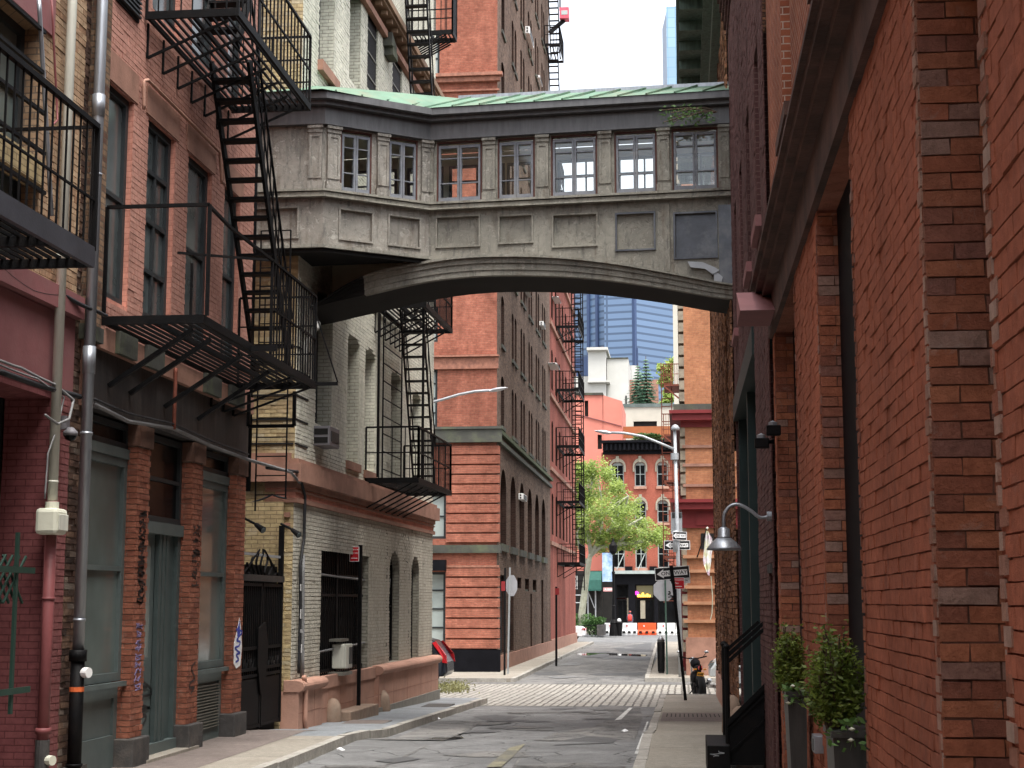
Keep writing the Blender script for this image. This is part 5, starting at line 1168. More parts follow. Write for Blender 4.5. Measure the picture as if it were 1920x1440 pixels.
# arch curve
ul = FM.u(587, 573)-.35
low = [(587, 573), (667, 557), (767, 532), (860, 519), (952, 516), (1081, 520), (1211, 536), (1300, 552), (1368, 566)]
lowp = [FM.hit(*p) for p in low]; lowp = [(ul, lowp[0][1]-.12)]+lowp; lowp[-1] = (LM, lowp[-1][1])
def interp(tab, u):
    for (a, p), (b, q) in zip(tab, tab[1:]):
        if u <= b: return p+(q-p)*(u-a)/(b-a)
    return tab[-1][1]
def smooth(tab, n=60):
    us = [tab[0][0]+(tab[-1][0]-tab[0][0])*i/n for i in range(n+1)]; r = 7
    raw = [interp(tab, u) for u in us]; out = []
    for i in range(n+1): w = [raw[min(max(i+k, 0), n)]-(0) for k in range(-r//2, r//2+1)]; out.append((us[i], sum(w)/len(w)))
    return out
low_s = smooth(lowp); upm = smooth([(ul, FM.z(800, 492)-.95), (FM.u(667, 520), FM.z(667, 519))]+[FM.hit(*p) for p in ((800, 491), (866, 482), (995, 481), (1125, 493), (1254, 517), (1368, 541))])
upm[-1] = (LM, upm[-1][1])
# main parapet face: openings panels handled as recessed frames
wins = [(819, 904), (933, 1003), (1033, 1120), (1152, 1232), (1260, 1347)]
W = [(FM.u(a, 320), FM.u(b, 320), zS, zH) for a, b in wins]
pans = [(820, 898, 407, 461), (937, 997, 405, 454), (1038, 1118, 403, 460), (1157, 1226, 401, 467), (1266, 1342, 400, 482)]
PN = [(FM.u(a, 430), FM.u(b, 430), FM.z((a+b)/2, d), FM.z((a+b)/2, c)) for a, b, c, d in pans]
zPB = min(p[2] for p in PN)-.03
mb = MB(); wall(mb, FM, 0, LM, zPB, zF1, W+PN, .07)
# strips from panel bottom down to the moulding
for (a, za), (b, zb) in zip(upm, upm[1:]):
    if b <= 0: continue
    a = max(a, 0); mb.quad(FM.P(a, za, 0), FM.P(b, zb, 0), FM.P(b, zPB, 0), FM.P(a, zPB, 0))
mb.build('front_wall', M[M1], br)
for i, p in enumerate(PN):
    b_ = MB().box(FM, p[0], p[1], p[2], p[3], -.09, -.05).build('panel', M['bridge_metal'] if i == 4 else M[M1], br)
    mb = MB(); t = .03
    mb.box(FM, p[0]-t, p[1]+t, p[3], p[3]+t, 0, .025); mb.box(FM, p[0]-t, p[1]+t, p[2]-t, p[2], 0, .025); mb.box(FM, p[0]-t, p[0], p[2], p[3], 0, .025); mb.box(FM, p[1], p[1]+t, p[2], p[3], 0, .025)
    mb.build('panel_moulding', M['bridge_metal'] if i >= 3 else M[M1], b_)
cp = MB(); ub_, zb_ = FM.hit(1290, 492); ue_, ze_ = FM.hit(1350, 508); cp.prism(FM, [(ub_, zb_), (ub_+.25, zb_-.02), (ue_-.1, ze_+.06), (ue_, ze_), (ue_-.12, ze_-.07), (ub_+.3, zb_-.14), (ub_+.05, zb_-.1)], .03, .075); cp.prism(FM, [(ue_-.1, ze_+.02), (ue_+.05, ze_-.12), (ue_, ze_-.3), (ue_-.1, ze_-.2)], .03, .06); cp.build('torn_flashing', M['galv'], br)
cp2 = MB().box(FM, PN[4][1]+.05, LM, PN[4][2]-.5, PN[4][3]+.12, .028, .04).build('patch_plate', M['bridge_metal'], br)
def fill(tab0, tab1, d, mb=None):                     # fascia between two curves on the main plane, proud by d
    mb = mb or MB()
    for (a, za), (b, zb), (c, zc_), (e, ze) in zip(tab0, tab0[1:], tab1, tab1[1:]):
        P = FM.P; mb.hexa([P(a, za, -.1), P(b, zb, -.1), P(b, zb, d), P(a, za, d), P(c, zc_, -.1), P(e, ze, -.1), P(e, ze, d), P(c, zc_, d)])
    return mb
L_ = lambda s: [(u, zl_+(zu_-zl_)*s) for (u, zl_), (_, zu_) in zip(low_s, upm)]
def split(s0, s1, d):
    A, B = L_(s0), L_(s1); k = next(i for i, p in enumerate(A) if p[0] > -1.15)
    fill(A[k-1:], B[k-1:], d).build('arch_moulding', M[M1], br); fill(A[:k], B[:k], d-.01).build('arch_moulding_shaded', M['soffit'], br)  # same moulding, its end under the bay coloured dark to stand for shade
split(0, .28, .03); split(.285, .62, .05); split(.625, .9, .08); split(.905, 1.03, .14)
# soffit and rear
mb = MB()
for (a, za), (b, zb) in zip(low_s, low_s[1:]):
    P = FM.P; mb.hexa([P(a, za, -DP), P(b, zb, -DP), P(b, zb, -.1), P(a, za, -.1), P(a, za+.12, -DP), P(b, zb+.12, -DP), P(b, zb+.12, -.1), P(a, za+.12, -.1)])
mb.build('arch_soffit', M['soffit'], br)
mb = MB()
for (a, za), (b, zb) in zip(low_s, low_s[1:]): P = FM.P; mb.quad(P(a, za, -DP+.02), P(b, zb, -DP+.02), P(b, zS+.02, -DP+.02), P(a, zS+.02, -DP+.02))
RW = [(a-.12, b+.12, zS+.15, zH-.02) for a, b, c, d in W]+[(-1.9, -1.0, zS+.15, zH-.02), (-.8, -.1, zS+.15, zH-.02)]
wall(mb, FM, ul, LM, zS+.02, zF1-.13, RW, .08, -DP+.02); mb.build('rear_wall', M['interior'], br)
for o in RW: window(FM, o, .04, br, 2, 3, .05, 'winframe', 'clear', d=-DP+.02, name='rear_window')
mb = MB(); mb.box(FM, ul, LM, zS-.35, zS-.3, -DP+.03, -.12); mb.box(FM, ul, LM, zF1-.12, zF1-.08, -DP+.03, -.1)
mb.build('floor_and_ceiling', M['interior'], br)
# bay: flat end, angled side
BW = [(638, 697, 0, 0), (727, 783, 0, 0)]
bz = lambda y, x=700: FBB.z(x, y)
WB = [(FBB.u(638, 290), FBB.u(697, 290), zS, zH), (FBB.u(727, 310), FBB.u(783, 310), zS, zH)]
PB = [(FBB.u(638, 405), FBB.u(697, 405), pan_z0+.02, pan_z1), (FBB.u(730, 425), FBB.u(786, 425), pan_z0+.02, pan_z1)]
mb = MB(); wall(mb, FBB, 0, LB, zBm, zF1, WB+PB, .07); mb.build('bay_wall', M[M2], br)
PA = [(.45, 1.28, pan_z0+.02, pan_z1)]
mb = MB(); wall(mb, FA, 0, LA, zBm, zF1, PA, .05); mb.box(FA, LA-.02, LA, zBm, zF1, -.4, 0); mb.build('end_wall', M[M2], br)
for F, p in [(FBB, x) for x in PB]+[(FA, PA[0])]:
    b_ = MB().box(F, p[0], p[1], p[2], p[3], -.09, -.05).build('panel', M[M2], br); mb = MB(); t = .03
    mb.box(F, p[0]-t, p[1]+t, p[3], p[3]+t, 0, .025); mb.box(F, p[0]-t, p[1]+t, p[2]-t, p[2], 0, .025); mb.box(F, p[0]-t, p[0], p[2], p[3], 0, .025); mb.box(F, p[1], p[1]+t, p[2], p[3], 0, .025); mb.build('panel_moulding', M[M2], b_)
def wpoly(zlo, zhi, off, name, m, inner=.3, f=None):
    """moulding that follows the bay and main fronts; off = how far it stands out"""
    A0 = FA.P(LA, 0, 0); B0 = FA.P(0, 0, 0); C0 = FM.P(0, 0, 0); E0 = FM.P(LM, 0, 0)
    def offp(o):
        nA, nB, nM = FA.N, FBB.N, FM.N
        def mit(n1, n2, p): s = (n1+n2).normalized(); return p+s*(o/ s.dot(n1))
        return [A0+nA*o, mit(nA, nB, B0), mit(nB, nM, C0), E0+nM*o]
    o1, o0 = offp(off), offp(-inner); mb = MB()
    for i in range(3):
        a, b, c, d = o0[i], o0[i+1], o1[i+1], o1[i]; Z0, Z1 = Vector((0, 0, zlo)), Vector((0, 0, zhi))
        mb.hexa([a+Z0, b+Z0, c+Z0, d+Z0, a+Z1, b+Z1, c+Z1, d+Z1])
    return mb.build(name, M[m], br)
wpoly(zS-.045, zS-.005, .09, 'sill', M1, .0); wpoly(zSt-.005, zS-.062, .06, 'string_course', M1, 0); wpoly(zSt-.03, zSt-.006, .12, 'string_course', M1, 0)
wpoly(zF0, zF1-.005, .09, 'frieze', 'gutter', .05); wpoly(zF0-.04, zF0-.003, .11, 'frieze_moulding', 'gutter', .0)
wpoly(zF1, zF1+.07, .22, 'cornice', 'gutter', .1); wpoly(zF1+.072, zF1+.19, .34, 'gutter', 'gutter', .1)
# bottom moulding of the bay only
def baypoly(zlo, zhi, off, name, m, inner):
    A0 = FA.P(LA, 0, 0); B0 = FA.P(0, 0, 0); C0 = FM.P(0, 0, 0); nA, nB = FA.N, FBB.N
    def offp(o): s = (nA+nB).normalized(); return [A0+nA*o, B0+s*(o/s.dot(nA)), C0+nB*o+FBB.U*o*.2]
    o1, o0 = offp(off), offp(-inner); mb = MB()
    for i in range(2): a, b, c, d = o0[i], o0[i+1], o1[i+1], o1[i]; Z0, Z1 = Vector((0, 0, zlo)), Vector((0, 0, zhi)); mb.hexa([a+Z0, b+Z0, c+Z0, d+Z0, a+Z1, b+Z1, c+Z1, d+Z1])
    return mb.build(name, M[m], br)
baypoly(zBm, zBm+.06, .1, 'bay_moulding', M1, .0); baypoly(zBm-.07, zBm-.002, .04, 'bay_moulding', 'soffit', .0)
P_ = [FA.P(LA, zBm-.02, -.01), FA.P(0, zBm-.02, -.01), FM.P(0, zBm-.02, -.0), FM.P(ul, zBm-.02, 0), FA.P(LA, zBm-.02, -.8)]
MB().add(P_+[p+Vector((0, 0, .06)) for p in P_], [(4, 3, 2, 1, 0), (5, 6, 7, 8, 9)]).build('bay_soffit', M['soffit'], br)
for z_ in (zS-.3, zF1-.12):
    Q_ = [FA.P(LA-.03, z_, -.04), FA.P(0, z_, -.04), FM.P(0, z_, -.1), FM.P(ul, z_, -.1)]
    MB().add(Q_+[p+Vector((0, 0, .04)) for p in Q_], [(3, 2, 1, 0), (4, 5, 6, 7), (0, 1, 5, 4), (1, 2, 6, 5)]).build('bay_floor_and_ceiling', M['interior'], br)
# windows: casements
def casement(F, o, parent=br):
    a, b, c, e = o; k = -.06; m_ = (a+b)/2; fw = .036
    rf = MB(); rf.box(F, a, a+.03, c, e, k, k+.06); rf.box(F, b-.03, b, c, e, k, k+.06); rf.box(F, a+.03, b-.03, e-.03, e, k, k+.06)
    w = rf.build('window', M['redframe'], parent)
    for s, (x0, x1) in enumerate(((a+.035, m_-.004), (m_+.004, b-.035))):
        mb = MB(); mb.box(F, x0, x0+fw, c+.01, e-.07, k+.01, k+.06); mb.box(F, x1-fw, x1, c+.01, e-.07, k+.01, k+.06); mb.box(F, x0+fw, x1-fw, c+.01, c+.08, k+.01, k+.06); mb.box(F, x0+fw, x1-fw, e-.12, e-.07, k+.01, k+.06)
        h = e-.07-c; 
        for q in (.33, .77): mb.box(F, x0+fw, x1-fw, c+h*q-.009, c+h*q+.009, k+.015, k+.05)
        mb.build('casement', M['winframe'], w)
    MB().box(F, a+.03, b-.03, c+.01, e-.04, k+.005, k+.012).build('pane', M['clear'], w)
for o in W: casement(FM, o)
for o in WB: casement(FBB, o)
# pilasters
def pilaster(F, a, b, m, z0=None, z1=None):
    z0 = z0 or zS; z1 = z1 or zF0-.05; w = b-a
    mb = MB(); mb.box(F, a, b, z0+.12, z1-.12, .0, .05); mb.box(F, a-.02, b+.02, z0, z0+.12, .0, .08); mb.box(F, a-.02, b+.02, z1-.05, z1-.002, .0, .1); mb.box(F, a-.01, b+.01, z1-.12, z1-.051, .0, .07)
    t = w*.2
    mb.box(F, a+.001, a+t, z0+.18, z1-.18, .05, .065); mb.box(F, b-t, b-.001, z0+.18, z1-.18, .05, .065); mb.box(F, a+t, b-t, z1-.2, z1-.18, .05, .065); mb.box(F, a+t, b-t, z0+.18, z0+.2, .05, .065)
    mb.build('pilaster', M[m], br)
for a, b in ((808, 814), (907, 929), (1007, 1029), (1124, 1146), (1234, 1256), (1350, 1368)):
    ua_, ub_ = FM.u(a, 320), FM.u(b, 320); pilaster(FM, max(ua_, .02), min(ub_, LM-.02), M1)
for a, b in ((612, 636), (706, 727), (789, 803)): pilaster(FBB, max(.02, FBB.u(a, 300)), min(LB-.02, FBB.u(b, 300)), M2)
pilaster(FA, .03, .26, M2)
# lower piers between panels
for i, (a, b) in enumerate(((1234, 1256),)): MB().box(FM, FM.u(a, 430), FM.u(b, 430), zPB-.2, zSt-.1, 0, .03).build('pier', M[M1], br)
# roof
A0, B0, C0, E0 = FA.P(LA, 0, .36), FA.P(0, 0, .36)+FBB.N*.1, FM.P(0, 0, .36), FM.P(LM, 0, .36)
RL = FM.P(ul, 0, -1.0); ridge_e = FM.P(LM, 0, -1.0); ridge_c = FM.P(.3, 0, -1.0); ridge_a = FM.P(ul-.1, 0, -1.0)
zE_ = zF1+.195; zRd = zE_+.6
V = lambda p, z: Vector((p.x, p.y, z))
mb = MB(); mb.add([V(A0, zE_), V(B0, zE_), V(C0, zE_), V(E0, zE_), V(ridge_e, zRd-.06), V(ridge_c, zRd), V(ridge_a, zRd+.45)], [(2, 3, 4, 5), (1, 2, 5, 6), (0, 1, 6)])
rr = FM.P(LM, 0, -DP-.5); rl = FM.P(ul, 0, -DP-.5)
mb.add([V(rl, zE_), V(rr, zE_), V(ridge_e, zRd-.06), V(ridge_c, zRd), V(ridge_a, zRd+.45)], [(0, 1, 2, 3, 4)])
mb.add([V(FA.P(LA, 0, .3), zE_-.01), V(FA.P(0, 0, .3), zE_-.01), V(FM.P(0, 0, .3), zE_-.01), V(FM.P(LM, 0, .3), zE_-.01), V(rr, zE_-.01), V(rl, zE_-.01)], [(0, 5, 4, 3, 2, 1)])
rf = mb.build('roof', M['copper'], br); mb = MB()
n = 11
for i in range(n+1):
    s = i/n; a = C0.lerp(E0, s); b = ridge_c.lerp(ridge_e, s+.0); mb.bar(V(a, zE_+.012), V(b+FM.U*.25, zRd-.05*s+.01), .03, .03)
for i in range(4): s = (i+.5)/4; a = B0.lerp(C0, s); b = ridge_a.lerp(ridge_c, s); mb.bar(V(a, zE_+.012), V(b, zRd+.42*(1-s)), .03, .03)
mb.build('roof_seams', M['copper'], rf)
MB().bar(V(ridge_c, zRd), V(ridge_e, zRd-.05), .1, .07).build('ridge_cap', M['pipe_grey'], rf)
# weeds sprouting at the right end of the gutter
def leaves(mb, pts, size, rn, flat=.5):
    for p in pts:
        a = Vector((rn.gauss(0, 1), rn.gauss(0, 1), rn.gauss(0, flat))).normalized(); b = a.cross(Vector((rn.gauss(0, 1), rn.gauss(0, 1), rn.gauss(0, 1)))).normalized(); s = size*rn.uniform(.6, 1.35)
        mb.add([p-a*s, p-b*s*.45, p+a*s, p+b*s*.45], [(0, 1, 2, 3)])
wp = thing('weed', 'green weed sprouting from the gutter at the right end of the bridge', 'weed', FM.P(FM.u(1320, 210), zF1+.1, .3))
c0 = FM.P(FM.u(1345, 212, .4), FM.z(1345, 210, .4), .4); rn = random.Random(4); st = MB(); lf = []
for i in range(11):
    e = c0+FM.U*rn.uniform(-1.0, -.1)+Vector((0, rn.uniform(-.25, .05), rn.uniform(-.2, .22))); st.tube([c0, c0.lerp(e, .5)+Vector((0, 0, .06)), e], .007, 4)
    for k in range(26): p = c0.lerp(e, rn.uniform(.45, 1.05)); lf.append(p+Vector((rn.gauss(0, .05), rn.gauss(0, .05), rn.gauss(0, .05))))
st.build('stem', M['darkbark'], wp); mb = MB(); leaves(mb, lf, .035, rn); mb.build('foliage', M['leaf_hedge'], wp)
# ================================================================ RIGHT SIDE: near red brick building
XR = .97
FR = Fr((XR, 0, 0), (0, 1, 0), (-1, 0, 0))
ur = lambda x, y=1130, d=0: FR.u(x, y, d)
M['brownstone_dark'] = paint('sooty_brownstone', (.085, .045, .035), .85, 0, .4, 2.5, .7, 25, .3, (.02, .015, .013), .7)
nb_ = thing('brick_building', 'weathered red brick building close at the right with deep door openings', 'building', (XR, 8, .5))
O1 = (ur(1888), ur(1763), -.3, 8.4); O2 = (ur(1622), ur(1553), -.3, FR.z(1560, 325)); O3 = (ur(1506), ur(1466), -.3, 0)
z_lin = FR.z(1537, 383)
O2 = (O2[0], O2[1], -.3, z_lin); O3 = (O3[0], O3[1], -.3, z_lin)
uE = 16.2
O1 = (O1[0], O1[1], -.3, z_lin)
z_top_l = z_lin+.5
up2 = [(u, u+1.1, z_top_l+.95, z_top_l+3.1) for u in (2.6, 5.9, 9.2, 12.9)]
mb = MB(); wall(mb, FR, -40, uE, -.3, z_lin, [O1, O2, O3], .5); mb.box(FR, -40, uE, -.3, z_lin, -8, -.9); mb.fm = [1]*len(mb.f); bricks(mb, FR, 2.5, uE, .25, z_lin, [O1, O2, O3], out=.009, jit=.0022, gap=.0065, seed=31); mb.build('wall', [M['g_near'], M['red_brick']], nb_)
mb = MB(); wall(mb, FR, -40, uE, z_lin, 14, up2, .25); mb.box(FR, -40, uE, z_lin, 14, -8, -.5); mb.box(FR, uE-.01, uE, z_lin, 14, -8, 0); mb.build('upper_wall', M['pillar_brick'], nb_)
for o in up2: window(FR, o, .22, nb_, 1, 2, .08, 'dkframe', 'glass_dark', sill=(.12, .07), mat_sill='brownstone_dark')
mb = MB(); mb.box(FR, -3, uE, z_lin+.0, z_lin+.34, .001, .05); mb.build('lintel', M['brownstone_dark'], nb_)
mb = MB(); mb.box(FR, -3, uE, z_lin+.341, z_lin+.42, .001, .13); mb.box(FR, -3, uE, z_lin+.421, z_lin+.50, .001, .19); mb.box(FR, -3, uE, z_lin+.501, z_lin+.54, .001, .23); mb.build('cornice', M['brownstone_dark'], nb_)
# worn jamb faces of the openings
for o in (O1, O2, O3):
    q = MB(); q.mi = 1; q.box(FR, o[1]-.006, o[1]+.0, .0, o[3]-.02, -.48, .0); FJ = Fr((XR, o[1]-.006, 0), (1, 0, 0), (0, -1, 0)); bricks(q, FJ, -.012, .46, .25, o[3]-.02, [], out=.009, jit=.003, gap=.007, seed=int(o[1]*5), bl=.225, bh=.07)
    q.build('worn_jamb', [M['g_old'], M['mortar_dark']], nb_)
    mb = MB(); rn = random.Random(int(o[1]*10)); z = .2
    zt_q = 5.2 if o is O1 else o[3]
    while z < o[3]-.1:
        w = rn.choice((.05, .09)); mb.box(FR, o[1]+.0, o[1]+w, z+.004, z+.064, .0, .013+rn.random()*.006); z += .07
    mb.mi = 0; mb.ft = [rn.random() for _ in mb.f]; mb.build('jamb_quoins', [M['g_edge'] if o is O1 else M['g_old']], nb_)
    mb = MB(); z = .2
    while z < min(o[3]-.1, 5.4):
        w = rn.choice((.03, .09, .06, .11)); mb.box(FR, o[0]-w, o[0]+rn.uniform(-.004, .006), z+.004+rn.uniform(-.004, .004), z+.061, -.03, .011+rn.random()*.008); z += .07
    mb.ft = [rn.random() for _ in mb.f]; mb.build('jamb_quoins', [M['g_edge'] if o is O1 else M['g_old']], nb_)
mb = MB(); mb.box(FR, O2[0], O2[1], -.3, O2[3], -.35, -.13); mb.build('black_door', M['black_base'], nb_)
mb = MB(); mb.box(FR, O3[0], O3[1], -.3, O3[3], -.35, -.17); mb.build('black_door', M['black_base'], nb_)
mb = MB(); mb.box(FR, O1[0], O1[1], -.3, O1[3], -.5, -.34); mb.build('black_door', M['black_base'], nb_)
# dark plum building with green storefront
FP = Fr((.93, 16.2, 0), (0, 1, 0), (-1, 0, 0)); LP = 26.5-16.2
pb_ = thing('brick_building', 'dark plum-brown brick building with tall dark green storefront columns', 'building', (.93, 21, .5))
gA_, gB_ = FP.u(1426), FP.u(1386)
zgo = FP.z(1420, 592)
n2 = (.35, .75, -.2, FP.z(1445, 1075))
mb = MB(); wall(mb, FP, 0, LP, -.3, 13.6, [(gA_, gB_, -.3, zgo), n2]+[(u, u+.95, FP.z(1450, 300)-.0, FP.z(1450, 300)+2.1) for u in (.9, 3.3, 5.7, 8.1)], .3); mb.box(FP, 0, LP, -.3, 13.6, -8, -.7); mb.fm = [1]*len(mb.f); bricks(mb, FP, 0, LP, .25, 12.2, [(gA_, gB_, -.3, zgo), n2]+[(u, u+.95, FP.z(1450, 300), FP.z(1450, 300)+2.1) for u in (.9, 3.3, 5.7, 8.1)], out=.01, seed=33); mb.build('wall', [M['g_plum'], M['plum_brick']], pb_)
for u in (.9, 3.3, 5.7, 8.1):
    z = FP.z(1450, 300); window(FP, (u, u+.95, z, z+2.1), .28, pb_, 1, 2, .08, 'dkframe', 'glass_dark', sill=(.13, .08), mat_sill='maroon')
MB().box(FP, gA_, gB_, -.3, zgo, -.6, -.45).build('storefront', M['dkgreen'], pb_)
for u in (gA_+.02, (gA_+gB_)/2-.1, gB_-.25): MB().box(FP, u, u+.22, .3, zgo-.35, -.44, -.04).build('iron_column', M['dkgreen'], pb_)
MB().box(FP, gA_-.02, gB_+.02, zgo-.35, zgo-.001, -.44, .04).build('iron_lintel', M['dkgreen'], pb_)
MB().box(FP, n2[0], n2[1], -.2, n2[3], -.32, -.26).build('niche_back', M['soffit'], pb_); MB().box(FP, n2[0]-.1, n2[1]+.1, n2[3], n2[3]+.09, -.02, .03).build('niche_lintel', M['plinth'], pb_)
u_, z_ = FP.hit(1408, 612, .2); tag(MB().prism(FP, [(u_-.9, z_), (u_+.0, z_), (u_+.0, z_+.35)], .0, .34).build('window_ledge', M['maroon']), 'maroon painted angled ledge above the green storefront columns', 'ledge')
cb_ = MB()
for i in range(7): cb_.box(FP, 0, LP, 12.2+i*.16, 12.28+i*.16, 0, .04+i*.035)
cb_.build('corbel_courses', M['plum_brick'], pb_)
# rough brown building beyond the bridge
FQ = Fr((.9, 26.55, 0), (0, 1, 0), (-1, 0, 0)); LQ = 42.4-26.55
qb = thing('brick_building', 'rough orange-brown brick building at the right beyond the bridge', 'building', (.9, 34, .3))
mb = MB(); wall(mb, FQ, 0, LQ, -.3, 13.9, [(2+3*k, 3.1+3*k, z, z+2.4) for k in range(5) for z in (1.4, 5.6, 9.8)], .25); mb.box(FQ, 0, LQ, -.3, 13.9, -10, -.6); mb.fm = [1]*len(mb.f); bricks(mb, FQ, 0, LQ, .8, 13.2, [(2+3*k, 3.1+3*k, z, z+2.4) for k in range(5) for z in (1.4, 5.6, 9.8)], out=.025, jit=.008, bl=.3, bh=.1, gap=.02, seed=34); mb.build('wall', [M['g_rough'], M['rough_brick']], qb)
for k in range(5):
    for z in (1.4, 5.6, 9.8): window(FQ, (2+3*k, 3.1+3*k, z, z+2.4), .22, qb, 1, 2, .08, 'dkgreen', 'glass_dark')
mb = MB()
z = .3; i = 0
while z < 13.5:
    for u in (LQ-.55, ): mb.box(FQ, u+(.2 if i % 2 else 0), LQ+.05, z, z+.26, 0, .05)
    for k in range(5): mb.box(FQ, 1.7+3*k-(.1 if i % 2 else 0), 1.98+3*k, z, z+.2, 0, .035)
    z += .3; i += 1
tag(mb.build('quoins', M['rough_brick'], qb), kind='stuff')
MB().box(FQ, 0, LQ+.05, -.2, .75, 0, .06).build('foundation', M['pinkstone'], qb)
# big dark green cornice high above, beyond the bridge
co = MB(); zc0_ = 14.0
co.box(FQ, -.2, LQ+.2, zc0_, zc0_+.12, -.5, .82); co.box(FQ, -.2, LQ+.3, zc0_+.121, zc0_+.5, -.5, .86); co.box(FQ, -.2, LQ, zc0_-.25, zc0_-.001, 0, .35); co.box(FQ, -.2, LQ, zc0_-.6, zc0_-.251, 0, .18)
c_ = co.build('cornice', M['copper_dark'], qb); mb = MB()
for i in range(14): mb.box(FQ, .3+i*1.15, .5+i*1.15, zc0_-.2, zc0_-.002, .351, .8)
mb.build_each('cornice_bracket', M['copper_dark'], c_)
# tan orange building beyond the cross street
FT = Fr((.17, 56, 0), (1, 0, 0), (0, -1, 0)); FTs = Fr((.17, 56, 0), (0, 1, 0), (-1, 0, 0))
tb = thing('corner_building', 'tan-orange brick corner building with two crimson cornices', 'building', (2, 56, 0))
zt = lambda y: FT.z(1320, y)
mb = MB(); mb.box(FT, 0, 16, -.2, zt(768), -20, 0); mb.build('lower_wall', M['tan_orange'], tb)
mb = MB(); mb.box(FT, -.0, 16, zt(758), 20.2, -20, 0); mb.build('upper_wall', M['tan_orange'], tb)
ys_ = [878-2+ (i*29.5) for i in range(-2, 2)]
for y in (837, 872, 910): mb = MB().box(FT, -.1, 16, zt(y)-.05, zt(y)+.05, 0, .06).build('joint_band', M['brownstone'], tb)
for y in (1044, 1071, 1101, 1131, 1165): mb = MB().box(FT, -.14, 16, zt(y)-.05, zt(y)+.06, 0, .1).build('stone_band', M['tan_orange'] if 0 else paint('tan_stone', (.36, .18, .10), .8, 0, .2, 3), tb)
M['crimson'] = paint('crimson_cornice', (.17, .025, .026), .5, 0, .12, 3)
def cornice2(y0, y1, y2):
    mb = MB(); za_, zb_, zc_ = zt(y2), zt(y1), zt(y0); h = zc_-zb_
    mb.box(FT, -.55, 16, zc_-.12, zc_, -20, .5); mb.box(FT, -.45, 16, zc_-.35, zc_-.121, -20, .4); mb.box(FT, -.3, 16, zb_, zc_-.351, -20, .26); mb.box(FT, -.15, 16, za_, zb_-.001, -20, .08); mb.build('cornice', M['crimson'], tb)
cornice2(771, 790, 801); cornice2(937, 956, 990)
MB().box(FT, .35, 16, zt(985), zt(962), .09, .12).build('cornice_panel', M['crimson'], tb)
MB().box(FT, -.4, 16, zt(770), zt(759), -20, .32).build('stone_course', M['greystone'], tb)
MB().box(FT, -.08, 16, -.3, zt(1195), -20, .12).build('foundation', M['brownstone'], tb)
MB().box(FT, .5, 1.4, zt(1030), zt(1000), .01, .05).build('vent_panel', M['soffit'], tb)
mb = MB(); z = .8; i = 0
while z < 20:
    if not (zt(801) < z < zt(760) or zt(990) < z < zt(935)):
        mb.box(FTs, .0, .6+(.3 if i % 2 else 0), z, z+.32, .0, .18)
        for k in range(1, 7): mb.box(FTs, 2.6*k, 2.6*k+1.1, z, z+.25, 0, .12 if i % 2 else .2)
    z += .42; i += 1
tag(mb.build('side_quoins', paint('weathered_quoin_stone', (.24, .20, .15), .9, 0, .4, 3, .6), tb), kind='stuff')
MB().box(FTs, 3.5, 4.6, -.2, 8, .0, .15).build('corner_pier', M['crimson'], tb); MB().box(FTs, 7, 8.0, -.2, 8, .0, .25).build('corner_pier', M['crimson'], tb)
fr_ = thing('fire_escape', 'rust-red iron fire escape on the street side of the tan corner building', 'fire escape', (-.4, 84, 6))
FT2 = Fr((.1, 56, 0), (0, 1, 0), (-1, 0, 0))
for y in (725, 818, 903, 1043):
    p = at(1245, y, 86); z = p.z; m = MB(); m.wbox(p.x, 0.0, 85, 88, z-.1, z); m.build('platform', M['rust'], fr_)
    m = MB(); rail(m, (p.x, 85, z), (0, 85, z), 1.1, 7, (.5,), .05, bw=.03); m.bar((p.x, 85, z-.1), (0.1, 85, z-.9), .08); m.build('railing', M['rust'], fr_)
m = MB(); a = at(1243, 700, 85.5); 
for x in (at(1241, 800, 85.5).x, at(1260, 800, 85.5).x): m.bar((x, 85.5, 2.5), (x, 85.5, 15.5), .05)
z = 2.6
while z < 15.4: m.bar((at(1241, 800, 85.5).x, 85.5, z), (at(1260, 800, 85.5).x, 85.5, z), .045); z += .42
m.build('ladder', M['rust'], fr_)
# gooseneck barn lamp
gl = thing('gooseneck_lamp', 'galvanised gooseneck barn lamp curving out from the plum brick wall', 'lamp', FP.P(.2, 3.5, 0))
gd_ = 16.35; q = at(1443, 968, gd_); base = Vector((.92, gd_, q.z))
pts = [base, at(1425, 970, gd_), at(1407, 957, gd_), at(1385, 946, gd_), at(1368, 950, gd_), at(1358, 965, gd_), at(1357, 990, gd_)]
cr = []
for i in range(len(pts)-1):
    p0, p1, p2, p3 = pts[max(i-1, 0)], pts[i], pts[i+1], pts[min(i+2, len(pts)-1)]
    for k in range(5): s = k/5; cr.append(.5*((2*p1)+(-p0+p2)*s+(2*p0-5*p1+4*p2-p3)*s*s+(-p0+3*p1-3*p2+p3)*s**3))
cr.append(pts[-1])
MB().tube(cr, .018, 8).build('arm', M['pipe_grey'], gl, smooth=True)
MB().tube([base, base+Vector((-.05, 0, 0))], .05, 12).build('wall_plate', M['pipe_grey'], gl)
sc_ = pts[-1]; s_ = gd_/2950
MB().lathe(sc_, [(.03, .01), (.06, -.01), (.062, -.09), (.075, -.10)], 16).build('socket', M['pipe_grey'], gl, smooth=True)
MB().lathe(sc_+Vector((0, 0, -.1)), [(.07, 0), (.12, -.04), (.175, -.105), (.18, -.125), (.172, -.12), (.11, -.045), (.06, -.012)], 24).build('shade', M['pipe_grey'], gl, smooth=True)
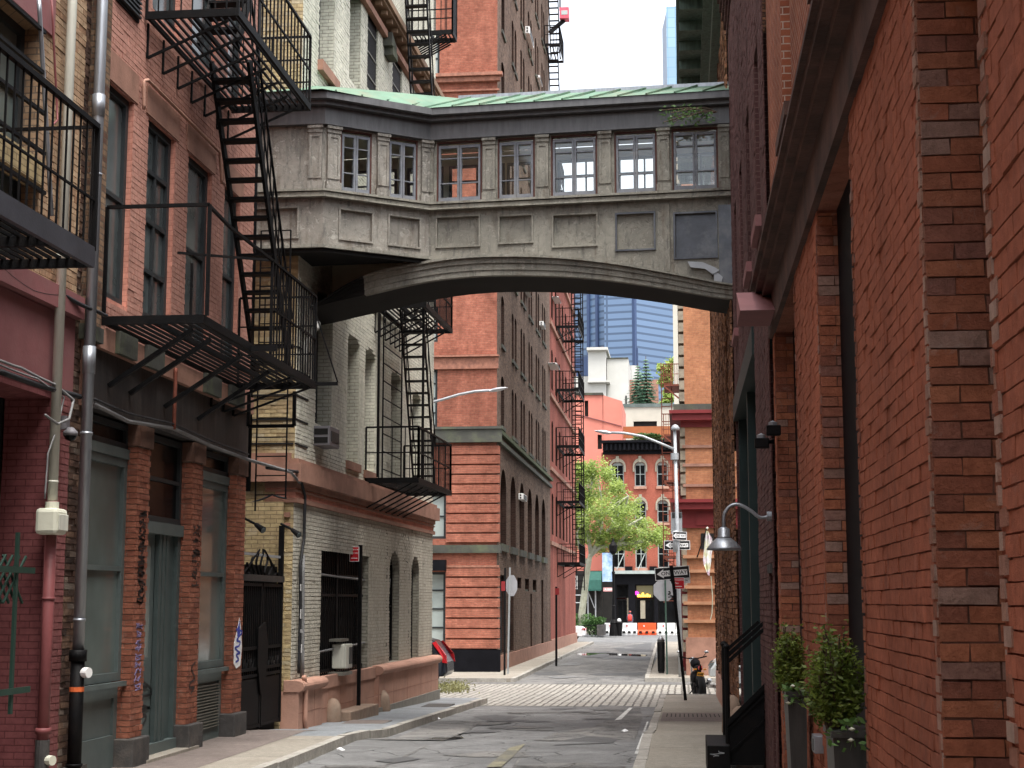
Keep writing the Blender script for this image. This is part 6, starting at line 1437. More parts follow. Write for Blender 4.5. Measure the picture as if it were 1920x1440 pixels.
# black flood lights above
for k, (x, y, lab) in enumerate(((1428, 832, 'lower of two black floodlights on the plum brick wall'), (1450, 808, 'upper of two black floodlights on the plum brick wall'))):
    p = at(x, y, 15.6); t = thing('flood_light', lab, 'lamp', p)
    MB().box(Fr(p, (1, 0, 0), (0, -1, 0)), -.07, .07, -.05, .05, 0, .09).build('lamp_head', M['black'], t, bevel=.01)
    MB().tube([p+Vector((.03, .05, .02)), Vector((.92, 15.7, p.z+.03))], .02).build('arm', M['black'], t)
    MB().lathe(p+Vector((0, .05, .05)), [(.04, 0), (.045, .04), (.0, .06)], 10).build('sensor', M['galv'], t)
# intercom on the near wall
ic = thing('intercom', 'brushed metal intercom box on the red brick wall between the planters', 'intercom', FR.P(ur(1540, 1390), 1.2, 0))
a_, z1_ = FR.hit(1534, 1373, .06); b_, z0_ = FR.hit(1518, 1406, .06); uu0 = min(a_, b_)
MB().box(FR, 11.4, 11.62, FR.z(1526, 1406, .05), FR.z(1526, 1374, .05), 0, .07).build('case', M['pipe_grey'], ic, bevel=.006)
MB().box(FR, 11.44, 11.58, FR.z(1526, 1401, .05), FR.z(1526, 1380, .05), .07, .075).build('face', M['gutter'], ic)
# stoop: black iron stair, seen side on
stp = thing('iron_stoop', 'black iron stair with sloping rail in front of the green storefront', 'stairs', (.6, 18.7, .5))
Ys = 18.6; a0 = at(1368, 1432, Ys); FSt = Fr((0, Ys, 0), (1, 0, 0), (0, -1, 0))
pt = lambda x, y, d=0: FSt.hit(x, y, d)
MB().prism(FSt, [pt(1366, 1434), pt(1434, 1434), pt(1433, 1290), pt(1366, 1357)], -.02, .02).build('side_panel', M['black'], stp)
mb = MB(); mb.prism(FSt, [pt(1364, 1362), pt(1434, 1292), pt(1434, 1280), pt(1364, 1349)], .021, .05); mb.prism(FSt, [pt(1366, 1416), pt(1434, 1352), pt(1434, 1347), pt(1366, 1411)], .021, .035); mb.prism(FSt, [pt(1372, 1434), pt(1434, 1434), pt(1434, 1430), pt(1372, 1430)], .021, .04); mb.prism(FSt, [pt(1364, 1372), pt(1434, 1305), pt(1434, 1300), pt(1364, 1367)], .021, .04); mb.build('stringer', M['black'], stp)
for i in range(5):
    x0, z_0 = pt(1370+i*13, 1398-i*22); MB().wbox(x0, x0+.16, Ys+.03, Ys+1.3, z_0-.03, z_0).build('tread', M['black'], stp)
x0, z1_ = pt(1362, 1215); _, z0_ = pt(1362, 1378)
mb = MB(); 
for dy in (0, 1.2): mb.tube([(x0, Ys+dy, z0_-.2), (x0, Ys+dy, z1_)], .03, 8); mb.lathe((x0, Ys+dy, z1_), [(.04, 0), (.045, .02), (.02, .05)], 8)
mb.build_each('newel_post', M['black'], stp)
mb = MB()
for dy in (0, 1.2):
    for (p, q) in (((1364, 1228), (1432, 1168)), ((1366, 1240), (1432, 1180))): (xa, za), (xb, zb) = pt(*p), pt(*q); mb.bar((xa, Ys+dy, za), (xb, Ys+dy, zb), .025, .04)
mb.build('handrail', M['black'], stp)
bx0, bz1 = pt(1326, 1398, .3); bx1, _ = pt(1369, 1398, .3)
MB().wbox(bx0, bx1, Ys-.3, Ys+1.2, .3, bz1).build('bottom_step', M['black'], stp, bevel=.01)
mb = MB(); Fst2 = Fr((0, Ys-.3, 0), (1, 0, 0), (0, -1, 0)); u0_, zz_ = Fst2.hit(1331, 1412); u1_, zz2 = Fst2.hit(1358, 1420); scribble(mb, Fst2, u0_, u1_, zz2-.0, zz_+.03, 9, .008, .001, 3); mb.build('graffiti', M['galv'], stp)
# wheel guards at the right wall
guard('grey rounded guard stone against the right wall just past the iron stair', Vector((.75, 22.0, zg(22))), .55, .16)
guard('taller worn guard stone against the right wall, second past the iron stair', Vector((.78, 26.5, zg(26.5))), .6, .17)
# planters
def planter(lab, D, x0, x1, ytop, bx0, bx1, by0, by1, seed, nlv):
    p0, p1 = at(x0, ytop, D), at(x1, ytop, D); ht = p0.z
    t = thing('planter', lab, 'planter', ((p0.x+p1.x)/2, D+.2, .5))
    w = p1.x-p0.x
    MB().hexa([(p0.x+.04, D, .4), (p1.x-.02, D, .4), (p1.x-.02, D+.4, .4), (p0.x+.04, D+.4, .4), (p0.x, D-.02, ht), (p1.x, D-.02, ht), (p1.x, D+.44, ht), (p0.x, D+.44, ht)]).build('pot', M['zinc'], t); MB().box(Fr(((p0.x+p1.x)/2, D+.21, 0), (1, 0, 0), (0, -1, 0)), -w/2-.012, w/2+.012, ht-.03, ht+.004, -.25, .25).build('rim', M['zinc'], t)
    c0, c1 = at(bx0, by0, D), at(bx1, by1, D); cx, cz = (c0.x+c1.x)/2, (c0.z+c1.z)/2; rx, rz = abs(c1.x-c0.x)/2, abs(c0.z-c1.z)/2
    s = thing('shrub', lab.split(' in ')[0].replace('dark square planter', 'bushy boxwood shrub')+' growing in its planter', 'shrub', (cx, D+.2, ht)); rn = random.Random(seed)
    s['label'] = ('nearer' if seed == 1 else 'farther')+' green boxwood shrub filling the '+('nearer' if seed == 1 else 'farther')+' tall planter'
    st = MB(); pts = []; tips = []
    for i in range(150):
        th = rn.uniform(0, 6.28); ph = math.acos(rn.uniform(-.6, 1)); r = rn.uniform(.7, 1.0)*(.86+.12*math.sin(3*th+seed)+.12*math.sin(5*ph+2*th)); r *= rn.uniform(1.15, 1.3) if i % 12 == 0 else 1
        tips.append(Vector((cx+rx*r*math.sin(ph)*math.cos(th), D+.2+min(rx, .3)*r*math.sin(ph)*math.sin(th), cz+rz*r*math.cos(ph)+(rn.uniform(0, .07) if math.cos(ph) > 0 else 0))))
    for e in tips:
        b = Vector((cx+rn.uniform(-.05, .05), D+.2, ht-.02)); m_ = b.lerp(e, .5)+Vector((rn.uniform(-.03, .03), 0, .02)); st.tube([b, m_, e], .004, 4)
        for k in range(nlv): q = rn.uniform(.35, 1.06); p = (b.lerp(m_, q*2) if q < .5 else m_.lerp(e, q*2-1)); pts.append(p+Vector((rn.gauss(0, .03), rn.gauss(0, .03), rn.gauss(0, .03))))
    st.build('stem', M['darkbark'], s); mb = MB(); leaves(mb, pts, .0175, rn); mb.build('foliage', M['leaf_box'], s)
    fl = MB(); pp = []
    for k in range(60): pp.append(Vector((rn.uniform(p0.x-.03, p1.x+.03), D-.05+rn.uniform(-.06, .1), ht+rn.uniform(-.09, .07))))
    leaves(fl, pp, .028, rn); fl.build('trailing_ivy', M['leaf_hedge'], s)
    mb = MB(); [mb.lathe(Vector((rn.uniform(p0.x, p1.x), D-.08, ht+rn.uniform(-.08, .06))), [(.0, -.012), (.02, 0), (.0, .012)], 6) for _ in range(2)]; mb.build('blossom', M['cream'], s)
M['zinc'] = paint('dark_zinc', (.045, .045, .042), .45, .3, .25, 3, .1, 20, .5, (.09, .085, .08), .4, True)
planter('dark square planter with boxwood, nearer the camera at the right wall', 8.9, 1561, 1632, 1372, 1512, 1628, 1190, 1388, 1, 46)
planter('dark square planter with boxwood, farther along the right wall', 12.2, 1476, 1512, 1298, 1455, 1511, 1183, 1300, 2, 34)
# ================================================================ STREET OBJECTS BEYOND THE BRIDGE
def fpz(Y): return Fr((0, Y, 0), (1, 0, 0), (0, -1, 0))
def oneway(t, F, c, w, h, rot, d=.04, d0=.03):
    """black sign with a white left-pointing arrow holding the words ONE WAY; c = centre (u, z)"""
    cr, sr = math.cos(rot), math.sin(rot)
    tr = lambda pts: [(c[0]+x*cr-y*sr, c[1]+x*sr+y*cr) for x, y in pts]
    W_, H_ = w/2, h/2
    pl = MB().prism(F, tr([(-W_, -H_), (W_, -H_), (W_, H_), (-W_, H_)]), d0, d).build('sign_plate', M['signwhite'], t)
    e = h*.05; MB().prism(F, tr([(-W_+e, -H_+e), (W_-e, -H_+e), (W_-e, H_-e), (-W_+e, H_-e)]), d, d+.003).build('sign_face', M['signblack'], pl)
    MB().prism(F, tr([(-W_*.9, 0), (-W_*.5, H_*.72), (-W_*.5, H_*.45), (W_*.86, H_*.45), (W_*.86, -H_*.45), (-W_*.5, -H_*.45), (-W_*.5, -H_*.72)]), d+.003, d+.006).build('arrow', M['signwhite'], pl)
    tx = tr([(W_*.1, 0)])[0]; text(pl, F, 'ONE WAY', tx[0], tx[1], h*.40, 'signblack', d+.0075, sx=w*.62/(h*.40*3.9), rot=rot); return pl
# leaning sign post on the near corner
p0 = gp(1285, 1303); YS = 39.6; FS1 = fpz(YS); zb_s = zg(YS)
sp = thing('sign_post', 'leaning dark post carrying the nearest one way sign at the end of the right pavement', 'sign', (FS1.hit(1285, 1300)[0], YS, zb_s))
a = FS1.hit(1286, 1303); b = FS1.hit(1259, 1060)
MB().bar((a[0], YS, zb_s-.1), (b[0], YS, b[1]), .075, .05, Vector((0, 1, 0))).build('post', M['postgreen'] if 0 else M['black'], sp)
mb_ = MB(); c = FS1.hit(1260.5, 1074.5); w = (1293-1228)*YS/2950
pln = oneway(sp, FS1, c, w*.99, w*.36, R(4.5), -.03, -.035)
for q in (1,): MB().bar(FS1.P(*FS1.hit(1262, 1094), .0), FS1.P(*FS1.hit(1258, 1060), .0), .09, .03, Vector((0, 1, 0))).build('post_top', M['black'], sp)
c = FS1.hit(1273, 1093); rs = MB().box(FS1, FS1.hit(1262.5, 1093)[0], FS1.hit(1283.5, 1093)[0], FS1.hit(1273, 1104.5)[1], FS1.hit(1273, 1083)[1], -.02, -.015).build('sign_plate', M['signwhite'], sp)
ra = (FS1.hit(1263.5, 1093)[0], FS1.hit(1282.5, 1093)[0], FS1.hit(1273, 1103.5)[1], FS1.hit(1273, 1084)[1]); MB().box(FS1, *ra, -.015, -.012).build('sign_face', M['signred'], rs)
cu_ = (ra[0]+ra[1])/2; hh = ra[3]-ra[2]
text(rs, FS1, 'STANDING', cu_, ra[3]-hh*.18, hh*.2, 'signwhite', -.0115); text(rs, FS1, 'No', cu_-hh*.2, ra[3]-hh*.48, hh*.28, 'signwhite', -.0115); MB().box(FS1, ra[0]+.03, ra[1]-.05, ra[2]+hh*.16, ra[2]+hh*.24, -.012, -.011).build('arrow', M['signwhite'], rs)
ws = MB().box(FS1, FS1.hit(1281.5, 1088)[0], FS1.hit(1294, 1088)[0], FS1.hit(1288, 1093.5)[1], FS1.hit(1288, 1079)[1], -.06, -.055).build('sign_plate', M['signwhite'], sp)
wc = FS1.hit(1287.5, 1088); text(ws, FS1, 'Jay', wc[0], wc[1], .055, 'signblack', -.0545)
# lamp post with cobra head
def cobra(label, Y, xb, xt, ytop, arm, head, r=.1):
    F = fpz(Y); pb = F.hit(xb, 1262); pt_ = F.hit(xt, ytop); t = thing('street_lamp', label, 'street lamp', (pb[0], Y, zg(Y)))
    MB().tube([(pb[0], Y, zg(Y)-.1), (pt_[0], Y, pt_[1])], r*1.15, 10, r*.75).build('pole', M['galv'], t, smooth=True)
    pts = [F.P(*F.hit(x, y)) for x, y in arm]; MB().tube(pts, .045, 8).build('arm', M['galv'], t, smooth=True)
    hp = [F.P(*F.hit(x, y)) for x, y in head]; d = (hp[1]-hp[0]).normalized(); n = 8; L = (hp[1]-hp[0]).length
    mb = MB(); side = Vector((0, 1, 0)); secs = [(.05, .05), (.09, .09), (.13, .10), (.14, .09), (.12, .06), (.05, .02)]; vs = []
    for i, (w_, h_) in enumerate(secs):
        c = hp[0]+d*L*i/5
        for k in range(8): a = 6.283*k/8; vs.append(c+side*w_*math.cos(a)+Vector((0, 0, h_*.7*math.sin(a))))
    mb.add(vs, [(i*8+k, i*8+(k+1) % 8, (i+1)*8+(k+1) % 8, (i+1)*8+k) for i in range(5) for k in range(8)]+[tuple(range(8)), tuple(range(47, 39, -1))]); mb.build('lamp_head', M['signback'], t, smooth=True)
    return t, F, pb
t, F5, _ = cobra('tall galvanised street lamp with long arm on the far right corner', 54.6, 1277, 1265, 800, [(1264, 842), (1240, 832), (1205, 818), (1170, 812), (1145, 811)], [(1147, 812), (1115, 808)], .075)
MB().lathe(F5.P(*F5.hit(1266, 800)), [(.14, -.12), (.16, -.05), (.1, .04), (.03, .08)], 10).build('photocell', M['galv'], t, smooth=True)
MB().tube([F5.P(*F5.hit(1265, 850)), F5.P(*F5.hit(1265, 862))], .14, 8).build('clamp', M['galv'], t)
MB().box(F5, F5.hit(1258, 980)[0], F5.hit(1279, 980)[0], F5.hit(1268, 1000)[1], F5.hit(1268, 960)[1], -.45, -.15).build('equipment_cabinet', M['galv'], t)
mb = MB(); [mb.box(F5, F5.hit(1260, 980)[0]+(0 if s else .22), F5.hit(1260, 980)[0]+.12+(0 if s else .22), z, z+.025, -.15, -.14) for s in (0, 1) for z in [F5.hit(1268, 962+i*2.2)[1] for i in range(5)]]; mb.build('vent_slot', M['soffit'], t)
c1 = F5.hit(1269.5, 1022); w1_ = (1293.5-1245.5)*54.6/2950; oneway(t, F5, c1, w1_, w1_*.35, 0, -.12, -.125)
c2 = F5.hit(1274.5, 1005); w2 = (1287.5-1261.5)*54.6/2950; oneway(t, F5, c2, w2, w2*.6, R(-2), .14, .135)
MB().tube([F5.P(*F5.hit(1267, 1035), .0), F5.P(*F5.hit(1267, 995), .0)], .1, 10).build('pole_sleeve', M['galv'], t, smooth=True)
t, F6, _ = cobra('street lamp whose curved arm reaches out from behind the pale grey building', 50.5, 798, 800, 690, [(800, 757), (830, 749), (860, 740), (890, 734), (918, 732)], [(917, 733), (952, 727)], .075)
# stop signs seen from behind
M['post_pale'] = paint('weathered_pale_post', (.26, .27, .27), .6, .1, .15)
def stop_back(label, Y, xb, xt, ytop, cx, cy, r, m, squash=1.0, graf=False):
    F = fpz(Y); pb = F.hit(xb, 1260); pt_ = F.hit(xt, ytop); t = thing('stop_sign', label, 'sign', (pb[0], Y, 0))
    MB().bar((pb[0], Y-.05, -.1), (pt_[0], Y-.05, pt_[1]), .06, .05, Vector((0, 1, 0))).build('post', M[m], t)
    c = F.hit(cx, cy); R_ = r*Y/2950
    pl = MB().prism(F, [(c[0]+R_*squash*math.cos(math.pi/8+math.pi*k/4)*1.08, c[1]+R_*1.08*math.sin(math.pi/8+math.pi*k/4)) for k in range(8)], -.035, -.03).build('sign_plate', M['signback'], t)
    if graf: mb = MB(); scribble(mb, F, c[0]+R_*.35, c[0]+R_*.95, c[1]-R_*.75, c[1]-R_*.1, 14, .035, -.0295, 8); mb.build('graffiti', M['signblack'], pl)
    return t
ts = stop_back('back of a grey octagonal stop sign with black graffiti on a green post', 56.6, 1251, 1247, 1082, 1245, 1106, 20.5, 'postgreen', .95, True)
stop_back('back of an octagonal stop sign on a pale post at the far left corner', 56.4, 952.5, 956.5, 1064, 959, 1098, 19.5, 'post_pale', .55)
F7 = fpz(55.4); q0, q1 = F7.hit(946, 1252), F7.hit(947, 1065); sp2 = thing('sign_post', 'thin dark post beside the pale stop sign post at the far left corner', 'sign', (q0[0], 55.4, 0))
MB().bar((q0[0], 55.4, -.1), (q1[0], 55.4, q1[1]), .07, .05, Vector((0, 1, 0))).build('post', M['black'], sp2)
MB().box(F7, F7.hit(941, 1)[0], F7.hit(948, 1)[0], F7.hit(944, 1108)[1], F7.hit(944, 1090)[1], .03, .035).build('sign_plate', M['dullred'], sp2)
F8 = fpz(66.); q0, q1 = F8.hit(1043, 1216), F8.hit(1043, 1100); sp3 = thing('sign_post', 'dark post with small red sign by the dark brick side wall', 'sign', (q0[0], 66, 0))
MB().bar((q0[0], 66, -.1), (q1[0], 66, q1[1]), .09, .06, Vector((0, 1, 0))).build('post', M['black'], sp3); MB().box(F8, F8.hit(1037, 1)[0], F8.hit(1044, 1)[0], F8.hit(1041, 1115)[1], F8.hit(1041, 1103)[1], .04, .045).build('sign_plate', M['dullred'], sp3)
# litter bin
F9 = fpz(57.5); bc = F9.hit(1239.5, 1225); bt = thing('litter_bin', 'dark round street litter bin beside the green stop sign post', 'bin', (bc[0], 57.5, 0)); rb_ = 6.5*57.5/2950
h_ = F9.hit(1240, 1199)[1]
MB().lathe((bc[0], 57.6, 0), [(rb_*.8, 0), (rb_*.95, h_*.9), (rb_*1.05, h_*.93), (rb_*1.05, h_)], 16).build('basket', M['plinth'], bt); mb = MB()
for i in range(16): a = 6.283*i/16; mb.bar((bc[0]+rb_*.85*math.cos(a), 57.6+rb_*.85*math.sin(a), .05), (bc[0]+rb_*1.02*math.cos(a), 57.6+rb_*1.02*math.sin(a), h_*.92), .03)
mb.build('bin_slats', M['bark'] if 0 else M['black'], bt); MB().lathe((bc[0], 57.6, h_), [(rb_*.85, -.05), (rb_*.8, .04), (rb_*.3, .12)], 12).build('bin_liner', M['signback'], bt)
# flag on the tan building
fl = thing('flag', 'pale flag hanging limp from an angled pole on the tan corner building', 'flag', (1.1, 55, 5))
F10 = fpz(54.6); k_ = lambda x, y, d=0: F10.P(*F10.hit(x, y), d)
MB().tube([Vector((F10.hit(1308, 1045)[0], 55.9, F10.hit(1308, 1042)[1])), k_(1325, 992)], .025, 6).build('pole', M['soffit'], fl); MB().lathe(k_(1326, 990), [(.0, -.05), (.05, 0), (.0, .05)], 8).build('finial', M['cream'], fl, smooth=True)
mb = MB(); L1 = [(1324, 995), (1322, 1010), (1320, 1030), (1318, 1050), (1320, 1060), (1327, 1078)]; L2 = [(1328, 996), (1335, 1010), (1337, 1025), (1334, 1040), (1333, 1055), (1330, 1080)]
for (a, b), (c, d) in zip(zip(L1, L2), list(zip(L1, L2))[1:]):
    for i in range(6):
        f = lambda A, B, s: k_(A[0]+(B[0]-A[0])*s, A[1]+(B[1]-A[1])*s, .06*math.sin(s*14+A[1]*.03)); mb.quad(f(a, b, i/6), f(a, b, (i+1)/6), f(c, d, (i+1)/6), f(c, d, i/6))
mf_, tt_, pp_ = newmat('flag_cloth'); wv = N(tt_, 'ShaderNodeTexNoise', {'Vector': coords(tt_), 'Scale': 2.5, 'Detail': 2.0}); tt_.links.new(ramp(tt_, wv.outputs['Fac'], [(.35, (.7, .55, .62)), (.5, (.75, .74, .72)), (.62, (.62, .6, .36))]), pp_.inputs['Base Color']); M['flag'] = mf_
mb.build('cloth', M['flag'], fl, smooth=True)
MB().tube([k_(1333, 1080), k_(1336, 1120), k_(1335, 1150), k_(1332, 1162)], .015, 5).build('halyard', M['bark'], fl)
# motorcycle seen from behind
def motorcycle():
    Y = 43.6; F = fpz(Y); c = F.hit(1316, 1290); x0 = c[0]; z0 = zg(Y)-.13
    t = thing('motorcycle', 'black motorcycle parked leaning, seen from behind with orange number plate', 'motorcycle', (x0, Y, z0))
    V_ = lambda x, y, z: Vector((x0+.02+x-.13*y-.08*z, Y+y+.13*x, z0+z))
    def wheel(yc, r, w, nm):
        mb = MB(); n = 24; prof = [(r-.1, -w*.5), (r-.03, -w*.5), (r, -w*.28), (r+.01, 0), (r, w*.28), (r-.03, w*.5), (r-.1, w*.5)]; vs = []; fs = []
        for i in range(n):
            a = 2*math.pi*i/n
            for rr, ww in prof: vs.append(V_(ww, yc+rr*math.sin(a), r+rr*math.cos(a)))
        k = len(prof)
        for i in range(n):
            for j in range(k): fs.append((i*k+j, i*k+(j+1) % k, ((i+1) % n)*k+(j+1) % k, ((i+1) % n)*k+j))
        w_ = mb.add(vs, fs).build(nm, M['rubber'], t, smooth=True); mb = MB()
        for i in range(6): a = math.pi*i/3; mb.bar(V_(0, yc, r), V_(0, yc+(r-.1)*math.sin(a), r+(r-.1)*math.cos(a)), .03)
        mb.tube([V_(-w*.6, yc, r), V_(w*.6, yc, r)], .05, 10); mb.build('rim', M['black'], w_)
    wheel(.1, .31, .19, 'wheel'); wheel(1.5, .31, .12, 'wheel')
    MB().tube([V_(0, .45, .45), V_(0, .75, .5), V_(0, 1.05, .55)], [.15, .19, .15], 12, 1).build('engine', M['black'], t, smooth=True)
    MB().tube([V_(0, .62, .82), V_(0, .85, .9), V_(0, 1.15, .88)], [.09, .14, .09], 14, 1).build('fuel_tank', M['black_base'], t, smooth=True)
    MB().tube([V_(0, -.05, .84), V_(0, .2, .8), V_(0, .55, .76), V_(0, .7, .76)], [.05, .08, .10, .06], 12, 1).build('seat', M['black_base'], t, smooth=True)
    MB().tube([V_(0, -.12, .78), V_(0, -.05, .82)], [.05, .065], 10, 1).build('tail_light', paint('tail_red', (.30, .01, .01), .25), t)
    Fm = Fr(V_(0, -.22, 0), (1, 0, 0), (0, -1, 0)); c_ = V_(0, 0, .66)
    Fm = Fr((c_.x, Y-.2, c_.z), (1, 0, 0), (0, -1, 0)); pl = MB().prism(Fm, [(-.10, -.05), (.08, -.07), (.1, .03), (-.08, .05)], 0, .01).build('number_plate', paint('amber_plate', (.80, .38, .05), .5), t)
    mb = MB(); [mb.box(Fm, -.07+i*.03, -.05+i*.03, -.04, .01, .0105, .012) for i in range(5)]; mb.build('plate_characters', M['signblack'], pl)
    MB().box(Fm, -.02, .02, -.02, .25, -.05, -.01).build('mudguard_stay', M['black'], t)
    MB().tube([V_(-.38, 1.15, 1.08), V_(-.15, 1.28, 1.02), V_(.15, 1.28, 1.02), V_(.38, 1.15, 1.08)], .017, 8).build('handlebar', M['black'], t)
    for s in (-1, 1):
        m_ = MB(); m_.tube([V_(.28*s, 1.2, 1.06), V_(.36*s, 1.15, 1.17)], .008, 6); m_.build('mirror_stalk', M['black'], t)
        MB().lathe(V_(.38*s, 1.14, 1.2), [(.0, -.04), (.06, -.02), (.065, .02), (.0, .04)], 10, 1, .4).build('mirror', M['chrome'], t, smooth=True)
        MB().tube([V_(.05*s, 1.5, .31), V_(.05*s, 1.3, .9)], .025, 8).build('fork', M['chrome'], t)
        MB().tube([V_(.12*s, .1, .31), V_(.12*s, .55, .4)], .025, 8).build('swingarm', M['black'], t)
        MB().tube([V_(.09*s, -.0, .77), V_(.17*s, -.02, .77)], .02, 8).build('indicator', paint('amber', (.7, .25, .02), .3) if s < 0 else bpy.data.materials['amber'], t)
    MB().tube([V_(.2, .75, .3), V_(.22, .3, .38), V_(.22, -.0, .48)], [.03, .06, .065], 12, 1).build('exhaust', M['chrome'], t, smooth=True)
    MB().lathe(V_(0, 1.35, .95), [(.0, -.1), (.09, -.06), (.1, .03), (.05, .1)], 12).build('headlight', M['chrome'], t, smooth=True)
    MB().tube([V_(-.1, .6, .3), V_(-.32, .5, .03)], .014, 6).build('side_stand', M['black'], t)
motorcycle()
# cars
def car(label, loc, heading, L, W_, H_, prof, glassprof, mbody, lights, cat='car', wheel_r=.33):
    """prof: side outline (x along car 0..L from the rear, z); built as a lofted body with tumblehome"""
    t = thing('parked_car', label, cat, loc); ch, sh = math.cos(heading), math.sin(heading)
    def V_(x, y, z): return Vector((loc[0]+x*ch-y*sh, loc[1]+x*sh+y*ch, loc[2]+z))
    def loft(pr, wf, name, m, smooth=True, parent=t):
        secs = [-1, -.94, -.8, 0, .8, .94, 1]; mb = MB(); vs = []
        n = len(pr)
        for s in secs:
            for x, z in pr:
                k = 1 if abs(s) < .85 else (.985 if abs(s) < .97 else .955)
                zz = z if z < .3 else .3+(z-.3)*(1-.0*abs(s)); xx = L/2+(x-L/2)*k
                vs.append(V_(xx, s*wf(z)*W_/2, .3+(zz-.3)*(k if z > .5 else 1)))
        fs = []
        for i in range(len(secs)-1):
            for j in range(n): fs.append((i*n+j, i*n+(j+1) % n, (i+1)*n+(j+1) % n, (i+1)*n+j))
        fs.append(tuple(range(n-1, -1, -1))); fs.append(tuple((len(secs)-1)*n+j for j in range(n)))
        return mb.add(vs, fs).build(name, m, parent, smooth=False)
    body = loft(prof, lambda z: 1 if z < .85 else 1-.22*(z-.85)/.6, 'body', mbody)
    b = body.modifiers.new('bevel', 'BEVEL'); b.width = .04; b.segments = 3
    loft(glassprof, lambda z: 1.006 if z < .85 else 1.012-.22*(z-.85)/.6, 'window', M['glass_dark'])
    for x in (.82, L-.85):
        for s in (-1, 1):
            c = V_(x, s*(W_/2-.1), wheel_r); a = V_(x, s*(W_/2+.01), wheel_r)
            w = MB().tube([c, a], wheel_r, 22).build('wheel', M['rubber'], t); MB().tube([V_(x, s*(W_/2+.011), wheel_r), V_(x, s*(W_/2+.02), wheel_r)], wheel_r*.62, 14).build('rim', M['galv'], w)
    for nm, m, pts in lights:
        for s in (-1, 1):
            mb = MB(); vs = [V_(x, s*y, z) for x, y, z in pts]; n = len(vs)//2; mb.add(vs, [tuple(range(n-1, -1, -1)), tuple(range(n, 2*n))]+[(i, (i+1) % n, n+(i+1) % n, n+i) for i in range(n)]); mb.build(nm, m, t)
    return t, V_
redl = paint('tail_lamp_red', (.30, .010, .014), .2, 0, .1); blackcar = paint('black_car_paint', (.012, .014, .02), .2, .2, .1, 2, 0)
wagon = [(.0, .42), (.02, .75), (.12, .95), (.45, 1.42), (.75, 1.5), (2.6, 1.5), (3.45, .98), (4.5, .86), (4.68, .6), (4.68, .35), (.1, .3)]
wgl = [(.3, 1.0), (.52, 1.38), (.8, 1.45), (2.55, 1.45), (3.2, 1.0)]
xr = fpz(50.3).hit(838, 1240)[0]
tl = [(-.01, .66, .82), (-.01, .9, .8), (.32, .66, 1.38), (.36, .78, 1.38)]
TL = [( .02, .88, .72), (.30, .93, .8), (.62, .74, 1.42), (.42, .70, 1.42), (-.02, .66, .74), (.03, .66, .72), (.38, .52, 1.42), (.36, .5, 1.42)]
t, V_ = car('black estate car with tall red tail lights parked across the street behind the grey corner', (xr, 51.2, -.13), math.pi, 4.7, 1.86, 1.5, wagon, wgl, blackcar,
  [('tail_light', redl, [(-.005, .94, .72), (.14, .945, .74), (.18, .935, .96), (.50, .81, 1.36), (.38, .80, 1.40), (.04, .93, .98), (-.01, .80, .72), (.14, .85, .74), (.18, .85, .96), (.50, .74, 1.36), (.38, .72, 1.40), (.03, .80, .98)])])
MB().tube([V_(.55, .80, 1.46), V_(1.0, .8, 1.56), V_(2.6, .8, 1.56), V_(2.9, .8, 1.48)], .02, 6).build('roof_rail', M['chrome'], t); MB().tube([V_(.5, .94, .96), V_(3.3, .95, .97)], .018, 6).build('chrome_trim', M['chrome'], t); MB().tube([V_(.5, .94, .96), V_(.85, .8, 1.42)], .018, 6).build('chrome_trim', M['chrome'], t)
sedan = [(.0, .4), (.0, .8), (.2, .95), (.9, 1.0), (1.35, 1.38), (2.5, 1.42), (3.3, 1.0), (4.3, .85), (4.5, .6), (4.5, .35), (.1, .3)]
sgl = [(1.0, 1.02), (1.4, 1.34), (2.5, 1.37), (3.15, 1.02)]
whitecar = paint('white_car_paint', (.75, .75, .74), .25, 0, .05, 2, 0)
px_ = at(1099, 1185, 107); car('white car half hidden behind the far left corner by the hedge', (px_.x-.1, 108, -.05), math.pi, 4.5, 1.8, 1.42, sedan, sgl, whitecar, [('tail_light', redl, [(-.02, .6, .7), (-.02, .88, .7), (-.02, .88, .85), (-.02, .6, .85), (.2, .6, .7), (.2, .9, .7), (.2, .9, .85), (.2, .6, .85)])])
px_ = at(1329, 1240, 50.5); car('pale silver car nose just showing beyond the motorcycle at the right', (px_.x+4.5, 51.0, -.13), math.pi, 4.5, 1.8, 1.42, sedan, sgl, paint('silver_car_paint', (.5, .52, .52), .3, .5, .05, 2, 0), [('headlight', M['glass'], [(4.2, .6, .62), (4.46, .88, .62), (4.4, .88, .78), (4.2, .6, .8), (4.52, .55, .62), (4.5, .8, .62), (4.45, .8, .76), (4.4, .55, .8)])])
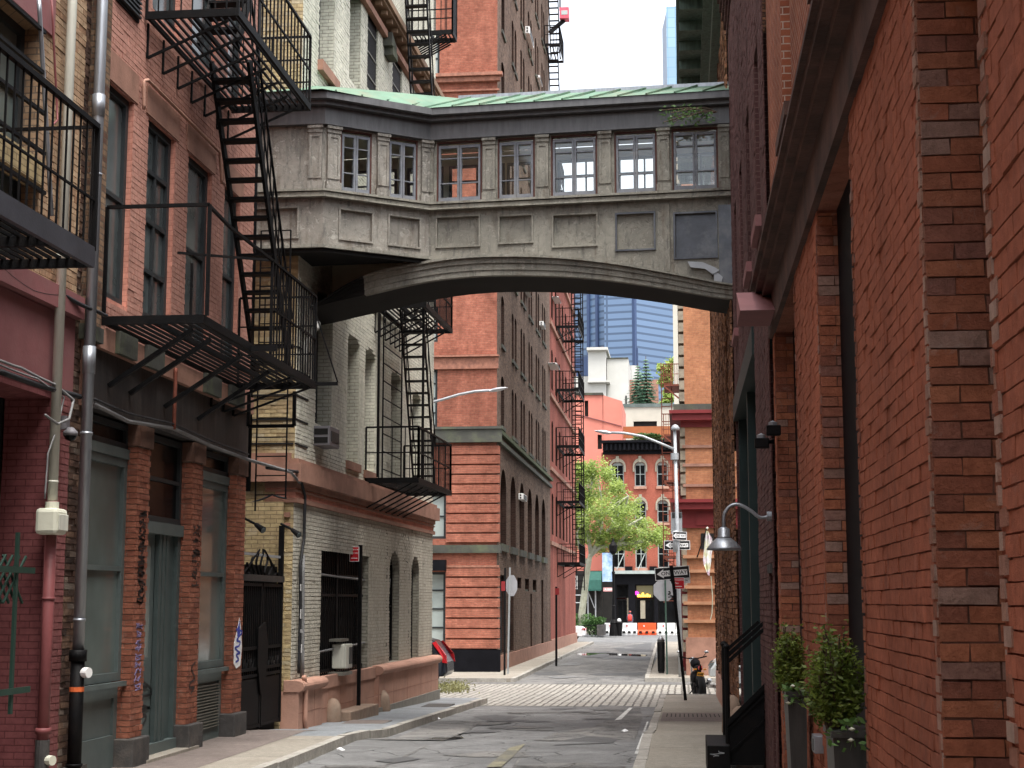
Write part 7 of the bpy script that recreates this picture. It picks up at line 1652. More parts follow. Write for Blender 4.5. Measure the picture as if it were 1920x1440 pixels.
# barriers
FBa = fpz(131)
M['barrier_orange'] = paint('orange_barrier', (.75, .10, .03), .5, 0, .1); M['barrier_white'] = paint('white_barrier', (.78, .78, .76), .5, 0, .1)
def barrier(x0, x1, m, lab, grp):
    F = FBa; u0, u1 = F.hit(x0, 1175)[0], F.hit(x1, 1175)[0]; zt_ = F.hit(1200, 1168)[1]; t = thing('road_barrier', lab, 'barrier', ((u0+u1)/2, 131, -.1), grp)
    prof = [(-.28, -.14), (.28, -.14), (.28, .08), (.12, .3), (.09, zt_), (-.09, zt_), (-.12, .3), (-.28, .08)]
    mb = MB(); n = len(prof); a, b = u0+.03, u1-.03; mb.add([(a, 131+y, z) for y, z in prof]+[(b, 131+y, z) for y, z in prof], [tuple(range(n)), tuple(range(2*n-1, n-1, -1))]+[(i, n+i, n+(i+1) % n, (i+1) % n) for i in range(n)])
    o = mb.build('barrier_body', M[m], t, bevel=.02); mb = MB()
    for i in range(3): u = u0+(u1-u0)*(i+.5)/3; mb.wbox(u-.12, u+.12, 130.66, 130.73, .02, .2)
    mb.build_each('forklift_slot', M['soffit'], o); mb = MB(); mb.tube([(u0+(u1-u0)*.35, 130.84, zt_*.72), (u0+(u1-u0)*.35, 130.88, zt_*.72)], .07, 10); mb.build('plug', M['signwhite'] if m == 'barrier_orange' else M['signred'], o)
barrier(1133, 1165, 'barrier_white', 'white plastic road barrier left of the orange one, beside the ornate lamp post', None)
barrier(1165, 1195, 'barrier_white', 'white plastic road barrier directly left of the orange one', None)
barrier(1195, 1231, 'barrier_orange', 'orange plastic road barrier in the row of white ones', None)
barrier(1232, 1266, 'barrier_white', 'white plastic road barrier right of the orange one', None)
barrier(1266, 1300, 'barrier_white', 'white plastic road barrier at the right end, behind the sign posts', None)
# ornate lamp post with banner
Yl = 122; Fl = fpz(Yl); sl_ = Yl/2950; c = Fl.hit(1151, 1180); lp = thing('ornate_lamp_post', 'ornate black lamp post with blue banner on the far pavement', 'street lamp', (c[0], Yl, 0))
zt_ = Fl.hit(1151, 1040)[1]
MB().lathe((c[0], Yl, -.02), [(.36, 0), (.34, .35), (.28, .9), (.3, 1.0), (.16, 1.25), (.13, 2.2), (.16, 2.25), (.11, 2.35), (.1, zt_*.75), (.13, zt_*.78), (.08, zt_*.8), (.07, zt_)], 12).build('post', M['black'], lp)
MB().lathe((c[0], Yl, zt_), [(.1, 0), (.3, .25), (.33, .7), (.12, 1.0), (.05, 1.2), (.0, 1.35)], 10).build('lantern', M['black'], lp)
u0_, u1_ = Fl.hit(1129.5, 1090)[0], Fl.hit(1149, 1090)[0]; z0_, z1_ = Fl.hit(1140, 1091)[1], Fl.hit(1140, 1036)[1]
m_, t_, p_ = newmat('blue_banner'); t_.links.new(ramp(t_, noise(t_, coords(t_), 2.2, 6), [(.35, (.20, .36, .60)), (.65, (.55, .68, .80))]), p_.inputs['Base Color']); M['banner'] = m_
bn = MB().box(Fl, u0_, u1_, z0_, z1_, .0, .03).build('banner', M['banner'], lp); MB().tube([Fl.P(u0_, z1_, .01), Fl.P(u1_+.1, z1_, .01)], .03, 6).build('banner_arm', M['black'], bn); MB().tube([Fl.P(u0_, z0_, .01), Fl.P(u1_+.1, z0_, .01)], .03, 6).build('banner_arm', M['black'], bn)
bcan = Fl.hit(1161, 1180); t = thing('litter_bin', 'small black litter bin beside the ornate lamp post base', 'bin', (bcan[0], Yl, 0)); MB().lathe((bcan[0], Yl, -.02), [(.2, 0), (.26, .9), (.28, .95), (.28, 1.0), (.1, 1.15)], 12).build('basket', M['black'], t); MB().lathe((bcan[0], Yl, 1.1), [(.16, 0), (.14, .15), (.05, .2)], 8).build('bin_liner', M['white'], t)
# hedge, railing, planter, tree
def hedge_bush(lab, cx, cy, cz, rx, ry, rz, n, seed, size=.09, m='leaf_hedge'):
    rn = random.Random(seed); t = thing('bush', lab, 'bush', (cx, cy, 0)); pts = []
    lob = [(rn.uniform(-.6, .6), rn.uniform(-.6, .6), rn.uniform(-.5, .6), rn.uniform(.35, .6)) for _ in range(9)]
    for i in range(n):
        l = rn.choice(lob); v = Vector((rn.gauss(0, 1), rn.gauss(0, 1), rn.gauss(0, 1))).normalized()*l[3]*rn.uniform(.6, 1.05); pts.append(Vector((cx+(l[0]+v.x)*rx, cy+(l[1]+v.y)*ry, cz+(l[2]+v.z)*rz)))
    mb = MB(); leaves(mb, pts, size, rn); mb.build('foliage', M[m], t); st = MB()
    for i in range(8): st.tube([(cx+rn.uniform(-.3, .3)*rx, cy, 0), (cx+rn.uniform(-.7, .7)*rx, cy+rn.uniform(-.3, .3), cz)], .03, 5)
    st.build('stem', M['darkbark'], t)
hx = lambda x, Y: at(x, 1150, Y).x
hedge_bush('green leafy hedge bush behind the low railing, right of the plane tree', hx(1112, 124), 124, .75, 1.1, .7, .8, 2600, 5)
hedge_bush('smaller dark bush at the foot of the plane tree trunk', hx(1087, 126), 126, .9, .7, .6, .9, 1300, 6, .08)
fn = thing('railing', 'low black garden railing in front of the hedge', 'railing', (hx(1110, 122.4), 122.4, 0)); m = MB(); x0_, x1_ = hx(1093, 122.4), hx(1131, 122.4); m.bar((x0_, 122.4, .75), (x1_, 122.4, .75), .05)
for i in range(15): x = x0_+(x1_-x0_)*i/14; m.bar((x, 122.4, 0), (x, 122.4, .85), .03)
m.build('bars', M['black'], fn)
mb = MB(); xk = hx(1131, 121.5); mb.wbox(xk-.5, xk-.02, 121.6, 126, .0, .8); tag(mb.build('planter_box', M['plinth']), 'dark raised planter box beside the white barriers', 'planter')
tree = thing('plane_tree', 'young plane tree with pale twisting trunk and lime green leaves', 'tree', (hx(1092, 126), 126, 0))
T = lambda x, y, d=0: at(x, y, 126+d)
trunk = [T(1089, 1190), T(1091, 1150), T(1096, 1110), T(1100, 1080), T(1104, 1055), T(1108, 1035)]
m = MB(); m.tube(trunk, [.34, .29, .26, .24, .21, .16], 10, 1)
limbs = [[(1104, 1058), (1094, 1046), (1087, 1030), (1082, 1000)], [(1106, 1045), (1118, 1020), (1128, 990), (1130, 950), (1122, 900)], [(1107, 1042), (1125, 1025), (1155, 1022), (1185, 1018), (1225, 1012), (1240, 1008)],
  [(1108, 1038), (1104, 1010), (1100, 970), (1108, 920), (1112, 880)], [(1118, 1020), (1145, 990), (1170, 960), (1178, 930)], [(1145, 990), (1180, 985), (1205, 970)], [(1128, 990), (1112, 960), (1098, 930)], [(1155, 1022), (1175, 1005), (1200, 995)]]
lm = []
rn = random.Random(12)
for L in limbs:
    pts = [T(x, y, rn.uniform(-2, 2)*(i/len(L))) for i, (x, y) in enumerate(L)]; m.tube(pts, [.17*(1-.75*i/(len(pts)-1))+.02 for i in range(len(pts))], 7, 1); lm.append(pts)
m.build('trunk', M['bark'], tree, smooth=True)
cl = [(1100, 890, 22), (1118, 880, 20), (1095, 930, 25), (1125, 915, 30), (1155, 935, 30), (1175, 945, 24), (1100, 965, 26), (1135, 960, 32), (1170, 970, 30), (1200, 985, 22), (1150, 995, 26), (1110, 1000, 24), (1218, 1000, 20), (1190, 1010, 18), (1235, 1012, 12), (1090, 1010, 16), (1180, 1020, 12), (1205, 1018, 12), (1085, 880, 14), (1160, 915, 14), (1085, 960, 20), (1238, 1000, 9), (1140, 890, 14), (1112, 940, 30), (1088, 940, 22), (1095, 1000, 22), (1130, 1005, 22), (1165, 990, 26), (1148, 960, 28), (1105, 905, 26), (1125, 1025, 14), (1085, 910, 20), (1150, 1018, 14), (1090, 985, 24)]
pts = []; tw = MB()
for (x, y, r) in cl:
    c = T(x, y, rn.uniform(-2.5, 2.5)); rr = r*126/2950
    near = min((q for L in lm for q in L), key=lambda q: (q-c).length); tw.tube([near, near.lerp(c, .5)+Vector((0, 0, .1)), c], .035, 5)
    for s in range(16):
        v = Vector((rn.gauss(0, 1), rn.gauss(0, 1), rn.gauss(0, 1))).normalized()*rr*rn.uniform(.25, 1.05); q = c+v; tw.tube([c.lerp(q, .3), q], .015, 4)
        for k in range(44): pts.append(q+Vector((rn.gauss(0, .24), rn.gauss(0, .24), rn.gauss(0, .2))))
tw.build('twigs', M['bark'], tree); mb = MB(); leaves(mb, pts, .115, rn); mb.build('foliage', M['leaf_lime'], tree)
M['hood'] = paint('dull_stone_hood', (.30, .27, .21), .8)
# far shop building
FX = fpz(150); X = lambda x: FX.hit(x, 1000)[0]; Z = lambda y: FX.hit(1190, y)[1]
sb_ = thing('shop_building', 'far red brick building with black cornice, arched windows and black shopfront', 'building', (X(1195), 150, 0))
wx = [(1147, 1171), (1191, 1212), (1233, 1254), (1275, 1296)]
rowsz = [(912, 866), (980, 938), (1065, 1012)]
ops = [(X(a), X(b), Z(y0), Z(y1), (.45 if k < 2 else .0)) for a, b in wx for k, (y0, y1) in enumerate(rowsz)]
shops = [(X(1155), X(1177), .1, Z(1096)), (X(1190), X(1225), .1, Z(1096)), (X(1232), X(1264), .1, Z(1096))]
mb = MB(); wall(mb, FX, X(1129), X(1330), Z(1075), Z(848), ops, .3); mb.box(FX, X(1129), X(1330), 0, Z(848), -20, -.9); mb.box(FX, X(1129)-.01, X(1129), 0, Z(848), -20, 0); mb.build('wall', M['far_red'], sb_)
mb = MB(); wall(mb, FX, X(1148), X(1330), -.2, Z(1076), shops, .5); mb.build('shopfront', M['black_base'], sb_)
mb = MB(); wall(mb, FX, X(1075), X(1148), -.2, Z(1070), [], .5); mb.build('side_shopfront', M['soffit'], sb_)
for o in ops:
    window(FX, o, .25, sb_, 2, 2, .1, 'whiteframe', 'glass_dark', sill=(.25, .2), mat_sill='pinkstone', rise=o[4])
    if o[4]:
        cu, cz, w = (o[0]+o[1])/2, o[3]-.45, (o[1]-o[0])/2; mb = MB()
        for i in range(10):
            a0, a1 = math.pi*i/10, math.pi*(i+1)/10; f = lambda a, k, kk: (cu+w*k*math.cos(a), cz+(.45+kk)*math.sin(a)); mb.prism(FX, [f(a0, 1.02, .02), f(a0, 1.3, .35), f(a1, 1.3, .35), f(a1, 1.02, .02)], .0, .14)
        mb.box(FX, cu-.14, cu+.14, cz+.42, cz+1.0, .141, .22); mb.box(FX, cu-w*1.3, cu-w*1.02, cz-.5, cz, 0, .14); mb.box(FX, cu+w*1.02, cu+w*1.3, cz-.5, cz, 0, .14); mb.build('window_hood', M['hood'], sb_)
mb = MB(); c0, c1 = X(1132), X(1330); mb.box(FX, c0, c1, Z(852), Z(846), 0, .35); mb.box(FX, c0, c1, Z(845.5), Z(832), 0, .7); mb.box(FX, X(1128), c1, Z(831.5), Z(827), 0, 1.1); 
for i in range(24): u = c0+.3+i*.42*1.0; mb.box(FX, u, u+.2, Z(845), Z(833), .701, .95)
mb.build('cornice', M['black_base'], sb_)
MB().box(FX, X(1148), c1, Z(1076), Z(1070), .0, .5).build('shop_cornice', M['whiteframe'], sb_)
# shop interiors
M['lit'] = bpy.data.materials.new('lit_shop_window'); M['lit'].use_nodes = True; _p = M['lit'].node_tree.nodes['Principled BSDF']; _p.inputs['Base Color'].default_value = (.07, .065, .03, 1); _p.inputs['Emission Color'].default_value = (.7, .6, .3, 1); _p.inputs['Emission Strength'].default_value = .035
M['lamp_yellow'] = bpy.data.materials.new('lit_yellow_lamp'); M['lamp_yellow'].use_nodes = True; _p = M['lamp_yellow'].node_tree.nodes['Principled BSDF']; _p.inputs['Emission Color'].default_value = (1, .6, .08, 1); _p.inputs['Emission Strength'].default_value = 1.0; _p.inputs['Base Color'].default_value = (.6, .35, .02, 1)
M['lamp_pink'] = bpy.data.materials.new('lit_magenta_lamp'); M['lamp_pink'].use_nodes = True; _p = M['lamp_pink'].node_tree.nodes['Principled BSDF']; _p.inputs['Emission Color'].default_value = (1, .05, .6, 1); _p.inputs['Emission Strength'].default_value = .7; _p.inputs['Base Color'].default_value = (.5, .02, .3, 1)
for i, o in enumerate(shops):
    zt1 = Z(1121); a, b = o[0], o[1]
    window(FX, (a, b, zt1, o[3]), .45, sb_, 1, 1, .12, 'black', 'glass_dark' if i != 1 else 'glass_dark', name='transom_window')
    window(FX, (a, b, .1, zt1-.1), .45, sb_, 2, 1, .14, 'black', 'glass_dark', name='shop_window')
mb = MB().box(FX, X(1192), X(1223), Z(1120), Z(1098), -.42, -.38).build('lit_transom', M['lit'], sb_)
mb = MB()
for i, h in enumerate((5, 4, 8, 4, 6, 4)): x = 1195.5+i*4.2; mb.tube([FX.P(X(x), Z(1119.5), -.3), FX.P(X(x), Z(1119.5-h), -.3)], .1, 8)
mb.build('display_lamp', M['lamp_yellow'], sb_); MB().lathe(FX.P(X(1192), Z(1112), -.3), [(.0, -.2), (.2, -.05), (.22, .08), (.0, .2)], 8).build('display_lamp', M['lamp_pink'], sb_)
mb = MB(); mb.box(FX, X(1199), X(1208), Z(1160), Z(1126), -.42, -.38); mb.box(FX, X(1174), X(1177), Z(1162), Z(1121), -.42, -.38); mb.build('shop_display', M['hood'], sb_)
MB().box(FX, X(1172), X(1175), 0, 0.01, 0, .01)
for x in (1178.5, 1224): MB().box(FX, X(x)-.35, X(x)+.35, Z(1070), Z(1062), .01, .3).build('wall_speaker', M['black_base'], sb_)
mb = MB(); mb.tube([FX.P(X(1131), Z(1069), .3), FX.P(X(1140), Z(1044), .0)], .05, 5); mb.tube([FX.P(X(1196), Z(1068), .3), FX.P(X(1208), Z(1040), .0)], .05, 5); mb.tube([FX.P(X(1156), Z(1068), .3), FX.P(X(1170), Z(1038), .0)], .05, 5); mb.build('tie_rod', M['whiteframe'], sb_)
aw = thing('awning', 'dark green awning over the shop left of the banner', 'awning', (X(1115), 148, 3)); MB().hexa([FX.P(X(1097), Z(1106), 2.2), FX.P(X(1128), Z(1106), 2.2), FX.P(X(1128), Z(1106), .0), FX.P(X(1097), Z(1106), .0), FX.P(X(1098), Z(1088), 2.0), FX.P(X(1128), Z(1088), 2.0), FX.P(X(1128), Z(1071), .0), FX.P(X(1098), Z(1071), .0)]).build('canopy', M['awn'] if 'awn' in M else paint('green_canvas', (.02, .075, .06), .8), aw)
MB().box(FX, X(1097), X(1128), Z(1108), Z(1105), 2.15, 2.2).build('valance', bpy.data.materials['green_canvas'], aw)
t = thing('shop_sign', 'white vertical hanging shop sign with small dark lettering, left of the plane trunk', 'sign', (X(1079), 148, 4)); s1 = MB().box(FX, X(1076), X(1084.5), Z(1105), Z(1080), 2, 2.1).build('sign_board', M['white'], t); MB().tube([FX.P(X(1080), Z(1080), 2.05), FX.P(X(1080), Z(1076), 2.05)], .04, 6).build('hook', M['black'], t)
for i, s in enumerate(('ZE', 'AN', 'O', 'MA')): text(s1, FX, s, X(1080.5), Z(1086+i*5), .26, 'signblack', 2.102)
t = thing('shop_sign', 'small red and white sign box beside the banner', 'sign', (X(1140), 148, 3)); s1 = MB().box(FX, X(1132), X(1152), Z(1109), Z(1102), 1.5, 1.7).build('sign_board', paint('pink_sign', (.6, .3, .3), .5), t); text(s1, FX, '•SHOP•'.replace('•', '') if 0 else 'A BAR', X(1142), Z(1105.5), .28, 'signwhite', 1.705)
sc = thing('scaffold', 'grey pipe scaffold standing in the dark shop recess behind the tree', 'scaffold', (X(1105), 149, 0)); m = MB()
for x in (1078, 1103, 1117): m.tube([FX.P(X(x), 0, 1.2), FX.P(X(x), Z(1107), 1.2)], .07, 6)
for y in (1116, 1130): m.tube([FX.P(X(1076), Z(y), 1.2), FX.P(X(1104), Z(y), 1.2)], .05, 6)
m.tube([FX.P(X(1103), Z(1108), 1.2), FX.P(X(1115), Z(1140), 1.2)], .05, 6); m.build('tubes', M['galv'], sc)
# person in front of the shop
def person():
    Y = 140; c = at(1181, 1150, Y); x = c.x; t = thing('person', 'person in red top walking past the black shopfront beyond the barriers', 'person', (x, Y, 0))
    me = bpy.data.meshes.new('body'); s = 1.0
    J = [(0, 0, .95), (0, 0, 1.15), (0, 0, 1.42), (0, 0, 1.52), (0, -.02, 1.66), (.19, 0, 1.40), (.25, -.03, 1.12), (.24, -.14, .88), (-.19, 0, 1.40), (-.25, .03, 1.12), (-.22, .12, .88), (.09, 0, .9), (.16, -.12, .5), (.1, .05, .08), (.1, -.1, .04), (-.09, 0, .9), (-.12, .12, .5), (-.16, .3, .1), (-.16, .17, .05), (0, -.02, 1.74), (.24, -.2, .8), (-.22, .16, .8)]
    E = [(0, 1), (1, 2), (2, 3), (3, 4), (2, 5), (5, 6), (6, 7), (2, 8), (8, 9), (9, 10), (0, 11), (11, 12), (12, 13), (13, 14), (0, 15), (15, 16), (16, 17), (17, 18), (4, 19), (7, 20), (10, 21)]
    rad = [.15, .14, .15, .055, .095, .07, .045, .03, .07, .045, .03, .1, .065, .04, .045, .1, .065, .04, .045, .07, .03, .03]
    me.from_pydata(J, E, []); o = bpy.data.objects.new('body', me); COL.objects.link(o); o.parent = t; me.materials.append(paint('person_clothes', (.10, .09, .12), .8))
    sk = o.modifiers.new('skin', 'SKIN')
    for i, v in enumerate(me.skin_vertices[0].data): v.radius = (rad[i], rad[i]); v.use_root = (i == 0)
    o.modifiers.new('sub', 'SUBSURF').levels = 1
    tb_ = MB().tube([(x, Y, .9), (x, Y, 1.1), (x, Y, 1.3), (x, Y, 1.47)], [.18, .18, .21, .12], 12, 1).build('top', paint('red_top', (.6, .06, .05), .8), t, smooth=True)
    MB().lathe((x, Y-.02, 1.66), [(.0, -.06), (.1, -.02), (.115, .05), (.1, .11), (.0, .14)], 12).build('hair', paint('auburn_hair', (.3, .08, .07), .7), t, smooth=True)
person()
# ================================================================ BACKGROUND BUILDINGS
def blockb(name, lab, Y, x0, x1, yt, m, depth=15, yb=None, cat='building', holes=(), hm='soffit'):
    F = fpz(Y); u0, u1 = F.hit(x0, 900)[0], F.hit(x1, 900)[0]; z1 = F.hit((x0+x1)/2, yt)[1]; z0 = -.5 if yb is None else F.hit((x0+x1)/2, yb)[1]
    t = thing(name, lab, cat, ((u0+u1)/2, Y, 0)); mb = MB(); wall(mb, F, u0, u1, z0, z1, [(F.hit(a, 900)[0], F.hit(b, 900)[0], F.hit(a, d)[1], F.hit(a, c)[1]) for a, b, c, d in holes], .4); mb.box(F, u0, u1, z0, z1, -depth, -.8); mb.build('wall', M[m], t)
    for a, b, c, d in holes: MB().box(F, F.hit(a, 900)[0], F.hit(b, 900)[0], F.hit(a, d)[1], F.hit(a, c)[1], -.5, -.35).build('window', M[hm], t)
    MB().box(F, u0-.05, u1+.05, z1, z1+.25, -depth, .15).build('coping', M['greystone'], t)
    return t, F, u0, u1, z1
t, F, u0, u1, z1 = blockb('pink_building', 'plain salmon pink rendered building rising behind the plane tree', 168, 1072, 1131, 741, 'far_pink', holes=[(1097, 1104, 751, 781), (1121, 1129, 815, 842)])
mb = MB(); f = lambda x, y, d=0: (F.hit(x, y)[0], F.hit(x, y)[1])
MB().prism(F, [f(1131, 900), f(1166, 900), f(1166, 752), f(1131, 741)], -12, .02).build('wing_wall', M['far_pink'], t); MB().prism(F, [f(1080, 777), f(1166, 800), f(1166, 798.5), f(1080, 775.5)], .021, .12).build('string_line', M['maroon'], t)
t, F, u0, u1, z1 = blockb('penthouse_building', 'cream roof terrace building behind the black cornice', 195, 1160, 1275, 763, 'beige', holes=[(1189, 1233, 790, 800)])
M['cedar'] = paint('orange_cedar_fence', (.36, .14, .06), .8, 0, .15, .8)
tag(MB().box(fpz(172), fpz(172).hit(1163, 800)[0], fpz(172).hit(1262, 800)[0], fpz(172).hit(1200, 822)[1], fpz(172).hit(1200, 800)[1], 0, .3).build('timber_screen', M['cedar']), 'orange timber screen on the roof above the black cornice', 'fence')
hedge_bush('low green roof hedge along the top of the black cornice', fpz(155).hit(1222, 820)[0], 155, fpz(155).hit(1222, 822)[1], 2.2, .8, .45, 1800, 21, .13)
Fw = fpz(215); g = lambda x, y: Fw.hit(x, y)
wbk = thing('white_penthouse', 'white stepped penthouse with tall chimney block', 'building', (g(1120, 700)[0], 215, 0))
def wbx(x0, x1, y0, y1, d0, d1, nm, m='offwhite'): MB().box(Fw, g(x0, 700)[0], g(x1, 700)[0], g(x0, y1)[1], g(x0, y0)[1], d0, d1).build(nm, M[m], wbk)
wbx(1075, 1106, 706, 860, -12, 0, 'lower_block'); wbx(1104, 1137, 661, 860, -12, 1.5, 'chimney_block'); wbx(1102, 1141, 656, 661, -12, 2.2, 'chimney_cap'); wbx(1138, 1178, 673, 860, -12, 0, 'stair_block'); wbx(1103, 1144, 718, 721, -12, 2.2, 'ledge'); wbx(1172, 1175, 742, 762, .01, .1, 'door', 'soffit')
wbx(1137.5, 1178, 671, 673, -12.1, .2, 'stair_block_cap', 'greystone')
for i, x in enumerate((1110, 1116, 1128)): MB().tube([Fw.P(g(x, 650)[0], g(x, 656)[1], -2), Fw.P(g(x, 650)[0], g(x, 647)[1], -2)], .35, 8).build('chimney_pot', M['ac'] if i != 2 else M['barrier_orange'], wbk)
tag(MB().box(fpz(190), fpz(190).hit(1166, 800)[0], fpz(190).hit(1262, 800)[0], fpz(190).hit(1200, 763.5)[1], fpz(190).hit(1200, 757)[1], 0, .08).build('glass_balustrade', M['glass_blue']), 'low glass balustrade along the cream roof terrace', 'balustrade')
tag(MB().tube([at(1186, 720, 230), at(1186, 687, 230)], 1.0, 10).build('water_tank', M['offwhite']), 'small white cylindrical roof tank right of the white penthouse', 'tank')
tag(MB().box(fpz(220), fpz(220).hit(1176, 800)[0], fpz(220).hit(1235, 800)[0], 5, fpz(220).hit(1200, 712)[1], -3, 0).build('roof_block', M['brownstone']), 'brown roof block behind the conifers', 'building')
# conifers and lime tree on the roof
def conifer(lab, x, ytop, ybase, half, Y, seed):
    b, tp = at(x, ybase, Y), at(x, ytop, Y); H_ = tp.z-b.z; r0 = half*Y/2950; rn = random.Random(seed); t = thing('conifer', lab, 'tree', (b.x, Y, b.z)); t_ = MB().tube([(b.x, Y, b.z-3), (b.x, Y, tp.z)], .3, 7, .04).build('trunk', M['darkbark'], t)
    mb = MB(); n = 15
    for i in range(n):
        zz = b.z+H_*(.02+.96*i/n); r = r0*(1-i/n)*rn.uniform(.85, 1.15)+.15
        for k in range(11):
            a = 6.283*k/11+i*.7+rn.uniform(-.2, .2); L = r*rn.uniform(.75, 1.1); d = Vector((math.cos(a), math.sin(a), 0)); s = Vector((-d.y, d.x, 0)); p = Vector((b.x, Y, zz))
            for j in range(7):
                q = p+d*L*(j+1)/7+Vector((0, 0, -.18*L*((j+1)/7)**1.5+.05)); w = .16+.28*(1-j/7); mb.add([q-s*w+Vector((0, 0, -.1)), q-d*L/7+Vector((0, 0, .08)), q+s*w+Vector((0, 0, -.1)), q+d*L/9], [(0, 1, 2, 3)])
    mb.build('foliage', M['leaf_fir'], t)
conifer('dark green conifer on the roof terrace, the taller right one of the two', 1212, 668, 762, 26, 205, 3); conifer('dark green conifer on the roof terrace, the shorter left one of the two', 1197, 681, 762, 24, 208, 8)
def lime(lab, cx_, cy_, r, Y, seed, n=900):
    rn = random.Random(seed); c = at(cx_, cy_, Y); R_ = r*Y/2950; t = thing('roof_tree', lab, 'tree', (c.x, Y, c.z-R_*2)); MB().tube([(c.x, Y, c.z-R_*2.5), (c.x, Y, c.z)], .25, 6, .1).build('trunk', M['bark'], t); pts = []
    for k in range(14):
        q = c+Vector((rn.gauss(0, .45), rn.gauss(0, .4), rn.gauss(0, .9)))*R_
        for j in range(n//14): pts.append(q+Vector((rn.gauss(0, .25), rn.gauss(0, .25), rn.gauss(0, .25)))*R_)
    mb = MB(); leaves(mb, pts, .3, rn); mb.build('foliage', M['leaf_lime'], t)
lime('bright lime green roof tree at the left edge of the tan corner building', 1253, 695, 16, 200, 31, 1500); lime('lime green roof tree below the rust-red fire escape platform', 1252, 745, 12, 198, 37, 1000)
# ---------------------------------------------------------------- towers
def tower_mat(name, base, line, rowh, colw, rv=.5, rough=.25, ln=.18, spec=.6):
    m, t, p = newmat(name); v = coords(t); s = N(t, 'ShaderNodeSeparateXYZ', {0: v}); w = N(t, 'ShaderNodeMath', {0: s.outputs[0], 1: s.outputs[1]}, operation='SUBTRACT'); cv = N(t, 'ShaderNodeCombineXYZ', {0: w.outputs[0], 1: s.outputs[2]})
    b = N(t, 'ShaderNodeTexBrick', {'Vector': cv.outputs[0], 'Color1': rgb(base), 'Color2': rgb(tuple(x*rv for x in base)), 'Mortar': rgb(line), 'Scale': 1.0, 'Mortar Size': ln, 'Brick Width': colw, 'Row Height': rowh}, offset=0.0)
    t.links.new(b.outputs['Color'], p.inputs['Base Color']); p.inputs['Roughness'].default_value = rough; p.inputs['Specular IOR Level'].default_value = spec; return m
M['tower_dark'] = tower_mat('steel_tower_glass', (.125, .20, .325), (.05, .085, .15), 2.6, 24, .82, .4, .42)  # dark steel tower with the blue of distant haze put into its colour
M['tower_glass'] = tower_mat('glass_tower', (.30, .46, .60), (.16, .30, .44), 4.2, 3.2, .72, .15, .12)
M['tower_steel'] = paint('haze_blue_steel', (.055, .085, .17), .5, 0, .1, .05, 0)
Yt = 560; Ft = fpz(Yt); xa, xc, xe = Ft.hit(1060, 620)[0], Ft.hit(1194, 620)[0], Ft.hit(1239, 620)[0]; zt_ = Ft.hit(1190, 470)[1]
dt = thing('office_tower', 'dark steel office tower coloured haze blue, seen under the bridge', 'tower', ((xa+xc)/2, Yt, 0)); F1_ = Fr((xa, Yt+25, 0), (xc-xa, -25, 0), (-25, -(xc-xa), 0)); F2_ = Fr((xc, Yt, 0), (xe-xc, 45, 0), (45, -(xe-xc), 0))
L1_ = math.hypot(xc-xa, 25); L2_ = math.hypot(xe-xc, 45)
MB().box(F1_, 0, L1_, 0, zt_, -20, 0).build('front_face', M['tower_dark'], dt); MB().box(F2_, 0.01, L2_, 0, zt_-.1, -12, 0.005).build('side_face', M['tower_dark'], dt)
mb = MB(); [mb.box(F1_, L1_*q-.6, L1_*q+.6, 0, zt_, .01, .8) for q in (.02, .3, .43, .63, .815)]; [mb.box(F2_, L2_*q-.8, L2_*q+.8, 0, zt_, .01, .9) for q in (.36, .7, .99)]; mb.box(F1_, L1_-1.4, L1_, 0, zt_, .01, 1.0); mb.build_each('column', M['tower_steel'], dt)
mb = MB(); zz = Ft.hit(1190, 652)[1]; mb.box(F1_, 0, L1_, zz-7, zz, .005, .3); mb.box(F2_, 0, L2_, zz-7, zz, .006, .3); mb.build('mechanical_floor', M['tower_steel'], dt)
Yg = 620; Fg_ = fpz(Yg); gt_ = thing('glass_tower', 'pale blue glass skyscraper against the white sky', 'tower', (Fg_.hit(1270, 300)[0], Yg, 0)); x0_, x1_ = Fg_.hit(1244, 300)[0], Fg_.hit(1300, 300)[0]; xs_ = Fg_.hit(1253, 300)[0]
MB().box(Fg_, xs_, x1_, 0, Fg_.hit(1270, 12)[1], -40, 0).build('glass_front', M['tower_glass'], gt_)
MB().hexa([Fg_.P(x0_, 0, -30), Fg_.P(xs_, 0, 0), Fg_.P(xs_, 0, -2), Fg_.P(x0_, 0, -32)]+[p for p in (Fg_.P(x0_, Fg_.hit(1244, 5)[1], -30), Fg_.P(xs_, Fg_.hit(1253, 22)[1], 0), Fg_.P(xs_, Fg_.hit(1253, 22)[1], -2), Fg_.P(x0_, Fg_.hit(1244, 5)[1], -32))]).build('side_face', M['tower_dark'], gt_)
# a strip of cream building behind the tan corner building
blockb('cream_building', 'narrow cream building edge behind the rust-red fire escape', 150.8, 1266, 1300, 545, 'beige')
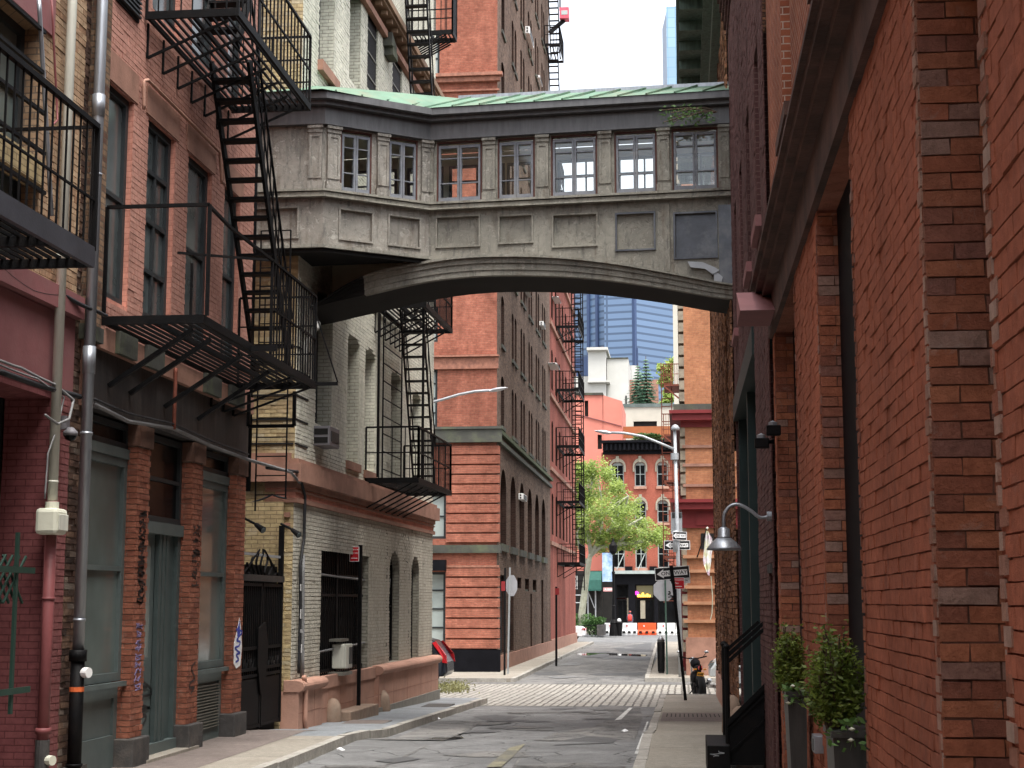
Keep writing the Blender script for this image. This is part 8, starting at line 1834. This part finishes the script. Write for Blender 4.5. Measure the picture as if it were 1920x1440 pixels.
# red hoist at the top
ch_ = thing('crane_cab', 'small red crane cab against the white sky beside the far building top', 'crane', at(1057, 32, 130)); Fc = fpz(130); g2 = lambda x, y: Fc.hit(x, y)
a, b = g2(1050, 38), g2(1067, 17); MB().box(Fc, a[0], b[0], a[1], b[1], -.5, .5).build('cab', paint('crane_red', (.60, .10, .14), .4), ch_); MB().box(Fc, a[0]+.15, b[0]-.1, a[1]+.3, b[1]-.3, .5, .52).build('cab_window', M['glass_white'], ch_)
MB().bar(Fc.P(*g2(1046, 48), 0), Fc.P(*g2(1058, 38), 0), .3).build('boom', M['black'], ch_); MB().bar(Fc.P(*g2(1050, -20), 0), Fc.P(*g2(1050, 20), 0), .12).build('cable', M['black'], ch_); MB().bar(Fc.P(*g2(1046, 48), 0), Fc.P(*g2(1030, 62), 0), .3).build('jib', M['black'], ch_)
# litter and weeds on the ground
rn = random.Random(77)
def litter(lab, px, py, r):
    p = gp(px, py); mb = MB(); c = p+Vector((0, 0, .02)); vs = [c+Vector((r*rn.uniform(.6, 1.3)*math.cos(6.283*k/7), r*rn.uniform(.4, .9)*math.sin(6.283*k/7), rn.uniform(0, .03))) for k in range(7)]+[c+Vector((0, 0, .05))]
    mb.add(vs, [(k, (k+1) % 7, 7) for k in range(7)]+[tuple(range(6, -1, -1))]); tag(mb.build('paper_litter', M['signwhite']), lab, 'litter')
litter('crumpled white paper in the gutter by the bluestone kerb', 638, 1410, .06); litter('small white paper scrap in the gutter at the bend of the kerb', 820, 1350, .06); litter('white paper scrap on the asphalt beside the dark rectangular patch', 1172, 1374, .07)
tag(MB().box(FL, 23.9, 24.0, 0, .01, 0, .01).build('paper_litter', M['signwhite']), 'x', 'litter') if 0 else None
wd_ = thing('weed_patch', 'patch of yellow-green weeds at the foot of the grey corner building', 'weeds', gp(850, 1296)); pts = []
for i in range(1100): q = gp(rn.uniform(818, 872), rn.uniform(1285, 1300)); pts.append(q+Vector((rn.gauss(0, .15), rn.gauss(0, .3), abs(rn.gauss(0, .09)))))
mb = MB(); leaves(mb, pts, .045, rn, .8); mb.build('foliage', M['leaf_weed'], wd_)
tag(wd_, kind='stuff'); del wd_['category']; wd_['category'] = 'weeds'
tag(MB().box(Fr((0, -42, 0), (1, 0, 0), (0, 1, 0)), -12, 8, -.2, 16, -8, 0).build('brick_building', M['red_brick']), 'unseen brick block added behind the viewer to cut sky light', 'building')  # added out of view to hold back sky light from behind
